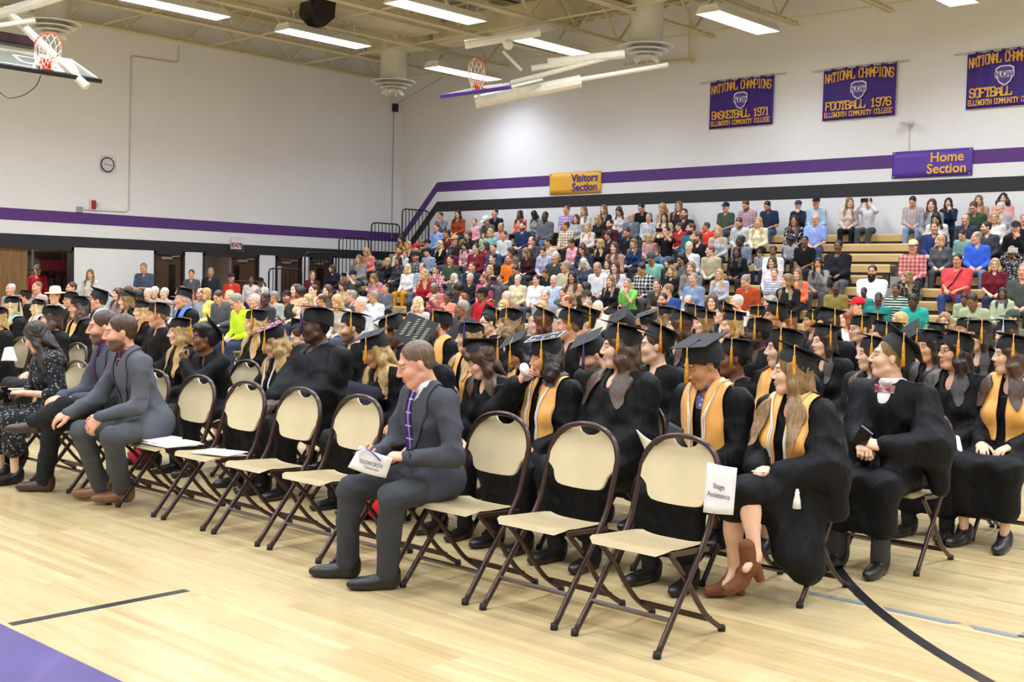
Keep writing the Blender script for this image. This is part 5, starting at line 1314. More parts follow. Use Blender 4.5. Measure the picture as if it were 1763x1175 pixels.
# ---- men in suits on the front row
def suit(name, label, px, row, x=None, jacket='4C4E55', trousers='46484C', shirtc='E9E9EC', tie=None, tone='pink', hair='short', hairc='brown', beard=0.0, lean=0.15, side=0.0, hyaw=0.0, hpitch=0.1, hroll=0.0,
         lh=None, rh=None, hands=('relax', 'relax'), fd=(None, None), pn=(None, None), lk=None, rk=None, la=None, ra=None, shoes='14110F', wide=1.05, fat=0.0, lpole=None, rpole=None, twist=0.0, Yoff=0.0, jaw=1.0, sh=0.45, neckf=0.0, shoeyaw=0.0):
    P = pose(lean, twist, side, hyaw, hpitch, hroll, lh, rh, lpole, rpole, False, lk, rk, la, ra, False, wide, fat, neckf=neckf)
    B = body_arrays(P, hands, fd, pn, 0.019, jaw, 0.0045, 0.0042)
    Y = ROW_Y[row]+0.02+Yoff; hp = P.headM[:3, 3]; q = at_Y(px[0], px[1], Y+hp[1]); sc = max(0.9, min(1.1, q[2]/hp[2])); q = at_Y(px[0], px[1], Y+hp[1]*sc)
    root = empty(name, (q[0]-hp[0]*sc, Y, 0), 0, sc); tag(root, label, 'person')
    link('body', np_mesh('body', *B[:2], {'feat': B[2]}), skin(tone, hairc, beard), root)
    R = P.T[:3, :3]
    # shirt
    g = shirt_field(P, 0.012, 0.002, 'long', 0.001, 0.02, arms=(0.045, 0.04, 0.036))
    g.cone(P.t((-0.03, 0.0, 0.5)), P.t((0.03, 0.0, 0.5)), 0.052, 0.052, 0.02); g.ell(P.t((0, 0, 0.57)), (0.052, 0.056, 0.05), 0.006, R, sub=True); g.cone(P.t((0, -0.09, 0.56)), P.t((0, -0.07, 0.48)), 0.03, 0.012, 0.006, sub=True)
    link('shirt', np_mesh('shirt', *g.mesh()), cloth(shirtc), root)
    # jacket
    f = shirt_field(P, 0.0105, 0.012, 'long', 0.01, 0.04, arms=(0.066, 0.058, 0.045))
    f.ell(P.t((0, -0.005, 0.0)), (0.166*wide+fat, 0.14+fat, 0.15), 0.04, R)
    for s in 'LR': m = P.H[s]*0.62+P.K[s]*0.38; f.cone(P.H[s]+np.array([0, 0, 0.02]), m+np.array([0, 0, -0.01]), 0.115, 0.098, 0.03)
    f.cone(P.t((0, -0.175, 0.5)), P.t((0, -0.185-fat, 0.16)), 0.085, 0.02, 0.01, sub=True)
    f.cone(P.t((0, -0.2-fat, 0.16)), P.t((0, -0.26, -0.1)), 0.02, 0.1, 0.012, sub=True)
    JM = cloth(jacket); link('jacket', np_mesh('jacket', *f.mesh()), JM, root)
    for s in (1, -1):
        cen = [(s*0.045, 0.09, 0.5), (s*0.075, 0.03, 0.515), (s*0.08, -0.04, 0.47), (s*0.085, -0.09, 0.4), (s*0.075, -0.12, 0.3), (s*0.04, -0.135, 0.19)]
        nor = [(0, 1, 0.5), (s*0.3, 0.1, 1), (s*0.2, -0.7, 0.8), (0, -1, 0.2), (0, -1, 0), (0, -1, 0)]
        wid = [(s, 0, 0.3), (s, 0, -0.2), (s, 0, 0), (s, 0, 0.15), (s, 0, 0.15), (s, 0, 0.1)]
        V, F = ribbon(strip(f, P, cen, nor, wid, [0.02, 0.024, 0.03, 0.04, 0.036, 0.012], off=0.007), 0.006); link('lapel', np_mesh('lapel', V, F), JM, root)
    if tie:
        V, F = ribbon(strip(g, P, [(0, -0.06, 0.485), (0, -0.08, 0.45), (0, -0.1, 0.4), (0, -0.12, 0.25), (0, -0.13, 0.1)], [(0, -1, 0.5), (0, -1, 0.3), (0, -1, 0.1), (0, -1, 0), (0, -1, 0)], [(1, 0, 0)]*5, [0.02, 0.017, 0.022, 0.034, 0.04], off=0.012), 0.008)
        link('necktie', np_mesh('necktie', V, F), cloth(tie), root)
    t = trouser_field(P, 0.0115, 0.002, 0.05, 0.009); link('trousers', np_mesh('trousers', *t.mesh()), cloth(trousers), root)
    add_shoes(root, P, shoes, yaw=shoeyaw)
    add_head_bits(root, P, hair, hairc, None, False, None, P.headscale, 0.0065)
    return root, P, f
r_suit, P_suit, f_suit = suit('person', 'man in charcoal suit and purple plaid tie reading a programme', (716, 626), 0, jacket='43454C', trousers='3C3E42', shirtc='E9E9EC', tie='plaid 4B2E7C 3B2368 B9B3C8', tone='pink', hair='buzz', hairc='ash', lean=0.17, twist=-0.22, side=0.05, hyaw=-0.36, hpitch=0.35,
     lh=(0.12, -0.32, 0.7), rh=(-0.1, -0.36, 0.68), fd=((-0.85, -0.6, 0.05), (0.5, -0.85, 0.1)), pn=((-0.1, 0.2, -1), (0.5, 0.3, 0.8)), hands=('hold', 'hold'), lk=(0.13, -0.42, 0.5), rk=(-0.2, -0.42, 0.5), la=(0.04, -0.37, 0.085), ra=(-0.28, -0.37, 0.085), lpole=(0.8, 0.5, -0.7), shoeyaw=-0.75)
suit('person', 'bearded man in grey blazer and checked shirt leaning on his knees', (207, 572), 0, jacket='585A61', trousers='4C4E52', shirtc='plaid 5A2E3C 2E2030 B08890', tone='pink', hair='short', hairc='brown', beard=0.9, lean=0.36, twist=-0.15, hyaw=-0.3, hpitch=0.03, wide=1.1,
     lh=(0.12, -0.44, 0.62), rh=(-0.2, -0.48, 0.62), hands=('relax', 'relax'), fd=((-0.5, -0.5, -0.8), (-0.6, -0.7, -0.4)), pn=((-0.5, 0.4, -0.6), (-0.3, 0.4, -1)), shoes='7A5236', lk=(0.24, -0.42, 0.5), rk=(-0.14, -0.43, 0.5), la=(0.0, -0.2, 0.1), ra=(-0.22, -0.24, 0.1), shoeyaw=-0.75)
suit('person', 'bearded man in dark grey suit and purple shirt with legs crossed', (177, 563), 0, jacket='4E525C', trousers='1E2124', shirtc='4A3A78', tie='4B2340', tone='pink', hair='short', hairc='brown', beard=0.85, lean=0.22, twist=-0.15, hyaw=-0.3, hpitch=0.05, Yoff=0.1,
     lh=(0.05, -0.38, 0.68), rh=(-0.12, -0.4, 0.68), lk=(0.1, -0.48, 0.64), la=(-0.3, -0.5, 0.5), rk=(-0.14, -0.45, 0.5), ra=(-0.22, -0.47, 0.085), shoes='3A2620', shoeyaw=-0.7)
# ---- second row, the graduates right behind the empty chairs
r_girl, P_girl, f_girl = grad('person', 'graduate with straight light brown hair, gold stole and suede ankle boots', (1363, 640), 1, fem=True, tone='fair', hair='longfront', hairc='dirty', cap=(-0.42, 0.2, 'FL', None), stole=True, cords=0.09, lean=0.04, hyaw=-0.85, hpitch=0.03,
     lh=(0.06, -0.3, 0.68), rh=(-0.05, -0.33, 0.69), hands=('grip', 'grip'), fd=((-1, -0.35, 0.1), (1, -0.25, -0.1)), pn=((0, 0.5, -0.8), (0, 0.6, -0.8)), lk=(-0.02, -0.45, 0.6), la=(0.06, -0.48, 0.27), rk=(-0.12, -0.43, 0.5), ra=(-0.15, -0.33, 0.13), shoes=None, hem=0.34, trousers=None, slit=True, wide=1.12, hang=1.2, lpole=(0.8, 0.4, -0.7))
SUEDE = plain('brown suede', '6E4024', 0.9, noise=0.12, nscale=30)
for sd, dz in (('R', -0.13), ('L', -0.14)):
    o = link('ankle_boot', shoe_mesh('heel'), SUEDE, r_girl, True); o.location = (P_girl.A[sd][0], P_girl.A[sd][1], P_girl.A[sd][2]+dz); o.rotation_euler = (0.0 if sd == 'R' else 0.35, 0, -0.5)
grad('person', 'young man in gold stole and patterned collar looking down at lap', (1208, 628), 1, tone='tan', hair='short', hairc='black', cap=(-0.12, -0.35, 'FL', None, TPURP), stole=True, cords=0.06, lean=0.12, hyaw=-0.4, hpitch=0.42, collar='print 6A6890 C8B8C8', lh=(0.06, -0.25, 0.62), rh=(-0.05, -0.27, 0.62))
grad('person', 'large woman graduate with long wavy brown hair and steady gaze', (1066, 598), 1, fem=True, tone='fair', hair='wavy', hairc='brown', cap=(-0.25, 0.15, 'FL', None), lean=0.02, hyaw=-0.68, hpitch=0.03, wide=1.25, fat=0.06, jaw=1.12)
r_tis, P_tis, f_tis = grad('person', 'graduate in decorated cap wiping eyes with a tissue', (940, 616), 1, fem=True, tone='pink', hair='curly', hairc='dark', cap=(0.1, 0.3, 'FL', None), stole=(0.08,), cords=0.09, lean=0.1, hyaw=-0.55, hpitch=0.12, wide=1.12, fat=0.03,
     rh=(-0.1, -0.25, 1.03), rpole=(-0.7, -0.5, -0.8), hands=('relax', 'hold'), fd=(None, (0.55, 0.1, 0.75)), pn=(None, (0.5, 0.8, -0.3)))
grad('person', 'graduate with long brown hair bowing her head beside the suited man', (826, 628), 1, fem=True, tone='fair', hair='bangs', hairc='brown', cap=(-0.6, 0.6, 'L', TGOLD, TPURP), lean=0.16, hyaw=-0.4, hpitch=0.42)
r_txt, P_txt, f_txt = grad('person', 'graduate with a pale marked cap board hidden behind the suited man', (722, 596), 1, tone='tan', hair='short', hairc='black', cap=(0.75, 1.2, None, None), lean=0.12, hyaw=-0.2, hpitch=0.3)
grad('person', 'blonde graduate with head lowered holding a purple diploma cover', (645, 610), 1, fem=True, tone='tan', hair='longfront', hairc='blonde', cap=(-0.05, 0.1, 'FL', TGOLD, TPURP), lean=0.14, hyaw=-0.35, hpitch=0.4)
r_big, P_big, f_big = grad('person', 'very large man graduate with wristwatch sitting upright', (543, 561), 1, tone='dark', hair='buzz', hairc='black', cap=(-0.1, 0.1, 'F', TPURP), lean=0.0, hyaw=-0.5, hpitch=0.05, wide=1.5, fat=0.1, jaw=1.2, lh=(0.1, -0.36, 0.68), rh=(-0.06, -0.38, 0.66), neckf=0.02, sleeve=1.3)
r_pink, P_pink, f_pink = grad('person', 'graduate with pink decorated cap and long wavy blonde hair', (471, 597), 1, fem=True, tone='fair', hair='wavy', hairc='blonde', cap=(0.05, 0.2, 'FL', None), cords=0.09, lean=0.15, hyaw=-0.4, hpitch=0.35, rh=(-0.16, -0.36, 0.78), hands=('relax', 'hold'))
grad('person', 'young man graduate with hand on chin and cap tipped back', (352, 584), 1, tone='brown', hair='flattop', hairc='black', cap=(-1.0, 0.2, 'L', None), lean=0.36, hyaw=-0.4, hpitch=-0.1, lh=(-0.04, -0.38, 0.96), lpole=(0.5, -0.3, -0.9), fd=((-0.3, -0.2, 0.9), None), pn=((0, 0.9, 0.2), None), hands=('grip', 'relax'))
grad('person', 'graduate with very long straight blonde hair facing left', (309, 574), 1, fem=True, tone='fair', hair='longfront', hairc='blonde', cap=(-0.2, 0.3, 'L', None), lean=0.12, hyaw=-0.5, hpitch=0.05)
# ---- third row and beyond, right-hand side
r_boy, P_boy, f_boy = grad('person', 'graduate in pink bow tie and checked cuffs holding a phone', (1532, 615), 2, tone='fair', hair='short', hairc='dirty', cap=(-0.75, 0.35, 'FL', None), lean=0.12, hyaw=-1.0, hpitch=-0.1, collar='EFE6E6', lh=(0.1, -0.36, 0.71), rh=(-0.02, -0.36, 0.7), hands=('point', 'grip'), fd=((-0.9, -0.4, 0.2), None), pn=((-0.2, 0.4, -0.8), None), shoes='141312', shoestyle='boot', wide=1.22, hang=1.2, hem=0.28, trousers='3C3B38', sleeve=1.3, lpole=(0.8, 0.4, -0.6))
grad('person', 'graduate with glasses and dark wavy hair turning toward the stage', (1643, 606), 3, fem=True, tone='pink', hair='wavy', hairc='dark', cap=(-0.2, 0.1, 'FL', None), glasses=True, lean=0.08, hyaw=-0.6, hpitch=-0.05, wide=1.2, fat=0.03)
# chairs of the second row and under the single graduates
for k, t in enumerate(['straight haired girl in suede boots', 'youth in patterned collar', 'large woman with wavy hair', 'woman wiping her eyes', 'bowed brown haired graduate', 'graduate with the pale marked cap', 'bowed blonde graduate', 'very large man', 'graduate with the pink cap', 'youth with hand on chin', 'girl with very long blonde hair']): put_chair(slot_x(1, k), ROW_Y[1], 'beige folding chair under the '+t)
put_chair(-2.8, ROW_Y[2], 'beige folding chair under the bow tie youth'); put_chair(-2.94, ROW_Y[3], 'beige folding chair under the graduate with glasses and wavy hair')
# ---- woman in the floral dress
def floral_woman():
    P = pose(0.22, -0.15, 0.0, -0.7, 0.45, 0.0, (0.1, -0.34, 0.72), (-0.08, -0.36, 0.72), fem=True)
    B = body_arrays(P, ('hold', 'hold'), ((-0.7, -0.6, 0), (0.5, -0.8, 0)), (None, None), 0.015, 1.0, 0.0048, 0.0045)
    Y = ROW_Y[0]+0.02; hp = P.headM[:3, 3]; q = at_Y(62, 580, Y+hp[1]); s = q[2]/hp[2]; q = at_Y(62, 580, Y+hp[1]*s)
    root = empty('person', (q[0]-hp[0]*s, Y, 0), 0, s); tag(root, 'woman in dark floral dress looking down at a camera', 'person')
    link('body', np_mesh('body', *B[:2], {'feat': B[2]}), skin('fair', 'dark'), root)
    f = shirt_field(P, 0.012, 0.01, 'elbow', 0.006, 0.035)
    for sd in 'LR': f.cone(P.H[sd], P.K[sd], 0.1, 0.08, 0.05); f.cone(P.K[sd], P.K[sd]*0.5+P.A[sd]*0.5, 0.08, 0.09, 0.05)
    f.cone(P.K['L'], P.K['R'], 0.07, 0.07, 0.05)
    link('dress', np_mesh('dress', *f.mesh()), cloth('print 232428 8A8A88 3C3D40'), root); add_shoes(root, P, '1C1A1A')
    add_head_bits(root, P, 'long', 'dark', None, False, None, P.headscale, 0.0065, over=f)
floral_woman()
# ================================================================== shared bodies for the crowd
def tmpl(key, fem=False, gown=False, sleeve='long', skirt=False, h=0.02, hands=('relax', 'relax'), fd=(None, None), pn=(None, None), top=True, trouser=True, stole=False, **kw):
    T = Pose(); P = T.P = pose(fem=fem, **kw)
    B = body_arrays(P, hands, fd, pn, 0.026, 1.0, 0.0076, 0.0095); T.body = np_mesh('body', *B[:2], {'feat': B[2]})
    if gown:
        f = T.f = gown_field(P, 0.019, True, 0.25, 0.008); T.top = np_mesh('gown', *f.mesh()); T.stole = []; fa = gown_field(P, 0.018, True, 0.25, 0.006, arms=False)
        for s in (1, -1): T.stole.append(np_mesh('stole', *ribbon(strip(fa, P, *yoke(s, 0.088, 0.1), [0.03, 0.04, 0.045, 0.05, 0.058, 0.058, 0.058]), 0.004)))
        T.hood = []
        for s in (1, -1):
            c, n, w = yoke(s, 0.075, 0.2); T.hood.append(np_mesh('hood', *ribbon(strip(fa, P, c[:6], n[:6], w[:6], [0.05, 0.05, 0.045, 0.04, 0.03, 0.012], off=0.02), 0.006)))
    else:
        T.top = {}
        for sl in ('long', 'short'):
            T.f = shirt_field(P, 0.02, 0.008, sl, 0.006, 0.045); T.top[sl] = np_mesh('shirt', *T.f.mesh())
        T.trouser = np_mesh('trousers', *trouser_field(P, 0.022, 0.0, 0.05, 0.005, skirt).mesh())
    return T
GT = {}
for fem in (False, True):
    for i, (hy, hp, ln) in enumerate(((-0.82, 0.0, 0.06), (-0.45, 0.05, 0.1), (-0.45, 0.42, 0.14), (-0.1, 0.0, 0.04))):
        GT[(fem, i)] = tmpl('g', fem, True, hyaw=hy, hpitch=hp, lean=ln, wide=1.15)
AT = {}
POSES = {
 'lap': dict(lean=0.05, hyaw=0.0, wide=1.06), 'left': dict(lean=0.06, hyaw=-0.9), 'right': dict(lean=0.05, hyaw=0.5, hpitch=0.0), 'down': dict(lean=0.18, hpitch=0.5, hyaw=-0.15),
 'knees': dict(lean=0.5, hpitch=-0.2, lh=(0.05, -0.42, 0.66), rh=(-0.05, -0.42, 0.66)),
 'chin': dict(lean=0.3, hpitch=0.0, lh=(0.03, -0.36, 0.98), lpole=(0.4, -0.2, -1), fd=((-0.3, 0.1, 0.9), None), pn=((0, 0.9, 0.2), None), hands=('grip', 'relax')),
 'cross': dict(lean=0.02, lh=(-0.1, -0.2, 0.82), rh=(0.1, -0.22, 0.8), fd=((-1, 0, 0), (1, 0, 0)), pn=((0, 1, 0), (0, 1, 0))),
 'photo': dict(lean=0.05, lh=(0.07, -0.34, 1.16), rh=(-0.07, -0.34, 1.16), lpole=(0.8, 0, -0.8), rpole=(-0.8, 0, -0.8), fd=((-0.3, -0.3, 0.9), (0.3, -0.3, 0.9)), pn=((-0.9, 0, 0), (0.9, 0, 0)), hands=('hold', 'hold')),
 'stand': dict(stand=True, lean=0.03, hyaw=0.2), 'standcross': dict(stand=True, lean=0.04, hpitch=0.35, lh=(0.02, -0.26, 1.12), rh=(-0.1, -0.26, 1.1)),
 'wide': dict(lean=0.03, wide=1.25, fat=0.07, lh=(0.1, -0.34, 0.66), rh=(-0.1, -0.34, 0.66)), 'child': dict(lean=0.05, child=True, wide=0.85),
}
def AT_get(fem, p):
    if (fem, p) not in AT:
        k = dict(POSES[p]); AT[(fem, p)] = tmpl('a', fem, False, hands=k.pop('hands', ('relax', 'relax')), fd=k.pop('fd', (None, None)), pn=k.pop('pn', (None, None)), **k)
    return AT[(fem, p)]
RNG = random.Random(7)
# ---- bleacher rows, measured off the boards: row 0 is the top one
BL_Y = [24.45-0.6*i for i in range(11)]; BL_Z = [2.82-0.2375*i for i in range(11)]
taken = {}
def fit_row(px, py, hy, hz, rows, X0=-26.0, X1=-5.0):
    best = None
    for i in rows:
        q = at_Y(px, py, BL_Y[i]+0.14+hy); want = BL_Z[i]-0.45+hz
        c = abs(q[2]-want)+sum(0.6 for x in taken.get(i, []) if abs(x-q[0]) < 0.4)
        if not (X0 < q[0] < X1): c += 1
        if best is None or c < best[0]: best = (c, i, q)
    taken.setdefault(best[1], []).append(best[2][0]); return best[1], best[2]
def clad(root, T, tone, hair, hairc, top, sleeve, pants, beard=0.0, bigbeard=None, glasses=False, ballcap=None, hat=None, shoes=None, headscale=None):
    link('body', T.body, skin(tone, hairc, beard), root, True)
    link('shirt', T.top[sleeve], cloth(top), root, True)
    link('trousers', T.trouser, cloth(pants), root, True)
    if shoes: add_shoes(root, T.P, shoes)
    add_head_bits(root, T.P, hair, hairc, None, glasses, bigbeard, T.P.headscale, 0.0105, ballcap, hat, over=T.f)
def aud(px, py, who, pose_, tone, hair, hairc, top, label, place='b', pants=None, beard=0.0, glasses=False, cap=None, hat=None, bb=None, row=None, rz=None):
    """who: m man, w woman, c child; top prefixed with '-' means short sleeves"""
    fem = who == 'w'; child = who == 'c'
    T = AT_get(fem, 'child' if child and pose_ in ('lap', 'child') else pose_); P = T.P; hp = P.headM[:3, 3]
    sl = 'short' if top.startswith('-') else 'long'; top = top.lstrip('-')
    pants = pants or RNG.choice(['2B3550', '25272E', '3E4A66', '1E1F24', '4A4A4E', '46536E'])
    yaw = rz if rz is not None else RNG.uniform(0.08, 0.42)
    grp = None
    if place == 'b':
        i, q = fit_row(px, py, hp[1], hp[2]*(0.86 if child else 1), [row] if row is not None else range(11))
        z0 = BL_Z[i]-0.45; s = max(0.62 if child else 0.88, min(1.08, (q[2]-z0)/hp[2]))
        root = empty('person', (q[0]-hp[0]*s, BL_Y[i]+0.14, z0), yaw, s); grp = 'spectators on the bleachers'
        root.location.z = BL_Z[i]-0.45*s
    elif place == 'f':
        v = ray(px, py); zt = 1.17*(0.8 if child else 1); d = (zt-CAM_H)/v[2] if v[2] < -1e-4 else 24
        d = max(12.5, min(24.0, d)); q = CC+v*d
        if q[0] < -26.6: q = at_X(px, py, -26.6)
        if q[1] > 17.2: q = at_Y(px, py, 17.2)
        s = max(0.6 if child else 0.88, min(1.1, q[2]/hp[2])); root = empty('person', (q[0]-hp[0]*s, q[1]-hp[1]*s, 0), yaw, s); grp = 'spectators seated on the floor'
        fc = put_chair(q[0]-hp[0]*s, q[1]-hp[1]*s-0.02, 'beige folding chair under the '+' '.join(label.split()[:11]), yaw)
    elif place.startswith('s'):
        X = float(place[1:] or -27.0); q = at_X(px, py, X); s = q[2]/hp[2]; s = max(0.85, min(1.12, s))
        root = empty('person', (X, q[1], 0), yaw if rz is not None else RNG.uniform(0.5, 1.2), s); grp = 'people standing by the end wall'
    else:
        X = float(place[1:]); q = at_X(px, py, X); s = 1; root = empty('person', tuple(q), 0, 1)
    tag(root, label, 'person', grp)
    clad(root, T, tone, hair, hairc, top, sl, pants, beard, bb, glasses, cap, hat, '1E1A18' if place == 'b' else None)
    return root
gtaken = {}
def gr(px, py, fem, t, tone, hair, hairc, label, tilt=0.0, cyaw=0.2, tas='FL', tcol=None, stole=None, glasses=False, row=None, beard=0.0, chair=True, hood=None, cordc=None, group='seated graduates'):
    if t == 0 and px < 650: t = 1
    T = GT[(fem, t)]; P = T.P; hp = P.headM[:3, 3]; best = None
    for r in ([row] if row is not None else range(2, 9)):
        q = at_Y(px, py, ROW_Y[r]+0.02+hp[1]); c = abs(q[2]-hp[2]*0.985)+sum(0.5*(0.5-abs(x-q[0]))/0.5+0.1 for x in gtaken.get(r, []) if abs(x-q[0]) < 0.5)
        if best is None or c < best[0]: best = (c, r, q)
    c, r, q = best; gtaken.setdefault(r, []).append(q[0]); s = max(0.88, min(1.1, q[2]/hp[2]))
    q = at_Y(px, py, ROW_Y[r]+0.02+hp[1]*s)
    root = empty('person', (q[0]-hp[0]*s, ROW_Y[r]+0.02, 0), 0, s); tag(root, label, 'person', group)
    link('body', T.body, skin(tone, hairc, beard), root, True); link('gown', T.top, GOWN, root, True)
    if stole:
        for me in T.stole: link('stole', me, GOLD if stole is True else stole, root, True)
    add_shoes(root, P, '17151A')
    if hood:
        for me in T.hood: link('hood', me, hood, root, True)
    add_head_bits(root, P, hair, hairc, (tilt, cyaw, tas, tcol or TGOLD, cordc or tcol or TGOLD), glasses, None, P.headscale, 0.0105, over=T.f, gap=0.03 if (stole or hood) else 0.014)
    if chair: put_chair(q[0]-hp[0]*s, ROW_Y[r], 'beige folding chair under the '+' '.join(label.split()[:11]))
    return root
HB = satin_mat('blue hood satin', '3E78C0'); HL = satin_mat('pale blue hood satin', '9CC4DA'); HO = satin_mat('orange hood satin', 'D98232'); HW = satin_mat('white hood satin', 'D8D8DC')
L = [
 (439,556,1,0,'fair','wavy','blonde','blonde graduate with white cord gazing left past empty chairs',-.1,.2),
 (604,565,0,0,'fair','short','brown','bearded graduate just right of the very large man',-.25,.3,'FL',None,None,False,2,.8),
 (675,571,0,2,'brown','short','black','dark haired graduate half hidden above the suited man',-.1,.4),
 (755,559,0,0,'fair','short','auburn','graduate with glasses, ginger beard and gold stole',-.1,.1,'FL',None,True,True,None,.9),
 (807,582,1,0,'fair','long','blonde','graduate in profile with long blonde hair over gold stole',-.05,.3,'FL',TPURP,True,False,2),
 (876,556,1,0,'fair','curly','dirty','graduate with dark glasses and curly light hair in profile',-.15,.3,'FL',None,None,True),
 (894,613,1,2,'tan','bob','black','graduate bowing her head behind the tissue woman',.15,.1,'FL',None,True,False,2),
 (1019,612,0,2,'fair','short','dark','bearded graduate bowing his head beside the large woman',.1,.15,'FL',TPURP,None,False,2,.7),
 (978,560,0,0,'pink','short','dirty','graduate whose brow shows above the decorated cap',-.3,.4),
 (1127,596,0,0,'fair','short','brown','graduate in white collar directly behind the large woman',-.55,.4,'FL',None,None,False,2),
 (1262,617,0,0,'brown','short','black','dark skinned graduate in white collar behind the youth in stole',-.1,.3,'FL',None,None,False,2),
 (1303,574,0,0,'dark','short','black','dark skinned graduate with beard and white collar looking left',-.1,.2,'FL',None,None,False,None,.7),
 (1347,601,1,0,'fair','bob','dark','graduate with gold stole whose face overlaps the straight haired girl',-.15,.2,'FL',None,True,False,2),
 (1500,610,1,0,'fair','long','brown','graduate with brown hair close behind the bow tie youth',-.2,.2,'FL',None,None,False,3),
 (1601,597,1,1,'olive','long','dark','graduate with dark hair left of the one with glasses',-.15,.2,'FR',None,None,False,4),
 (1622,607,1,0,'tan','long','dark','graduate partly covered by the face of the bespectacled one',-.15,.2,None,None,None,False,4),
 (1738,612,1,0,'fair','wavy','brown','graduate in gold stole at the right edge',-.2,.3,'FL',None,True,False,3),
 (1480,566,0,1,'fair','short','brown','graduate with glasses and golden cord in a middle row',-.1,.2,'FL',None,None,True),
 (1210,556,1,1,'fair','long','dirty','graduate with tilted cap and gold tassel below the denim jacket woman',-.35,.3),
 (1259,560,1,1,'fair','long','blonde','graduate whose cap rim is trimmed with yellow flowers',-.3,.3),
 (1167,562,1,0,'fair','long','brown','graduate with white edged cap board leaning right',-.4,.4),
 (1303,545,0,1,'tan','short','dark','graduate with upright cap below the orange sweater man',0,.3),
 (1355,556,1,1,'pink','bob','red','graduate below the coral jacket woman, cap tilted',-.25,.4),
 (1398,553,0,0,'tan','short','black','graduate with flat cap left of the two stacked boards',-.2,.3),
 (1424,560,1,1,'tan','long','dark','graduate with high square cap and long gold tassel',-.35,.6),
 (1418,588,1,1,'fair','long','dark','graduate with cap board edge on, behind the straight haired girl',-.3,.5,'FL'),
 (1119,560,1,2,'fair','long','dirty','graduate with a yellow star on the cap',-.05,.3,'B'),
 (1076,566,0,2,'fair','short','brown','graduate whose grey cap top faces the camera above the large woman',.35,.05,None),
 (517,583,0,2,'fair','short','brown','graduate whose grey cap top shows left of the very large man',-.95,.75,None,None,None,False,2),
 (841,556,0,1,'fair','short','dark','graduate with cap board standing upright beside the glasses',-.8,.6,'FL'),
 (930,556,1,0,'fair','long','auburn','graduate with auburn hair below the bald spectators',-.5,.5,'FL'),
 (1005,557,0,1,'fair','short','brown','graduate with steeply tilted cap right of the auburn hair',-.5,.5),
 (1060,549,0,1,'fair','short','brown','graduate with small cap below the green polo man',-.3,.3),
 (1141,548,1,1,'fair','long','dirty','graduate with gold trimmed cap between two others, far row',-.1,.3,'B'),
 (1190,546,0,1,'fair','short','brown','far graduate with tilted cap near the glasses girl',-.4,.4),
 (1243,540,0,0,'fair','short','brown','far graduate below the maroon top woman, cap tilted',-.35,.3),
 (1334,545,0,0,'tan','short','dark','far graduate with cap below the grey striped tee',-.2,.5),
 (1503,562,0,1,'fair','short','dark','graduate with dark square cap below the red capped man',-.2,.4),
 (1520,582,0,0,'fair','short','brown','graduate with sharp edged cap just left of the bow tie youth',-.3,.4,'FL'),
 (1577,588,0,2,'fair','short','brown','graduate whose grey cap top shows above the bow tie youth',.45,.0,None),
 (1610,577,1,1,'fair','long','brown','graduate with small cap below the curly blonde woman',-.2,.4,'FR'),
 (1684,578,1,1,'fair','long','dark','graduate with dark hair between glasses and right edge',-.05,.2,'FL'),
 (1732,576,1,1,'fair','long','brown','graduate with cap tassel at upper right edge',-.15,.3,'F',TLBLUE),
 (1660,567,0,1,'tan','short','black','graduate with low cap below the sage dressed children',-.1,.3),
 (1540,573,1,1,'fair','long','dark','graduate low behind the blonde woman with glasses',-.2,.2,None),
]
for a in L:
    a = list(a); a[2] = bool(a[2]); gr(*a)
FG = 'robed faculty at the left'
for a in [
 (20,528,1,1,'pink','long','pale','smiling robed woman with pale blonde hair at far left',-.15,.3,'L',TBLACK,None,False,2,0,True,HL),
 (64,530,1,0,'fair','long','pale','robed woman with straight pale hair and white hood',-.3,.3,'L',TBLACK,None,False,3,0,True,HW),
 (88,548,1,0,'fair','bob','brown','robed woman with glasses above the floral dress',-.1,.2,None,TBLACK,None,True,1,0,True),
 (135,530,1,3,'pink','curly','brown','robed woman with brown curls and gold collar facing camera',-.1,.3,'L',TBLACK,None,False,2,0,True,GOLD),
 (121,517,0,3,'pink','short','grey','robed man with glasses behind the curly haired woman',-.05,.2,None,TBLACK,None,True,4,0,True),
 (167,518,0,0,'pink','short','brown','robed man whose cap has a pale blue tassel',-.5,.5,'L',TLBLUE,None,False,3,0,True,HL),
 (243,537,1,3,'fair','bob','blonde','smiling robed blonde woman with orange and blue hood',-.3,.4,None,TBLACK,None,False,3,0,True,HO),
 (271,543,0,0,'pink','short','dirty','stout robed man in profile behind the grey blazer',-.2,.3,'FL',TORANGE,None,False,2,0,True),
 (315,515,0,1,'pink','grey','white','robed person with white hair and bright blue hood',-.3,.4,'L',TORANGE,None,False,4,0,True,HB),
 (217,518,1,0,'fair','long','dirty','robed woman with tilted cap next to the pale tassel',-.55,.4,None,TBLACK,None,False,4,0,True),
 (-6,548,1,0,'fair','longfront','blonde','robed woman with long blonde hair cut by the left edge',-.1,.3,None,TBLACK,None,False,1,0,True),
 (42,512,0,1,'pink','short','dark','robed person with low cap behind the pale haired women',-.2,.3,None,TBLACK,None,False,5,0,True),
]:
    a = list(a); a[2] = bool(a[2]); gr(*a[:17], hood=a[17] if len(a) > 17 else None, group=FG)
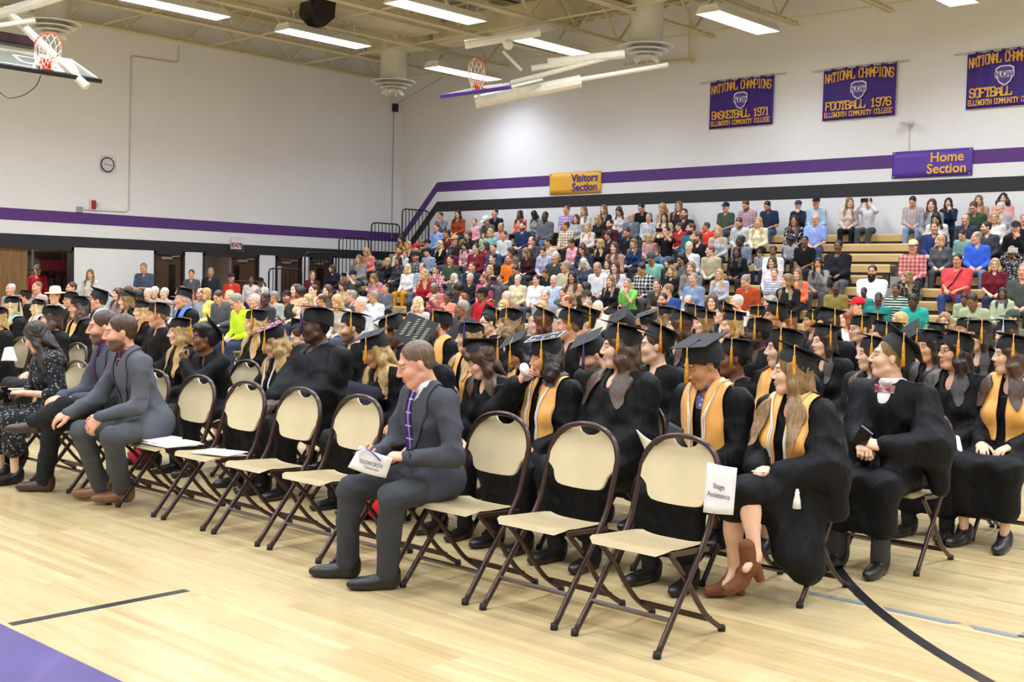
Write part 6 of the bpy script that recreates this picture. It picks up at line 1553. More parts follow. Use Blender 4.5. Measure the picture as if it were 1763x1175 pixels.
A = [
# end of the bleachers by the end wall
(572,463,'w','left','fair','bob','brown','241C34','woman in purple blouse and dark jacket left of the black rail'),
(628,434,'w','down','fair','long','blonde','F08A80','blonde woman in coral top with sunglasses on her head'),
(617,446,'w','wide','fair','long','dirty','8A8A84','large woman in grey top and pink cardigan by the rail'),
(607,474,'m','photo','fair','short','dark','-5A5F5E','boy in dark blue cap taking a photo','b',None,0,False,'1A2440'),
(586,490,'w','down','fair','bob','brown','C9A98C','brown haired woman looking down below the blue capped boy'),
(649,457,'w','left','fair','long','dark','2A2A30','dark haired girl in black between two women near the rail'),
(666,454,'w','left','fair','bob','blonde','18181C','blonde woman in black next to the grey cardigan'),
(685,450,'w','lap','tan','long','dark','4A4C52','dark haired woman in grey cardigan and bright pink shirt'),
(701,463,'w','lap','fair','bob','pale','EDEBEA','pale blonde woman in white blouse and mustard trousers','b','C98A1E'),
(726,461,'m','lap','pink','balding','red','plaid D8DCE6 5A6A90 2E3A5A','man in blue and white plaid shirt beside the mustard trousers','b','5A6E92'),
(746,467,'m','chin','pink','short','brown','plaid C98A98 8A3A50 E8D8D8','man in red plaid shirt with hand at his mouth'),
(687,413,'w','down','fair','long','dark','C99A22','woman in mustard jacket high against the end rail'),
(702,424,'w','lap','fair','long','blonde','3A3A3E','blonde woman in sunglasses below the rail'),
(716,419,'m','lap','fair','short','dark','2A2A30','person in a red knitted cap','b',None,0,False,'C0201E'),
(735,421,'m','lap','pink','short','dark','26304A','man in dark cap and navy jacket near the end rail','b',None,0,False,'20242E'),
(751,392,'m','lap','pink','short','brown','8FB0EA','man in light blue shirt with sunglasses pushed up'),
(715,436,'m','lap','pink','short','dark','plaid 3A3E4A 8A8E98 22242C','man in grey plaid jacket and dark cap','b',None,.6,False,'23252C'),
(736,436,'m','left','pink','short','dark','stripe B8C4D8 5A7090','man in navy cap and blue striped shirt','b',None,0,False,'222A40'),
(697,441,'c','lap','fair','short','dirty','D4E4F0','boy in pale blue shirt'),
(687,432,'m','lap','pink','short','brown','E0DCD8','bearded man in white below the mustard jacket','b',None,.8),
(730,452,'w','left','fair','wavy','blonde','A02028','blonde woman in red behind the plaid shirts'),
(640,480,'w','down','fair','long','dirty','C98A90','woman in dusty pink top with a yellow flower'),
(605,510,'m','left','pink','grey','grey','4A4C58','grey haired heavy man in the front seats left','f'),
(620,523,'m','left','pink','balding','white','C8CAD0','bald man beside the grey haired heavy man','f'),
(643,511,'m','left','tan','grey','grey','D8DCE4','man with glasses in white shirt on the floor','f',None,0,True),
(578,520,'w','down','fair','bob','blonde','B8B0A0','blonde woman seen from behind her hair, floor seats','f'),
(663,499,'m','lap','pink','buzz','brown','6A6C74','short haired man in grey in the lowest bleacher row'),
(744,496,'m','down','brown','short','grey','E07A78','grey haired man in coral shirt'),
(718,523,'w','lap','fair','bob','pale','C8B8B8','smiling white blonde woman on the floor seats','f'),
(747,517,'m','photo','pink','grey','grey','7A3040','grey haired man holding binoculars to his eyes','f'),
(563,494,'w','lap','fair','bob','brown','5A4A4A','brown haired woman low by the black stripe','f'),
# top rows left of centre
(755.5,374,'m','chin','pink','short','dark','7C828A','man in grey shirt resting head on hand, top left seat'),
(788,368,'w','lap','fair','long','dark','A84A1E','woman in rust sweater with glasses and long hair'),
(817,384,'c','lap','fair','short','dirty','plaid E88A98 F0D0D4','toddler in pink plaid'),
(835.5,380,'m','down','pink','short','white','5A5A50','man in white cap bending to a child','b',None,0,False,'E4E4E4'),
(850,366,'m','knees','pink','short','black','1C2236','dark haired man in navy blazer leaning over','b','1C2236'),
(894.5,371,'w','lap','brown','long','black','E88A78','woman in coral top with long dark braids'),
(918,372,'w','down','dark','long','black','9A9C94','woman with blue headband and grey top'),
(861.6,391,'m','lap','tan','balding','grey','plaid D8B0B8 B88898','bald man in pink checked shirt'),
(843.5,398,'c','lap','fair','bob','blonde','8AC0BC','blonde child in teal'),
(899,390,'m','lap','fair','buzz','brown','28365E','bearded man in navy shirt with arms on knees','b',None,.9),
(911.5,415,'m','chin','pink','balding','brown','3A3E4C','man with hand at chin in dark blue shirt'),
(768.6,401,'m','left','tan','short','dark','6A2028','man in dark red jacket below the grey shirt'),
(782,405,'m','lap','pink','short','grey','2E2820','man in tan cap and brown jacket','b',None,0,True,'C8A070'),
(806,406,'w','lap','fair','bob','brown','25252E','woman with brown bob in low dark top'),
(797,425,'w','down','fair','long','dark','E0AEB8','long haired woman in pale pink looking at a phone'),
(818.5,423,'w','lap','fair','updo','dark','7A2430','woman in sleeveless maroon top'),
(835.5,428,'w','left','fair','longfront','brown','9A2A30','woman whose very long brown hair hides her face'),
(831,415,'c','lap','fair','short','dirty','A8C89A','small child with light hair beside the long brown hair'),
(850,415,'c','lap','fair','short','brown','38547A','boy in blue hoodie with bowl haircut'),
(867,406,'m','lap','pink','short','brown','D4D8DC','man in pale grey shirt with elbow on knee'),
(756.6,423,'w','lap','fair','long','pale','1A1A1E','pale blonde woman in black jacket'),
(775,431,'w','left','fair','curly','black','6A1E38','woman with black curls in maroon'),
(903.5,436,'w','down','fair','bob','dirty','3E1E26','woman with ash blonde bob in plum top'),
(878.6,434,'w','left','fair','bob','brown','7A6A60','brown haired woman above the orange shirt'),
(848,444,'w','lap','fair','updo','dark','1E1E20','woman with dark hair tied back in black jacket'),
(876,446,'m','lap','pink','short','red','F07A18','man in bright orange T-shirt','b',None,.7,True),
(774,448,'m','lap','pink','short','dark','44543E','heavy man in green jacket'),
(811.7,459,'m','lap','pink','buzz','brown','-262C3A','man with shaved head in navy printed T-shirt'),
(842,466,'w','lap','fair','long','blonde','5A3A5A','long haired blonde woman above the pink polo'),
(833,480,'m','left','pink','short','red','-C4607A','man with glasses in pink polo shirt','b',None,.5,True),
(808,479,'m','lap','pink','grey','white','232426','white haired man in dark jacket'),
(781,480,'w','lap','pink','bob','white','4A4E44','white haired woman below the green jacket'),
(789,498,'w','down','brown','afro','black','3A3440','woman with large afro hair'),
(770,509,'w','lap','brown','updo','black','F09078','girl in light coral top'),
(830,504,'m','left','brown','short','black','B81E28','man in black cap and red jacket','f',None,0,False,'16161A'),
(797,515,'w','lap','fair','bob','red','6A4A4A','red haired woman behind the first caps','f'),
(794.6,531,'m','left','brown','buzz','grey','3A3A3E','bald dark skinned man between two caps','f'),
(860.5,483,'m','photo','tan','short','brown','5A5E62','brown haired man in grey holding up a phone'),
(885,466,'m','down','tan','short','dark','3A3A40','dark haired man bending in front of the orange shirt'),
(890,482,'w','lap','fair','short','white','D8CDA8','woman with short grey hair and cream jacket','b',None,0,True),
(922,483,'w','lap','pink','short','dark','F0EEEA','woman with short dark hair in white top'),
(869.5,513,'m','down','pink','balding','white','8A6A60','bald pink headed man in front of the cream jacket','f'),
(865,529,'w','lap','fair','bob','blonde','A89A84','blonde face above a tilted cap','f'),
# centre
(938,366,'m','lap','dark','buzz','black','6A6C76','dark skinned man in grey polo shirt on top row','b','5A7296'),
(975,361,'m','lap','pink','short','red','plaid B8A8D8 7A68B0 E8E0F0','man in lavender plaid shirt on top row'),
(991,378,'w','lap','fair','bob','auburn','B0B4B4','woman with auburn bob and grey cardigan'),
(1005,364,'w','lap','fair','long','dirty','E8E6E8','woman in white with long light hair, top row'),
(973.5,389,'m','left','tan','balding','brown','plaid DCCFB8 8A6A52 F0E8DA','bald man in cream plaid shirt'),
(1011,394,'w','lap','fair','long','blonde','EAD8D4','blonde woman in white sweater with pink flowers'),
(1039,360,'w','lap','fair','long','dirty','1E2640','woman in navy wrap top, top row'),
(1027,380,'w','down','fair','bob','blonde','23261E','short haired blonde woman in dark jacket'),
(1062,365,'w','down','fair','long','brown','floral EAE2E0 C89098','woman in white floral top, top row'),
(1049.5,386,'m','lap','fair','short','black','4A1C26','black bearded man in maroon shirt','b',None,.9),
(1086,374,'m','lap','pink','balding','white','6A7284','man with white beard and glasses in slate shirt','b',None,.9,True),
(1102,357,'m','down','pink','short','black','15171C','man in black shirt looking down, top row'),
(1077,399,'m','down','pink','short','brown','1E2430','man bowing his head in dark navy','b',None,.6),
(944,418,'m','left','tan','short','black','C8B8A0','dark haired youth in beige'),
(931.5,433,'w','down','fair','short','brown','stripe C0C4DA 8A90B0','woman in lavender striped blouse with short hair'),
(955.4,439,'m','lap','pink','grey','white','3A4238','elderly white haired man in dark green shirt'),
(982.6,420,'w','down','tan','short','dark','EAA8B4','woman in pink with short dark hair'),
(999.6,426,'w','down','fair','curly','brown','print 2A3040 6A7484','woman with brown curls and dark floral sleeves'),
(1032.5,422,'w','left','fair','long','blonde','1A1A1E','girl with long blonde hair in black'),
(1057.5,423,'w','lap','fair','long','brown','B8907A','girl with long brown hair in tan top'),
(1090,421,'w','lap','fair','bangs','dirty','23345E','woman with fringe and blue dress'),
(1047,409,'w','left','tan','bun','black','2A2226','person with black hair bun in front of the maroon shirt'),
(974,452,'m','left','tan','short','grey','BDB496','older man in tan jacket'),
(1001,456,'w','down','fair','curly','white','4A5060','woman with white curls'),
(1024.6,453,'m','down','tan','balding','grey','E8E6E4','bald man in white T-shirt looking down'),
(985,465,'w','lap','tan','long','black','C89A78','woman with long black hair and bare shoulders'),
(1007.6,472,'w','left','tan','bob','black','print 1A1A1C 6A6A60','woman with black bob turned away in strapless dress'),
(1045,464,'w','lap','fair','bob','brown','floral D0D0D0 3A3A4A','woman with brown bob in black and white floral'),
(1058.6,454,'w','lap','fair','long','brown','E6DEE2','woman tilting her head back in white cardigan'),
(1103,460,'w','down','tan','updo','black','plaid 1E1E22 D8D8D8','woman in black and white checked shirt'),
(936,475,'w','down','tan','short','brown','1E1E22','woman with short brown hair in black V neck'),
(952,484,'m','lap','pink','grey','white','B8CCEA','white haired man in light blue shirt'),
(982.6,489,'w','lap','fair','wavy','dirty','2E2060','girl with wavy light hair in purple'),
(1050.7,485,'w','lap','fair','long','dirty','17171A','woman in black cardigan over coral top'),
(1077,491,'m','chin','pink','short','grey','-7EC85E','man in bright green polo with hand at mouth'),
(937,505,'m','lap','pink','balding','grey','8A8E98','bald man in grey below the white top','f'),
(968,508,'m','lap','pink','short','brown','5A6048','brown haired youth in olive'),
(974.7,519,'m','left','pink','balding','red','B8A8A0','bald man with red glasses','f',None,0,True),
(1008.7,509,'m','lap','pink','short','dark','C8C4BC','man in camouflage cap','f',None,0,False,'3A3C30'),
(930.4,530,'w','lap','fair','bob','blonde','A89888','blonde woman with glasses beside a tilted cap','f',None,0,True),
(1011,527,'m','lap','pink','grey','grey','C0BCB4','grey haired man between the caps','f'),
(1027,531,'m','down','fair','balding','white','D8D4CC','pale bald man above the grey cap','f'),
# right of centre
(1139,358,'w','down','fair','long','blonde','C8A890','blonde woman looking at phone, top row'),
(1168,354,'w','lap','fair','long','dirty','3A2A2C','woman with glasses in dark brown blouse, top row','b',None,0,True),
(1116,376,'m','lap','pink','short','grey','floral C8CCD0 5A6478','grey haired man in blue patterned shirt'),
(1143,377,'w','lap','fair','long','dark','E0C8A8','girl with long dark hair in cream sleeveless top'),
(1177,367,'m','lap','pink','short','brown','1E2430','man with brown beard in dark navy','b',None,.8),
(1147,399,'m','photo','pink','short','black','-141416','man in black T-shirt filming with a camera','b','5A7290'),
(1169,397,'w','left','fair','updo','brown','B03028','woman with brown updo in red'),
(1189,386,'m','left','pink','short','brown','2E6A7A','man with long beard in teal','b',None,1,False,None,None,'beard'),
(1200,399,'m','left','pink','short','brown','15161A','bearded man in black polo turned left','b',None,.8),
(1215,395,'c','left','tan','short','brown','E8402A','boy in orange red shirt'),
(1235,399,'w','lap','fair','long','blonde','B8BABC','blonde woman in grey sweater with blue print','b','2A3050'),
(1249,359,'m','lap','pink','short','dark','-4A5A48','man in navy cap and olive T-shirt, top row','b','4A5878',0,False,'20264A'),
(1282,353,'m','down','pink','short','brown','check E0C8D0 7A2A50','bearded man in pink gingham, top row','b',None,.8),
(1269,384,'m','down','pink','short','brown','floral C8CCCC 8A9498','man with reddish beard in grey patterned shirt','b',None,.9),
(1274,415,'m','left','dark','buzz','black','7A8290','dark skinned man in grey jacket'),
(1185,418,'w','lap','fair','short','pale','D8DCDC','woman with white pixie cut'),
(1173,432,'w','down','tan','long','black','stripe 2A2E34 8A8E90','woman with glasses in striped dress','b',None,0,True),
(1222,433,'m','left','fair','short','red','B8AE90','red haired youth in beige jacket'),
(1268,436,'w','lap','brown','long','black','141416','woman with braids in black cardigan'),
(1113,415,'c','down','fair','bob','blonde','D8A8A0','blonde child in pink'),
(1117,443,'m','down','tan','short','dark','-8AC8B4','youth in mint T-shirt and grey cap','b',None,0,False,'4A4E50'),
(1189,446,'w','lap','fair','long','dirty','7E8480','woman with long light hair in grey green top'),
(1156,467,'w','lap','fair','curly','dirty','1A1A1E','woman with curly light hair in black over pink'),
(1151,455,'w','left','fair','long','dark','25252A','dark haired woman behind the curly one'),
(1124,492,'m','knees','pink','short','brown','4A463E','youth with clasped hands at his face'),
(1149,494,'m','left','pink','short','dirty','2E4A8A','blond youth in blue shirt leaning forward'),
(1139,515,'m','lap','tan','short','black','8A7A60','black bearded man above the yellow star cap','f',None,.9),
(1194,473,'w','lap','pink','short','grey','7C92B4','woman with grey hair in denim jacket'),
(1237.5,476,'w','lap','fair','long','blonde','B8BAC2','blonde woman in grey cardigan and plum top','b',None,0,True),
(1225,516,'w','lap','fair','long','brown','6A6048','girl with glasses above the flowered cap','f',None,0,True),
(1282,480,'m','down','pink','short','grey','B04A22','man in rust orange sweater'),
(1267,517,'m','left','pink','grey','white','D8D0C8','white haired person bending left','f'),
(1180,521,'m','down','pink','balding','grey','C8BCB0','balding man below the denim jacket','f'),
(1319,356,'m','down','tan','short','black','-26344E','man in navy printed T-shirt, top row','b','4A5C7C',.5),
(1371,356,'w','chin','fair','short','grey','20243C','woman in navy cap resting chin on hand','b','A8AAAE',0,False,'3A4058'),
(1404,350,'m','lap','pink','short','grey','check B8D0E0 8AAAC0','man in dark cap and pale blue checked shirt','b',None,0,False,'20242C'),
(1305,383,'w','lap','fair','long','blonde','E8E0BC','blonde woman in cream sweater','b','1C1C20'),
(1366.4,380,'w','lap','tan','long','dark','floral 1E1E20 A8A89C E0D8D0','woman with glasses in black floral blouse','b','4A5C86',0,True),
(1402.7,377,'m','lap','pink','balding','white','-check 6E8EE0 B8C8F0','older man in blue checked shirt','b','3E4C6E',0,True),
(1384.6,418,'m','lap','brown','buzz','black','-121214','dark skinned man in black polo'),
(1442.4,421,'w','wide','brown','updo','black','17171A','large woman in black cardigan over white top','b','5A5C66',0,True),
(1330,434,'w','lap','brown','updo','black','-E8E6E4','dark skinned woman in white T-shirt'),
(1359.6,427,'c','left','dark','afro','black','9A98A0','child with round afro in grey'),
(1461.7,350,'w','right','fair','long','dirty','D8C4B8','woman in beige blouse looking right, top row','b','17171A'),
(1329,453,'w','lap','fair','bob','brown','E6D8DA','woman with glasses in pale pink','b',None,0,True),
(1332.4,474,'w','lap','fair','short','dirty','-hstripe C8CCD2 8A90A0','woman in grey striped T-shirt'),
(1355,458,'w','left','fair','long','dirty','1E1E20','girl in profile with long hair in black'),
(1372,475,'w','lap','fair','long','dirty','FF7A52','woman in bright coral jacket','b','1C2034'),
(1405,456,'w','chin','tan','long','dark','8E8C8A','dark haired woman in grey covering her mouth'),
(1324.5,517,'w','left','pink','curly','grey','E6E0D2','grey haired woman in cream turned left','f'),
(1438,499,'m','lap','dark','buzz','black','8A7A3E','dark skinned man in olive jacket'),
(1303,457,'c','down','tan','short','dark','9AA0A4','child in grey hoodie'),
(1494.7,350,'m','photo','pink','balding','brown','E4E2EC','man in white shirt filming, leaning on the wall','b','4A4C52'),
(1567,349,'m','down','pink','short','black','plaid EADEDA A89098 4A4048','man in white plaid shirt beside the aisle','b','8A9CC0'),
(1603.6,350,'w','lap','fair','long','brown','8A9298','woman with long brown hair in blue grey, top row'),
(1607,376,'w','down','fair','long','black','E8DCD4','woman with black hair in cream sweater'),
(1608,392,'m','lap','pink','short','brown','2A3A6A','man in navy polo shirt'),
(1570.7,423,'m','lap','pink','short','brown','plaid C86A68 E0A8A0 8A3038','man in red plaid shirt with pale cap','b','2A2E3C',0,False,'D8C8A0'),
(1617,417,'w','left','fair','bob','blonde','55585E','blonde woman in grey blazer'),
(1627.7,360,'w','chin','fair','long','dark','24304E','dark haired girl in denim blue resting chin'),
(1673,357,'m','down','pink','short','brown','3E523A','man in dark green sweater with glasses','b',None,0,True),
(1684,348,'w','lap','fair','long','dirty','C8A088','woman behind the green sweater'),
(1726,344,'w','lap','fair','curly','dark','E8A8A8','woman with dark curls in pink, top row right'),
(1720.7,359,'w','left','fair','short','white','A8A8AC','white haired woman in grey, right'),
(1657,382,'m','down','pink','balding','grey','3A4050','bald man bowing in charcoal shirt'),
(1711.6,376,'w','lap','fair','bob','blonde','E8E4DE','woman with glasses in white blouse','b',None,0,True),
(1697,393,'m','left','fair','short','dark','44484E','man with glasses in dark grey polo','b',None,.5,True),
(1743.4,394,'m','chin','pink','short','dark','17171C','man in green cap and black jacket','b',None,0,False,'26302C'),
(1653.7,412,'c','down','fair','short','dark','8AB0A4','boy in teal with dark face mask'),
(1680,410,'m','left','pink','balding','grey','3A66D8','heavy bald man in royal blue polo','b','6A7E9E'),
(1740,437,'w','photo','brown','short','grey','floral 3A3A3E C8C8C8','woman in grey head wrap lifting a phone'),
(1761,382,'m','lap','pink','short','grey','1A1A1E','man in black at the right edge'),
(1501,467,'m','wide','tan','short','black','-ECEAEA','man with long black beard in white T-shirt','b',None,1,False,None,None,'big'),
(1486,510,'c','lap','dark','short','black','2E8A84','boy in teal beside the red cap'),
(1474.4,518,'m','left','pink','short','brown','plaid D8C8D0 3A4A7A A83040','man in red cap and plaid shirt','f',None,0,False,'D01E2A'),
(1511,513,'c','lap','dark','short','black','2A807A','boy in teal between the red cap and striped sweater'),
(1541.4,503,'w','lap','brown','updo','black','hstripe 16403C C8D0C0','woman in dark green striped sweater'),
(1560,482,'w','left','fair','wavy','dirty','print 1E1C1A B8A888','woman with wavy hair in black floral'),
(1566,518,'c','down','dark','short','black','2FA59A','boy in bright teal leaning over'),
(1648,448,'m','wide','tan','short','black','-E2484C','heavy man in red polo with camera strap','b','34487E'),
(1653,525,'c','down','brown','updo','black','A8B090','girl in sage dress with head lowered'),
(1671,516,'c','down','brown','short','black','A4AC8C','boy in sage shirt with a game device'),
(1724.7,510,'c','lap','brown','long','black','B0BC9C','girl in long sage dress with clasped hands'),
(1711.4,459,'w','lap','fair','bob','blonde','-6A1A28','blonde woman with glasses in burgundy T-shirt','b',None,0,True),
(1761,463,'m','lap','pink','grey','grey','-4A5248','man in grey green shirt at right edge'),
(1624.6,553,'w','lap','pink','curly','dirty','B8A890','curly haired blonde woman seated before the bleachers','f',None,0,True),
(1547,553,'w','left','fair','bob','blonde','D8C8BC','blonde woman with glasses above the bow tie youth','f',None,0,True),
(1741,549,'m','left','fair','short','dark','6A6A60','man with green sunglasses strap near right edge','f',None,.4,True,'3A4A3C'),
(1455,548,'w','left','fair','long','red','E8E0E0','red haired woman in white below the olive jacket','f'),
# floor seats at the left and people by the doors
(344,506,'m','lap','pink','balding','brown','9A9EA4','balding man in grey polo seated below the doors','f',None,.3),
(372,511,'m','down','pink','short','brown','55575C','man with brown hair in charcoal shirt','f'),
(406,520,'m','down','pink','grey','grey','C8E834','older man in fluorescent yellow vest','f',None,0,True),
(437,518,'w','lap','pink','short','white','4A3A8A','white haired woman in purple','f'),
(394,510,'w','lap','fair','bob','pale','A8809A','pale haired woman behind the yellow vest','f'),
(470,511,'m','left','tan','short','grey','A8A8A4','tanned man in light grey polo','f'),
(492,511,'m','lap','pink','short','brown','3A3C38','man in black cap and dark jacket','f',None,.6,False,'2A2C2E'),
(529,518,'w','lap','fair','long','blonde','D8D4D0','long haired blonde woman in white right of the black cap','f'),
(265,503,'w','lap','fair','short','white','B0A8A0','white haired woman left of two','f'),
(282,505,'w','lap','fair','short','white','A8A098','white haired woman right of two','f'),
(354,506,'w','left','fair','bob','blonde','E8D870','blonde woman in yellow','f'),
(311,503,'w','left','fair','bob','brown','C0A8A0','brown haired girl below the grey jacket','f'),
(440,505,'m','down','pink','balding','grey','8A7A80','bald man below the couple by the door','f'),
(539,494,'w','lap','fair','short','brown','D8D4D0','woman in white below the maroon jacket','f'),
(553,517,'m','left','tan','balding','brown','A89880','bald tanned man near the rail','f'),
(456,515,'m','lap','dark','short','black','3A3A40','dark haired man behind the tanned man','f'),
(515,506,'w','lap','brown','afro','black','D8C8B8','woman with afro hair in cream','f'),
(507.6,489,'w','lap','fair','updo','brown','F0B890','girl in peach top','f'),
(93,510,'w','lap','fair','short','dirty','C8C0A0','person in a broad cream hat','f',None,0,False,None,'EADFB4'),
(17,498,'m','lap','pink','balding','white','A8A8A8','bald man behind the caps at far left','f'),
(63,495,'m','lap','pink','buzz','dirty','B8A8A0','man whose forehead shows below the doorway','f'),
(201,506,'w','lap','fair','long','brown','8A7A78','long haired girl right of the pale blue tassel','f'),
(219.5,503,'w','lap','fair','bob','brown','8A8078','brown haired woman third from the blue shirt','f'),
(236.5,510,'w','lap','brown','long','black','6A5A58','dark skinned girl between two caps','f'),
(122.5,496,'m','lap','pink','short','brown','7A7A74','brown haired man under the white wall','f'),
(253.5,506,'w','lap','fair','short','white','B8B0A8','white haired person below the blue shirted man','f'),
(330,472,'w','stand','pink','short','brown','55585E','woman with short brown hair in grey jacket standing by white pillar','s-26.2'),
(363,469,'m','stand','tan','buzz','grey','262C36','man with goatee in dark navy pullover standing in doorway','s-26.2',None,.6),
(398.7,479,'m','stand','pink','short','grey','C83A24','man with grey beard, cap and red shirt','s-25.0',None,.9,False,'2A2A2C',None,'beard'),
(432,482,'w','stand','brown','updo','black','D8D4D4','woman in white sweatshirt by the double door','s-25.4'),
(449,486,'m','stand','brown','short','black','DCD6C8','person in cream jacket and dark cap','s-25.2',None,0,False,'1E2030'),
(537.4,474,'w','stand','fair','short','dirty','5A2030','woman with glasses in maroon jacket standing at right door','s-25.5',None,0,True),
(65,465,'m','stand','pink','short','dark','A82030','man in red vest and camouflage cap inside the open doorway','s-29.2',None,0,False,'6A6658'),
(155.7,472,'w','stand','fair','long','dirty','E4E0DC','long haired woman in white leaning on the white wall','s-27.1'),
(249,462,'m','standcross','pink','buzz','grey','-4A5A70','bald man in slate blue shirt looking at his phone by the wall','s-26.9',None,.2),
]
for a in A: aud(*a)
# ================================================================== small things in hands, on seats and on the floor
# sign taped to the end chair
ax, ay = slot_x(0, 0), ROW_Y[0]
def sgn(x, z, y=0.115): return (ax+x, ay+y, z)
sign = sheet('paper_sign', 'white printed sheet taped to the end chair', 'sign', [sgn(0.186, 0.556), sgn(0.335, 0.566), sgn(0.347, 0.768), sgn(0.2, 0.775)])
INK = plain('grey ink', '55555C', 0.7); PINK_ = plain('purple ink', '3A2A6E', 0.6)
for k, t in enumerate(('Stage', 'Assistance')):
    text_mesh('sign_text', t, 0.032, INK, sign, Matrix.Translation((ax+0.27, ay+0.098, 0.68-0.038*k)) @ Matrix.Rotation(0.03, 4, 'Y') @ Matrix.Rotation(PI/2, 4, 'X'), ext=0.0006, sx=0.85)
# programme in the suited man's hands
R_ = r_suit.matrix_basis
def loc_(r, p): return np.array(r.location)+np.array(p)*r.scale[0]
ho = [loc_(r_suit, p) for p in ((-0.2, -0.44, 0.62), (0.1, -0.44, 0.6), (0.16, -0.45, 0.71), (-0.08, -0.46, 0.75))]
pg = sheet('programme', 'white programme booklet with purple arc in the suited man\'s hands', 'booklet', ho)
c_, u_, v_ = sum(ho)/4, (ho[1]-ho[0]), (ho[3]-ho[0]); u_ = u_/np.linalg.norm(u_); n_ = np.cross(u_, v_); n_ /= np.linalg.norm(n_); v2 = np.cross(n_, u_)
if n_ @ (CC-c_) < 0: sgn_ = -1
else: sgn_ = 1
PM = Matrix(((u_[0], v2[0], n_[0], c_[0]+n_[0]*0.02*sgn_), (u_[1], v2[1], n_[1], c_[1]+n_[1]*0.02*sgn_), (u_[2], v2[2], n_[2], c_[2]+n_[2]*0.02*sgn_), (0, 0, 0, 1)))
text_mesh('programme_title', 'ELLSWORTH', 0.03, INK, pg, PM @ Matrix.Translation((0.02, -0.0, 0)), ext=0.0005)
text_mesh('programme_title', 'Commencement', 0.016, INK, pg, PM @ Matrix.Translation((0.02, -0.025, 0)), ext=0.0005)
MB().tube([PM @ Vector((-0.11+0.2*t, 0.03+0.04*math.sin(t*PI), 0)) for t in np.linspace(0, 1, 12)], 0.008, 5, sq=0.2).build('purple_arc', PINK_, pg)
# binder and papers on the empty seats
x7, x6 = slot_x(0, 7), slot_x(0, 6)
r = empty('open_binder', (x7+0.02, ROW_Y[0]-0.04, 0.435)); tag(r, 'open white binder lying on an empty seat', 'binder')
MB().box((-0.23, -0.13, 0), (0.0, 0.14, 0.006)).box((0.0, -0.13, 0.0), (0.22, 0.14, 0.006)).build('cover', PAPER, r); MB().box((-0.2, -0.12, 0.006), (-0.02, 0.13, 0.022)).build('left_pages', PAPER, r); MB().box((0.02, -0.12, 0.006), (0.2, 0.13, 0.014)).build('right_pages', PAPER, r)
MB().tube([(-0.19, -0.125, 0.006), (-0.21, -0.125, 0.03), (-0.18, -0.125, 0.045), (-0.08, -0.125, 0.02), (0.1, -0.125, 0.02)], 0.004, 5).build('lifted_edge', PAPER, r)
o = MB().box((-0.14, -0.1, 0.0), (0.14, 0.1, 0.006), Matrix.Rotation(0.3, 4, 'Z')).build('loose_papers', PAPER, None); o.location = (x6+0.05, ROW_Y[0]-0.02, 0.434); tag(o, 'loose white papers on the empty seat next to the binder', 'papers')
# the boy's phone, the tissue, cards and folders
BLK2 = plain('phone black', '101014', 0.2, noise=0.03)
def slab(name, label, cat, root, p, size, rot, mat):
    o = MB().box([-v/2 for v in size], [v/2 for v in size]).build(name, mat, None); o.location = loc_(root, p); o.rotation_euler = rot; tag(o, label, cat); return o
slab('phone', 'dark phone held by the bow tie youth', 'phone', r_boy, (0.0, -0.42, 0.75), (0.075, 0.012, 0.15), (0.5, 0.6, 0.2), BLK2)
f = Field((-0.06, -0.05, -0.06), (0.06, 0.05, 0.06), 0.006); f.ell((0, 0, 0), (0.035, 0.025, 0.04), 0.01); folds(f, 0.006)
tis = link('tissue', np_mesh('tissue', *f.mesh()), PAPER); hw = P_tis.Wr['R']+np.array([0.07, -0.02, 0.09]); tis.location = loc_(r_tis, hw); tag(tis, 'crumpled white tissue pressed to the crying graduate\'s face', 'tissue')
CRM = plain('cream card', 'E8DDBE', 0.6, noise=0.03); FOLD = plain('dark purple folder', '150F28', 0.85, noise=0.05); FOLK = plain('black folder', '141216', 0.5, noise=0.05)
def card(name, label, cat, pts, mat): return sheet(name, label, cat, pts, mat, 0.005)
q = lambda x, y, Y: at_Y(x, y, Y)
card('cream_card', 'cream card sticking up beside the large woman', 'card', [q(1112, 778, 4.98), q(1130, 776, 4.98), q(1126, 762, 4.98), q(1096, 740, 4.98)], CRM)
card('diploma_cover', 'dark purple diploma cover with gold seal held by the blonde graduate', 'folder', [q(590, 728, 5.0), q(640, 738, 5.0), q(655, 668, 5.06), q(600, 655, 5.06)], FOLD)
s_ = MB().lathe([(0.022, 0), (0.022, 0.003)], tuple(q(602, 692, 4.99)), 14, Matrix.Rotation(PI/2, 4, 'X')).build('gold_seal', plain('dull gold seal', '7A6238', 0.5), bpy.data.objects['diploma_cover'])
card('black_folder', 'black folder on the lap of the youth in gold stole', 'folder', [q(1140, 765, 4.98), q(1172, 775, 4.98), q(1178, 740, 5.02), q(1152, 726, 5.02)], FOLK)
card('white_leaflet', 'white leaflet at the lap of the graduate with glasses', 'paper', [q(1648, 775, 7.1), q(1660, 790, 7.1), q(1652, 755, 7.14), q(1646, 750, 7.14)], PAPER)
card('white_programme', 'white programme held by the woman at the left edge', 'paper', [q(2, 622, 5.0), q(30, 622, 5.0), q(22, 598, 5.05), q(8, 600, 5.05)], PAPER)
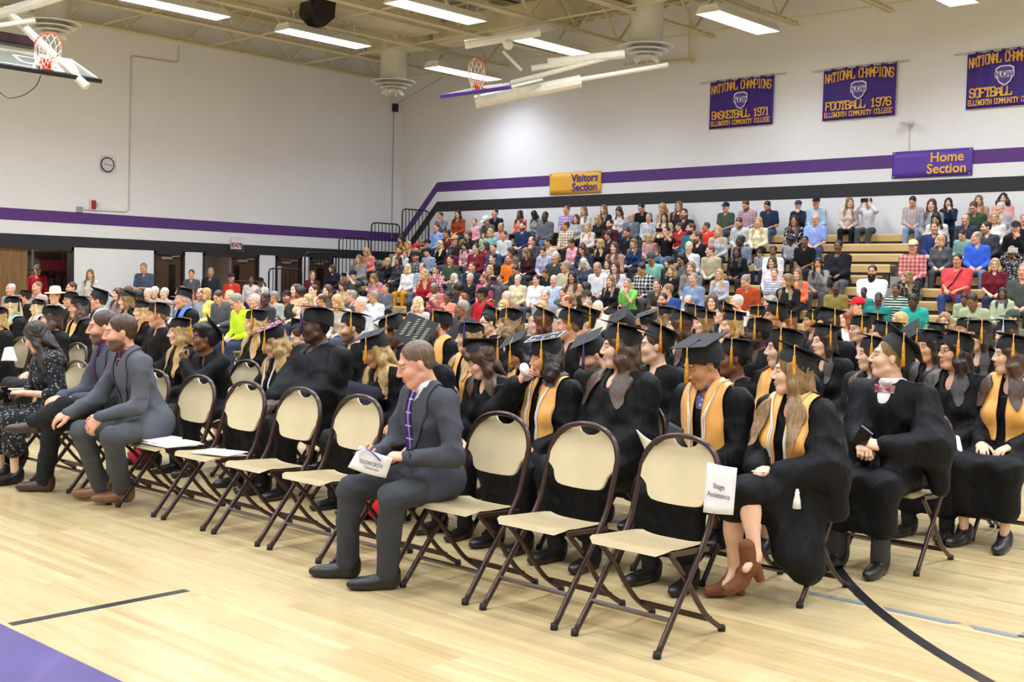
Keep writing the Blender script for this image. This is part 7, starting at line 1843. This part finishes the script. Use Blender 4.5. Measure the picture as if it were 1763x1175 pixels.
# wristwatches
def watch(root, P, side, mat_band, mat_face, label, t=0.1):
    W, E = P.Wr[side], P.E[side]; d = (E-W)/np.linalg.norm(E-W); c = W+d*0.02; u = np.cross(d, (0, 0, 1)); u /= np.linalg.norm(u); v = np.cross(u, d)
    b = MB().tube([tuple(c+u*0.036*math.cos(a)+v*0.036*math.sin(a)) for a in np.linspace(0, 2*PI, 17)[:-1]], 0.009, 6, closed=True).build('watch', mat_band, root)
    MB().lathe([(0.022, 0), (0.022, 0.008)], (0, 0, 0), 14, to_M(np.vstack([np.column_stack([d, u, v, c+v*0.036]), [0, 0, 0, 1]]))).build('watch_face', mat_face, b)
watch(r_suit, P_suit, 'L', BLK2, BLK2, ''); watch(r_big, P_big, 'L', plain('watch gold', 'A89058', 0.3, 0.7), WHT, '')
# white tassel of the girl's cord
c = MB().tube([(0, 0, 0), (0.0, -0.0, -0.02), (0, 0, -0.03), (0, 0, -0.06), (0, 0, -0.1)], [0.006, 0.012, 0.011, 0.018, 0.022], 10).build('cord_tassel', TWHITE, r_girl, True); c.location = (0.2, -0.33, 0.62)
# decoration on three caps (glued on top of the boards)
def deco(root, kind):
    cap = [o for o in root.children if o.name.startswith('mortarboard')][0]; Rm = Matrix.Translation((0, 0.022, 0.1398)) @ Matrix.Rotation(PI/4, 4, 'Z'); h = 0.118
    if kind == 'dots':
        m = MB()
        for k in range(17):
            t = -h+2*h*k/16
            for p in ((t, -h), (t, h), (-h, t), (h, t)): m.lathe([(0.005, 0), (0.003, 0.003)], tuple(Rm @ Vector((p[0], p[1], 0))), 6)
        link('pearl_edge', m.mesh('pearl_edge'), WHT, cap)
        BG = plain('blue glitter', '3A7AD0', 0.4)
        for k, (x, y, w, c) in enumerate(((-0.03, 0.03, 0.05, BG), (0.03, 0.035, 0.03, BG), (0.0, 0.0, 0.06, BG), (-0.07, -0.06, 0.04, WHT), (0.07, -0.05, 0.03, WHT), (0.06, 0.08, 0.04, WHT), (-0.08, 0.08, 0.03, WHT))):
            MB().tube([Rm @ Vector((x+w*(t-0.5), y+0.012*math.sin(7*t+k), 0.003)) for t in np.linspace(0, 1, 8)], 0.005, 5, sq=0.4).build('glitter_squiggle', c, cap)
    if kind == 'text':
        PL = plain('pale lettering', 'C8BEA0', 0.5)
        for k in range(4):
            x = -0.075+0.01*(k % 2)
            for j in range(5):
                w = 0.018+0.008*((j*3+k) % 3); MB().tube([Rm @ Vector((x+w*t, 0.075-0.05*k+0.012*(-1)**i, 0.002)) for i, t in enumerate((0, 0.33, 0.66, 1))], 0.003, 4, sq=0.4).build('painted_stroke', PL, cap); x += w+0.008
    if kind == 'pink':
        m = MB()
        for k in range(26): m.lathe([(0.014, 0), (0.012, 0.006), (0.004, 0.009)], tuple(Rm @ Vector((RNG2.uniform(-h, h), RNG2.uniform(-h, h), 0))), 7)
        link('pink_rosettes', m.mesh('pink_rosettes'), plain('pink rosette', 'E07AA8', 0.6, noise=0.2, nscale=30), cap)
RNG2 = random.Random(3)
deco(r_tis, 'dots'); deco(r_txt, 'text'); deco(r_pink, 'pink')
# bow tie, cuffs
bt = MB(); P = P_boy; cc = P.t((0, -0.07, 0.47))
for s in (-1, 1): bt.add([P.t((0, -0.085, 0.475)), P.t((s*0.06, -0.08, 0.5)), P.t((s*0.06, -0.08, 0.45)), P.t((0, -0.07, 0.475)), P.t((s*0.06, -0.06, 0.5)), P.t((s*0.06, -0.06, 0.45))], [(0, 1, 2), (3, 5, 4), (1, 4, 5, 2), (0, 3, 4, 1), (0, 2, 5, 3)])
bt.build('bow_tie', cloth('plaid C8A0A8 A04858'), r_boy)
W, E = P.Wr['L'], P.E['L']; MB().tube([tuple(W+(E-W)*t) for t in (0.02, 0.1, 0.2, 0.42)], [0.036, 0.04, 0.042, 0.046], 14).build('shirt_cuff', cloth('plaid D8D8EA B0A8C8'), r_boy, True)
# bags on the floor
def bag(name, label, px, py, size, col):
    p = at_z(px, py, 0); f = Field((-0.4, -0.35, -0.02), (0.4, 0.35, 0.6), 0.018); f.ell((0, 0, size[2]*0.5), (size[0]/2, size[1]/2, size[2]*0.55), 0.05); f.ell((size[0]*0.2, -size[1]*0.3, size[2]*0.35), (size[0]*0.25, size[1]*0.2, size[2]*0.3), 0.04); folds(f, 0.012)
    X, Y, Z = f.XYZ(); f.D = np.maximum(f.D, -Z+0*X)
    r = empty(name, (p[0], p[1], 0)); tag(r, label, 'bag'); link('bag_body', np_mesh('bag_body', *f.mesh()), cloth(col), r)
    MB().tube([(-size[0]*0.2, 0, size[2]*0.95), (-size[0]*0.1, 0, size[2]*1.2), (size[0]*0.1, 0, size[2]*1.2), (size[0]*0.2, 0, size[2]*0.95)], 0.012, 6).build('handle', cloth(col), r, True)
bag('backpack', 'black backpack on the floor at the left edge', 12, 815, (0.4, 0.28, 0.34), '17171A')
bag('red_bag', 'red bag on the floor behind the suited man', 662, 898, (0.3, 0.22, 0.2), 'C02028')
bag('red_pouch', 'small red bag under the chair with the binder', 240, 800, (0.22, 0.16, 0.14), 'B02030')
# camera in the floral woman's lap
fw = [o for o in bpy.data.objects if o.get('label', '').startswith('woman in dark floral')][0]
r = empty('camera_with_strap', tuple(loc_(fw, (-0.02, -0.44, 0.7)))); tag(r, 'black camera held by the floral dress woman', 'camera')
MB().box((-0.07, -0.03, -0.05), (0.07, 0.03, 0.04)).box((-0.025, -0.025, 0.04), (0.025, 0.025, 0.06)).build('camera_body', BLK2, r); MB().lathe([(0.035, 0), (0.033, 0.07)], (0, -0.03, -0.005), 14, Matrix.Rotation(PI/2, 4, 'X')).build('lens_barrel', BLK2, r)
MB().tube([(0.07, 0, 0.02), (0.1, 0.06, -0.05), (0.12, 0.1, -0.2), (0.1, 0.12, -0.3)], 0.008, 6).build('strap', BLK2, r)
# phones and cameras in the stands
for pr, lab, cat_ in ((('boy in dark blue cap taking'), 'dark phone held up by the boy in the blue cap', 'phone'), ('grey haired man holding binoc', 'black binoculars raised by the grey haired man', 'binoculars'), ('brown haired man in grey holding', 'dark phone raised by the man in grey', 'phone'), ('man in black T-shirt filming', 'dark camera raised by the man in black T-shirt', 'camera'), ('man in white shirt filming', 'dark camcorder raised by the man against the wall', 'camera'), ('woman in grey head wrap', 'pale phone raised by the woman in the head wrap', 'phone')):
    w = [o for o in bpy.data.objects if o.get('label', '').startswith(pr)]
    if w:
        o = MB().box((-0.08, -0.012, -0.045), (0.08, 0.012, 0.045)).box((-0.03, -0.03, -0.03), (0.03, -0.012, 0.03)).build(cat_ if cat_ != 'camera' else 'hand_camera', PALE if 'pale' in lab else BLK2, None); o.location = np.array(w[0].location)+np.array(Matrix.Rotation(w[0].rotation_euler[2], 3, 'Z') @ Vector((0, -0.4, 1.21)))*w[0].scale[0]; o.rotation_euler = (0, 0, w[0].rotation_euler[2]); tag(o, lab, cat_)
w = [o for o in bpy.data.objects if o.get('label', '').startswith('heavy man in red polo')][0]
MB().tube([(0.12, 0.02, 1.06), (0.08, -0.17, 0.98), (0.0, -0.24, 0.8), (-0.12, -0.24, 0.68)], 0.014, 6).build('camera_strap', BLK2, w)
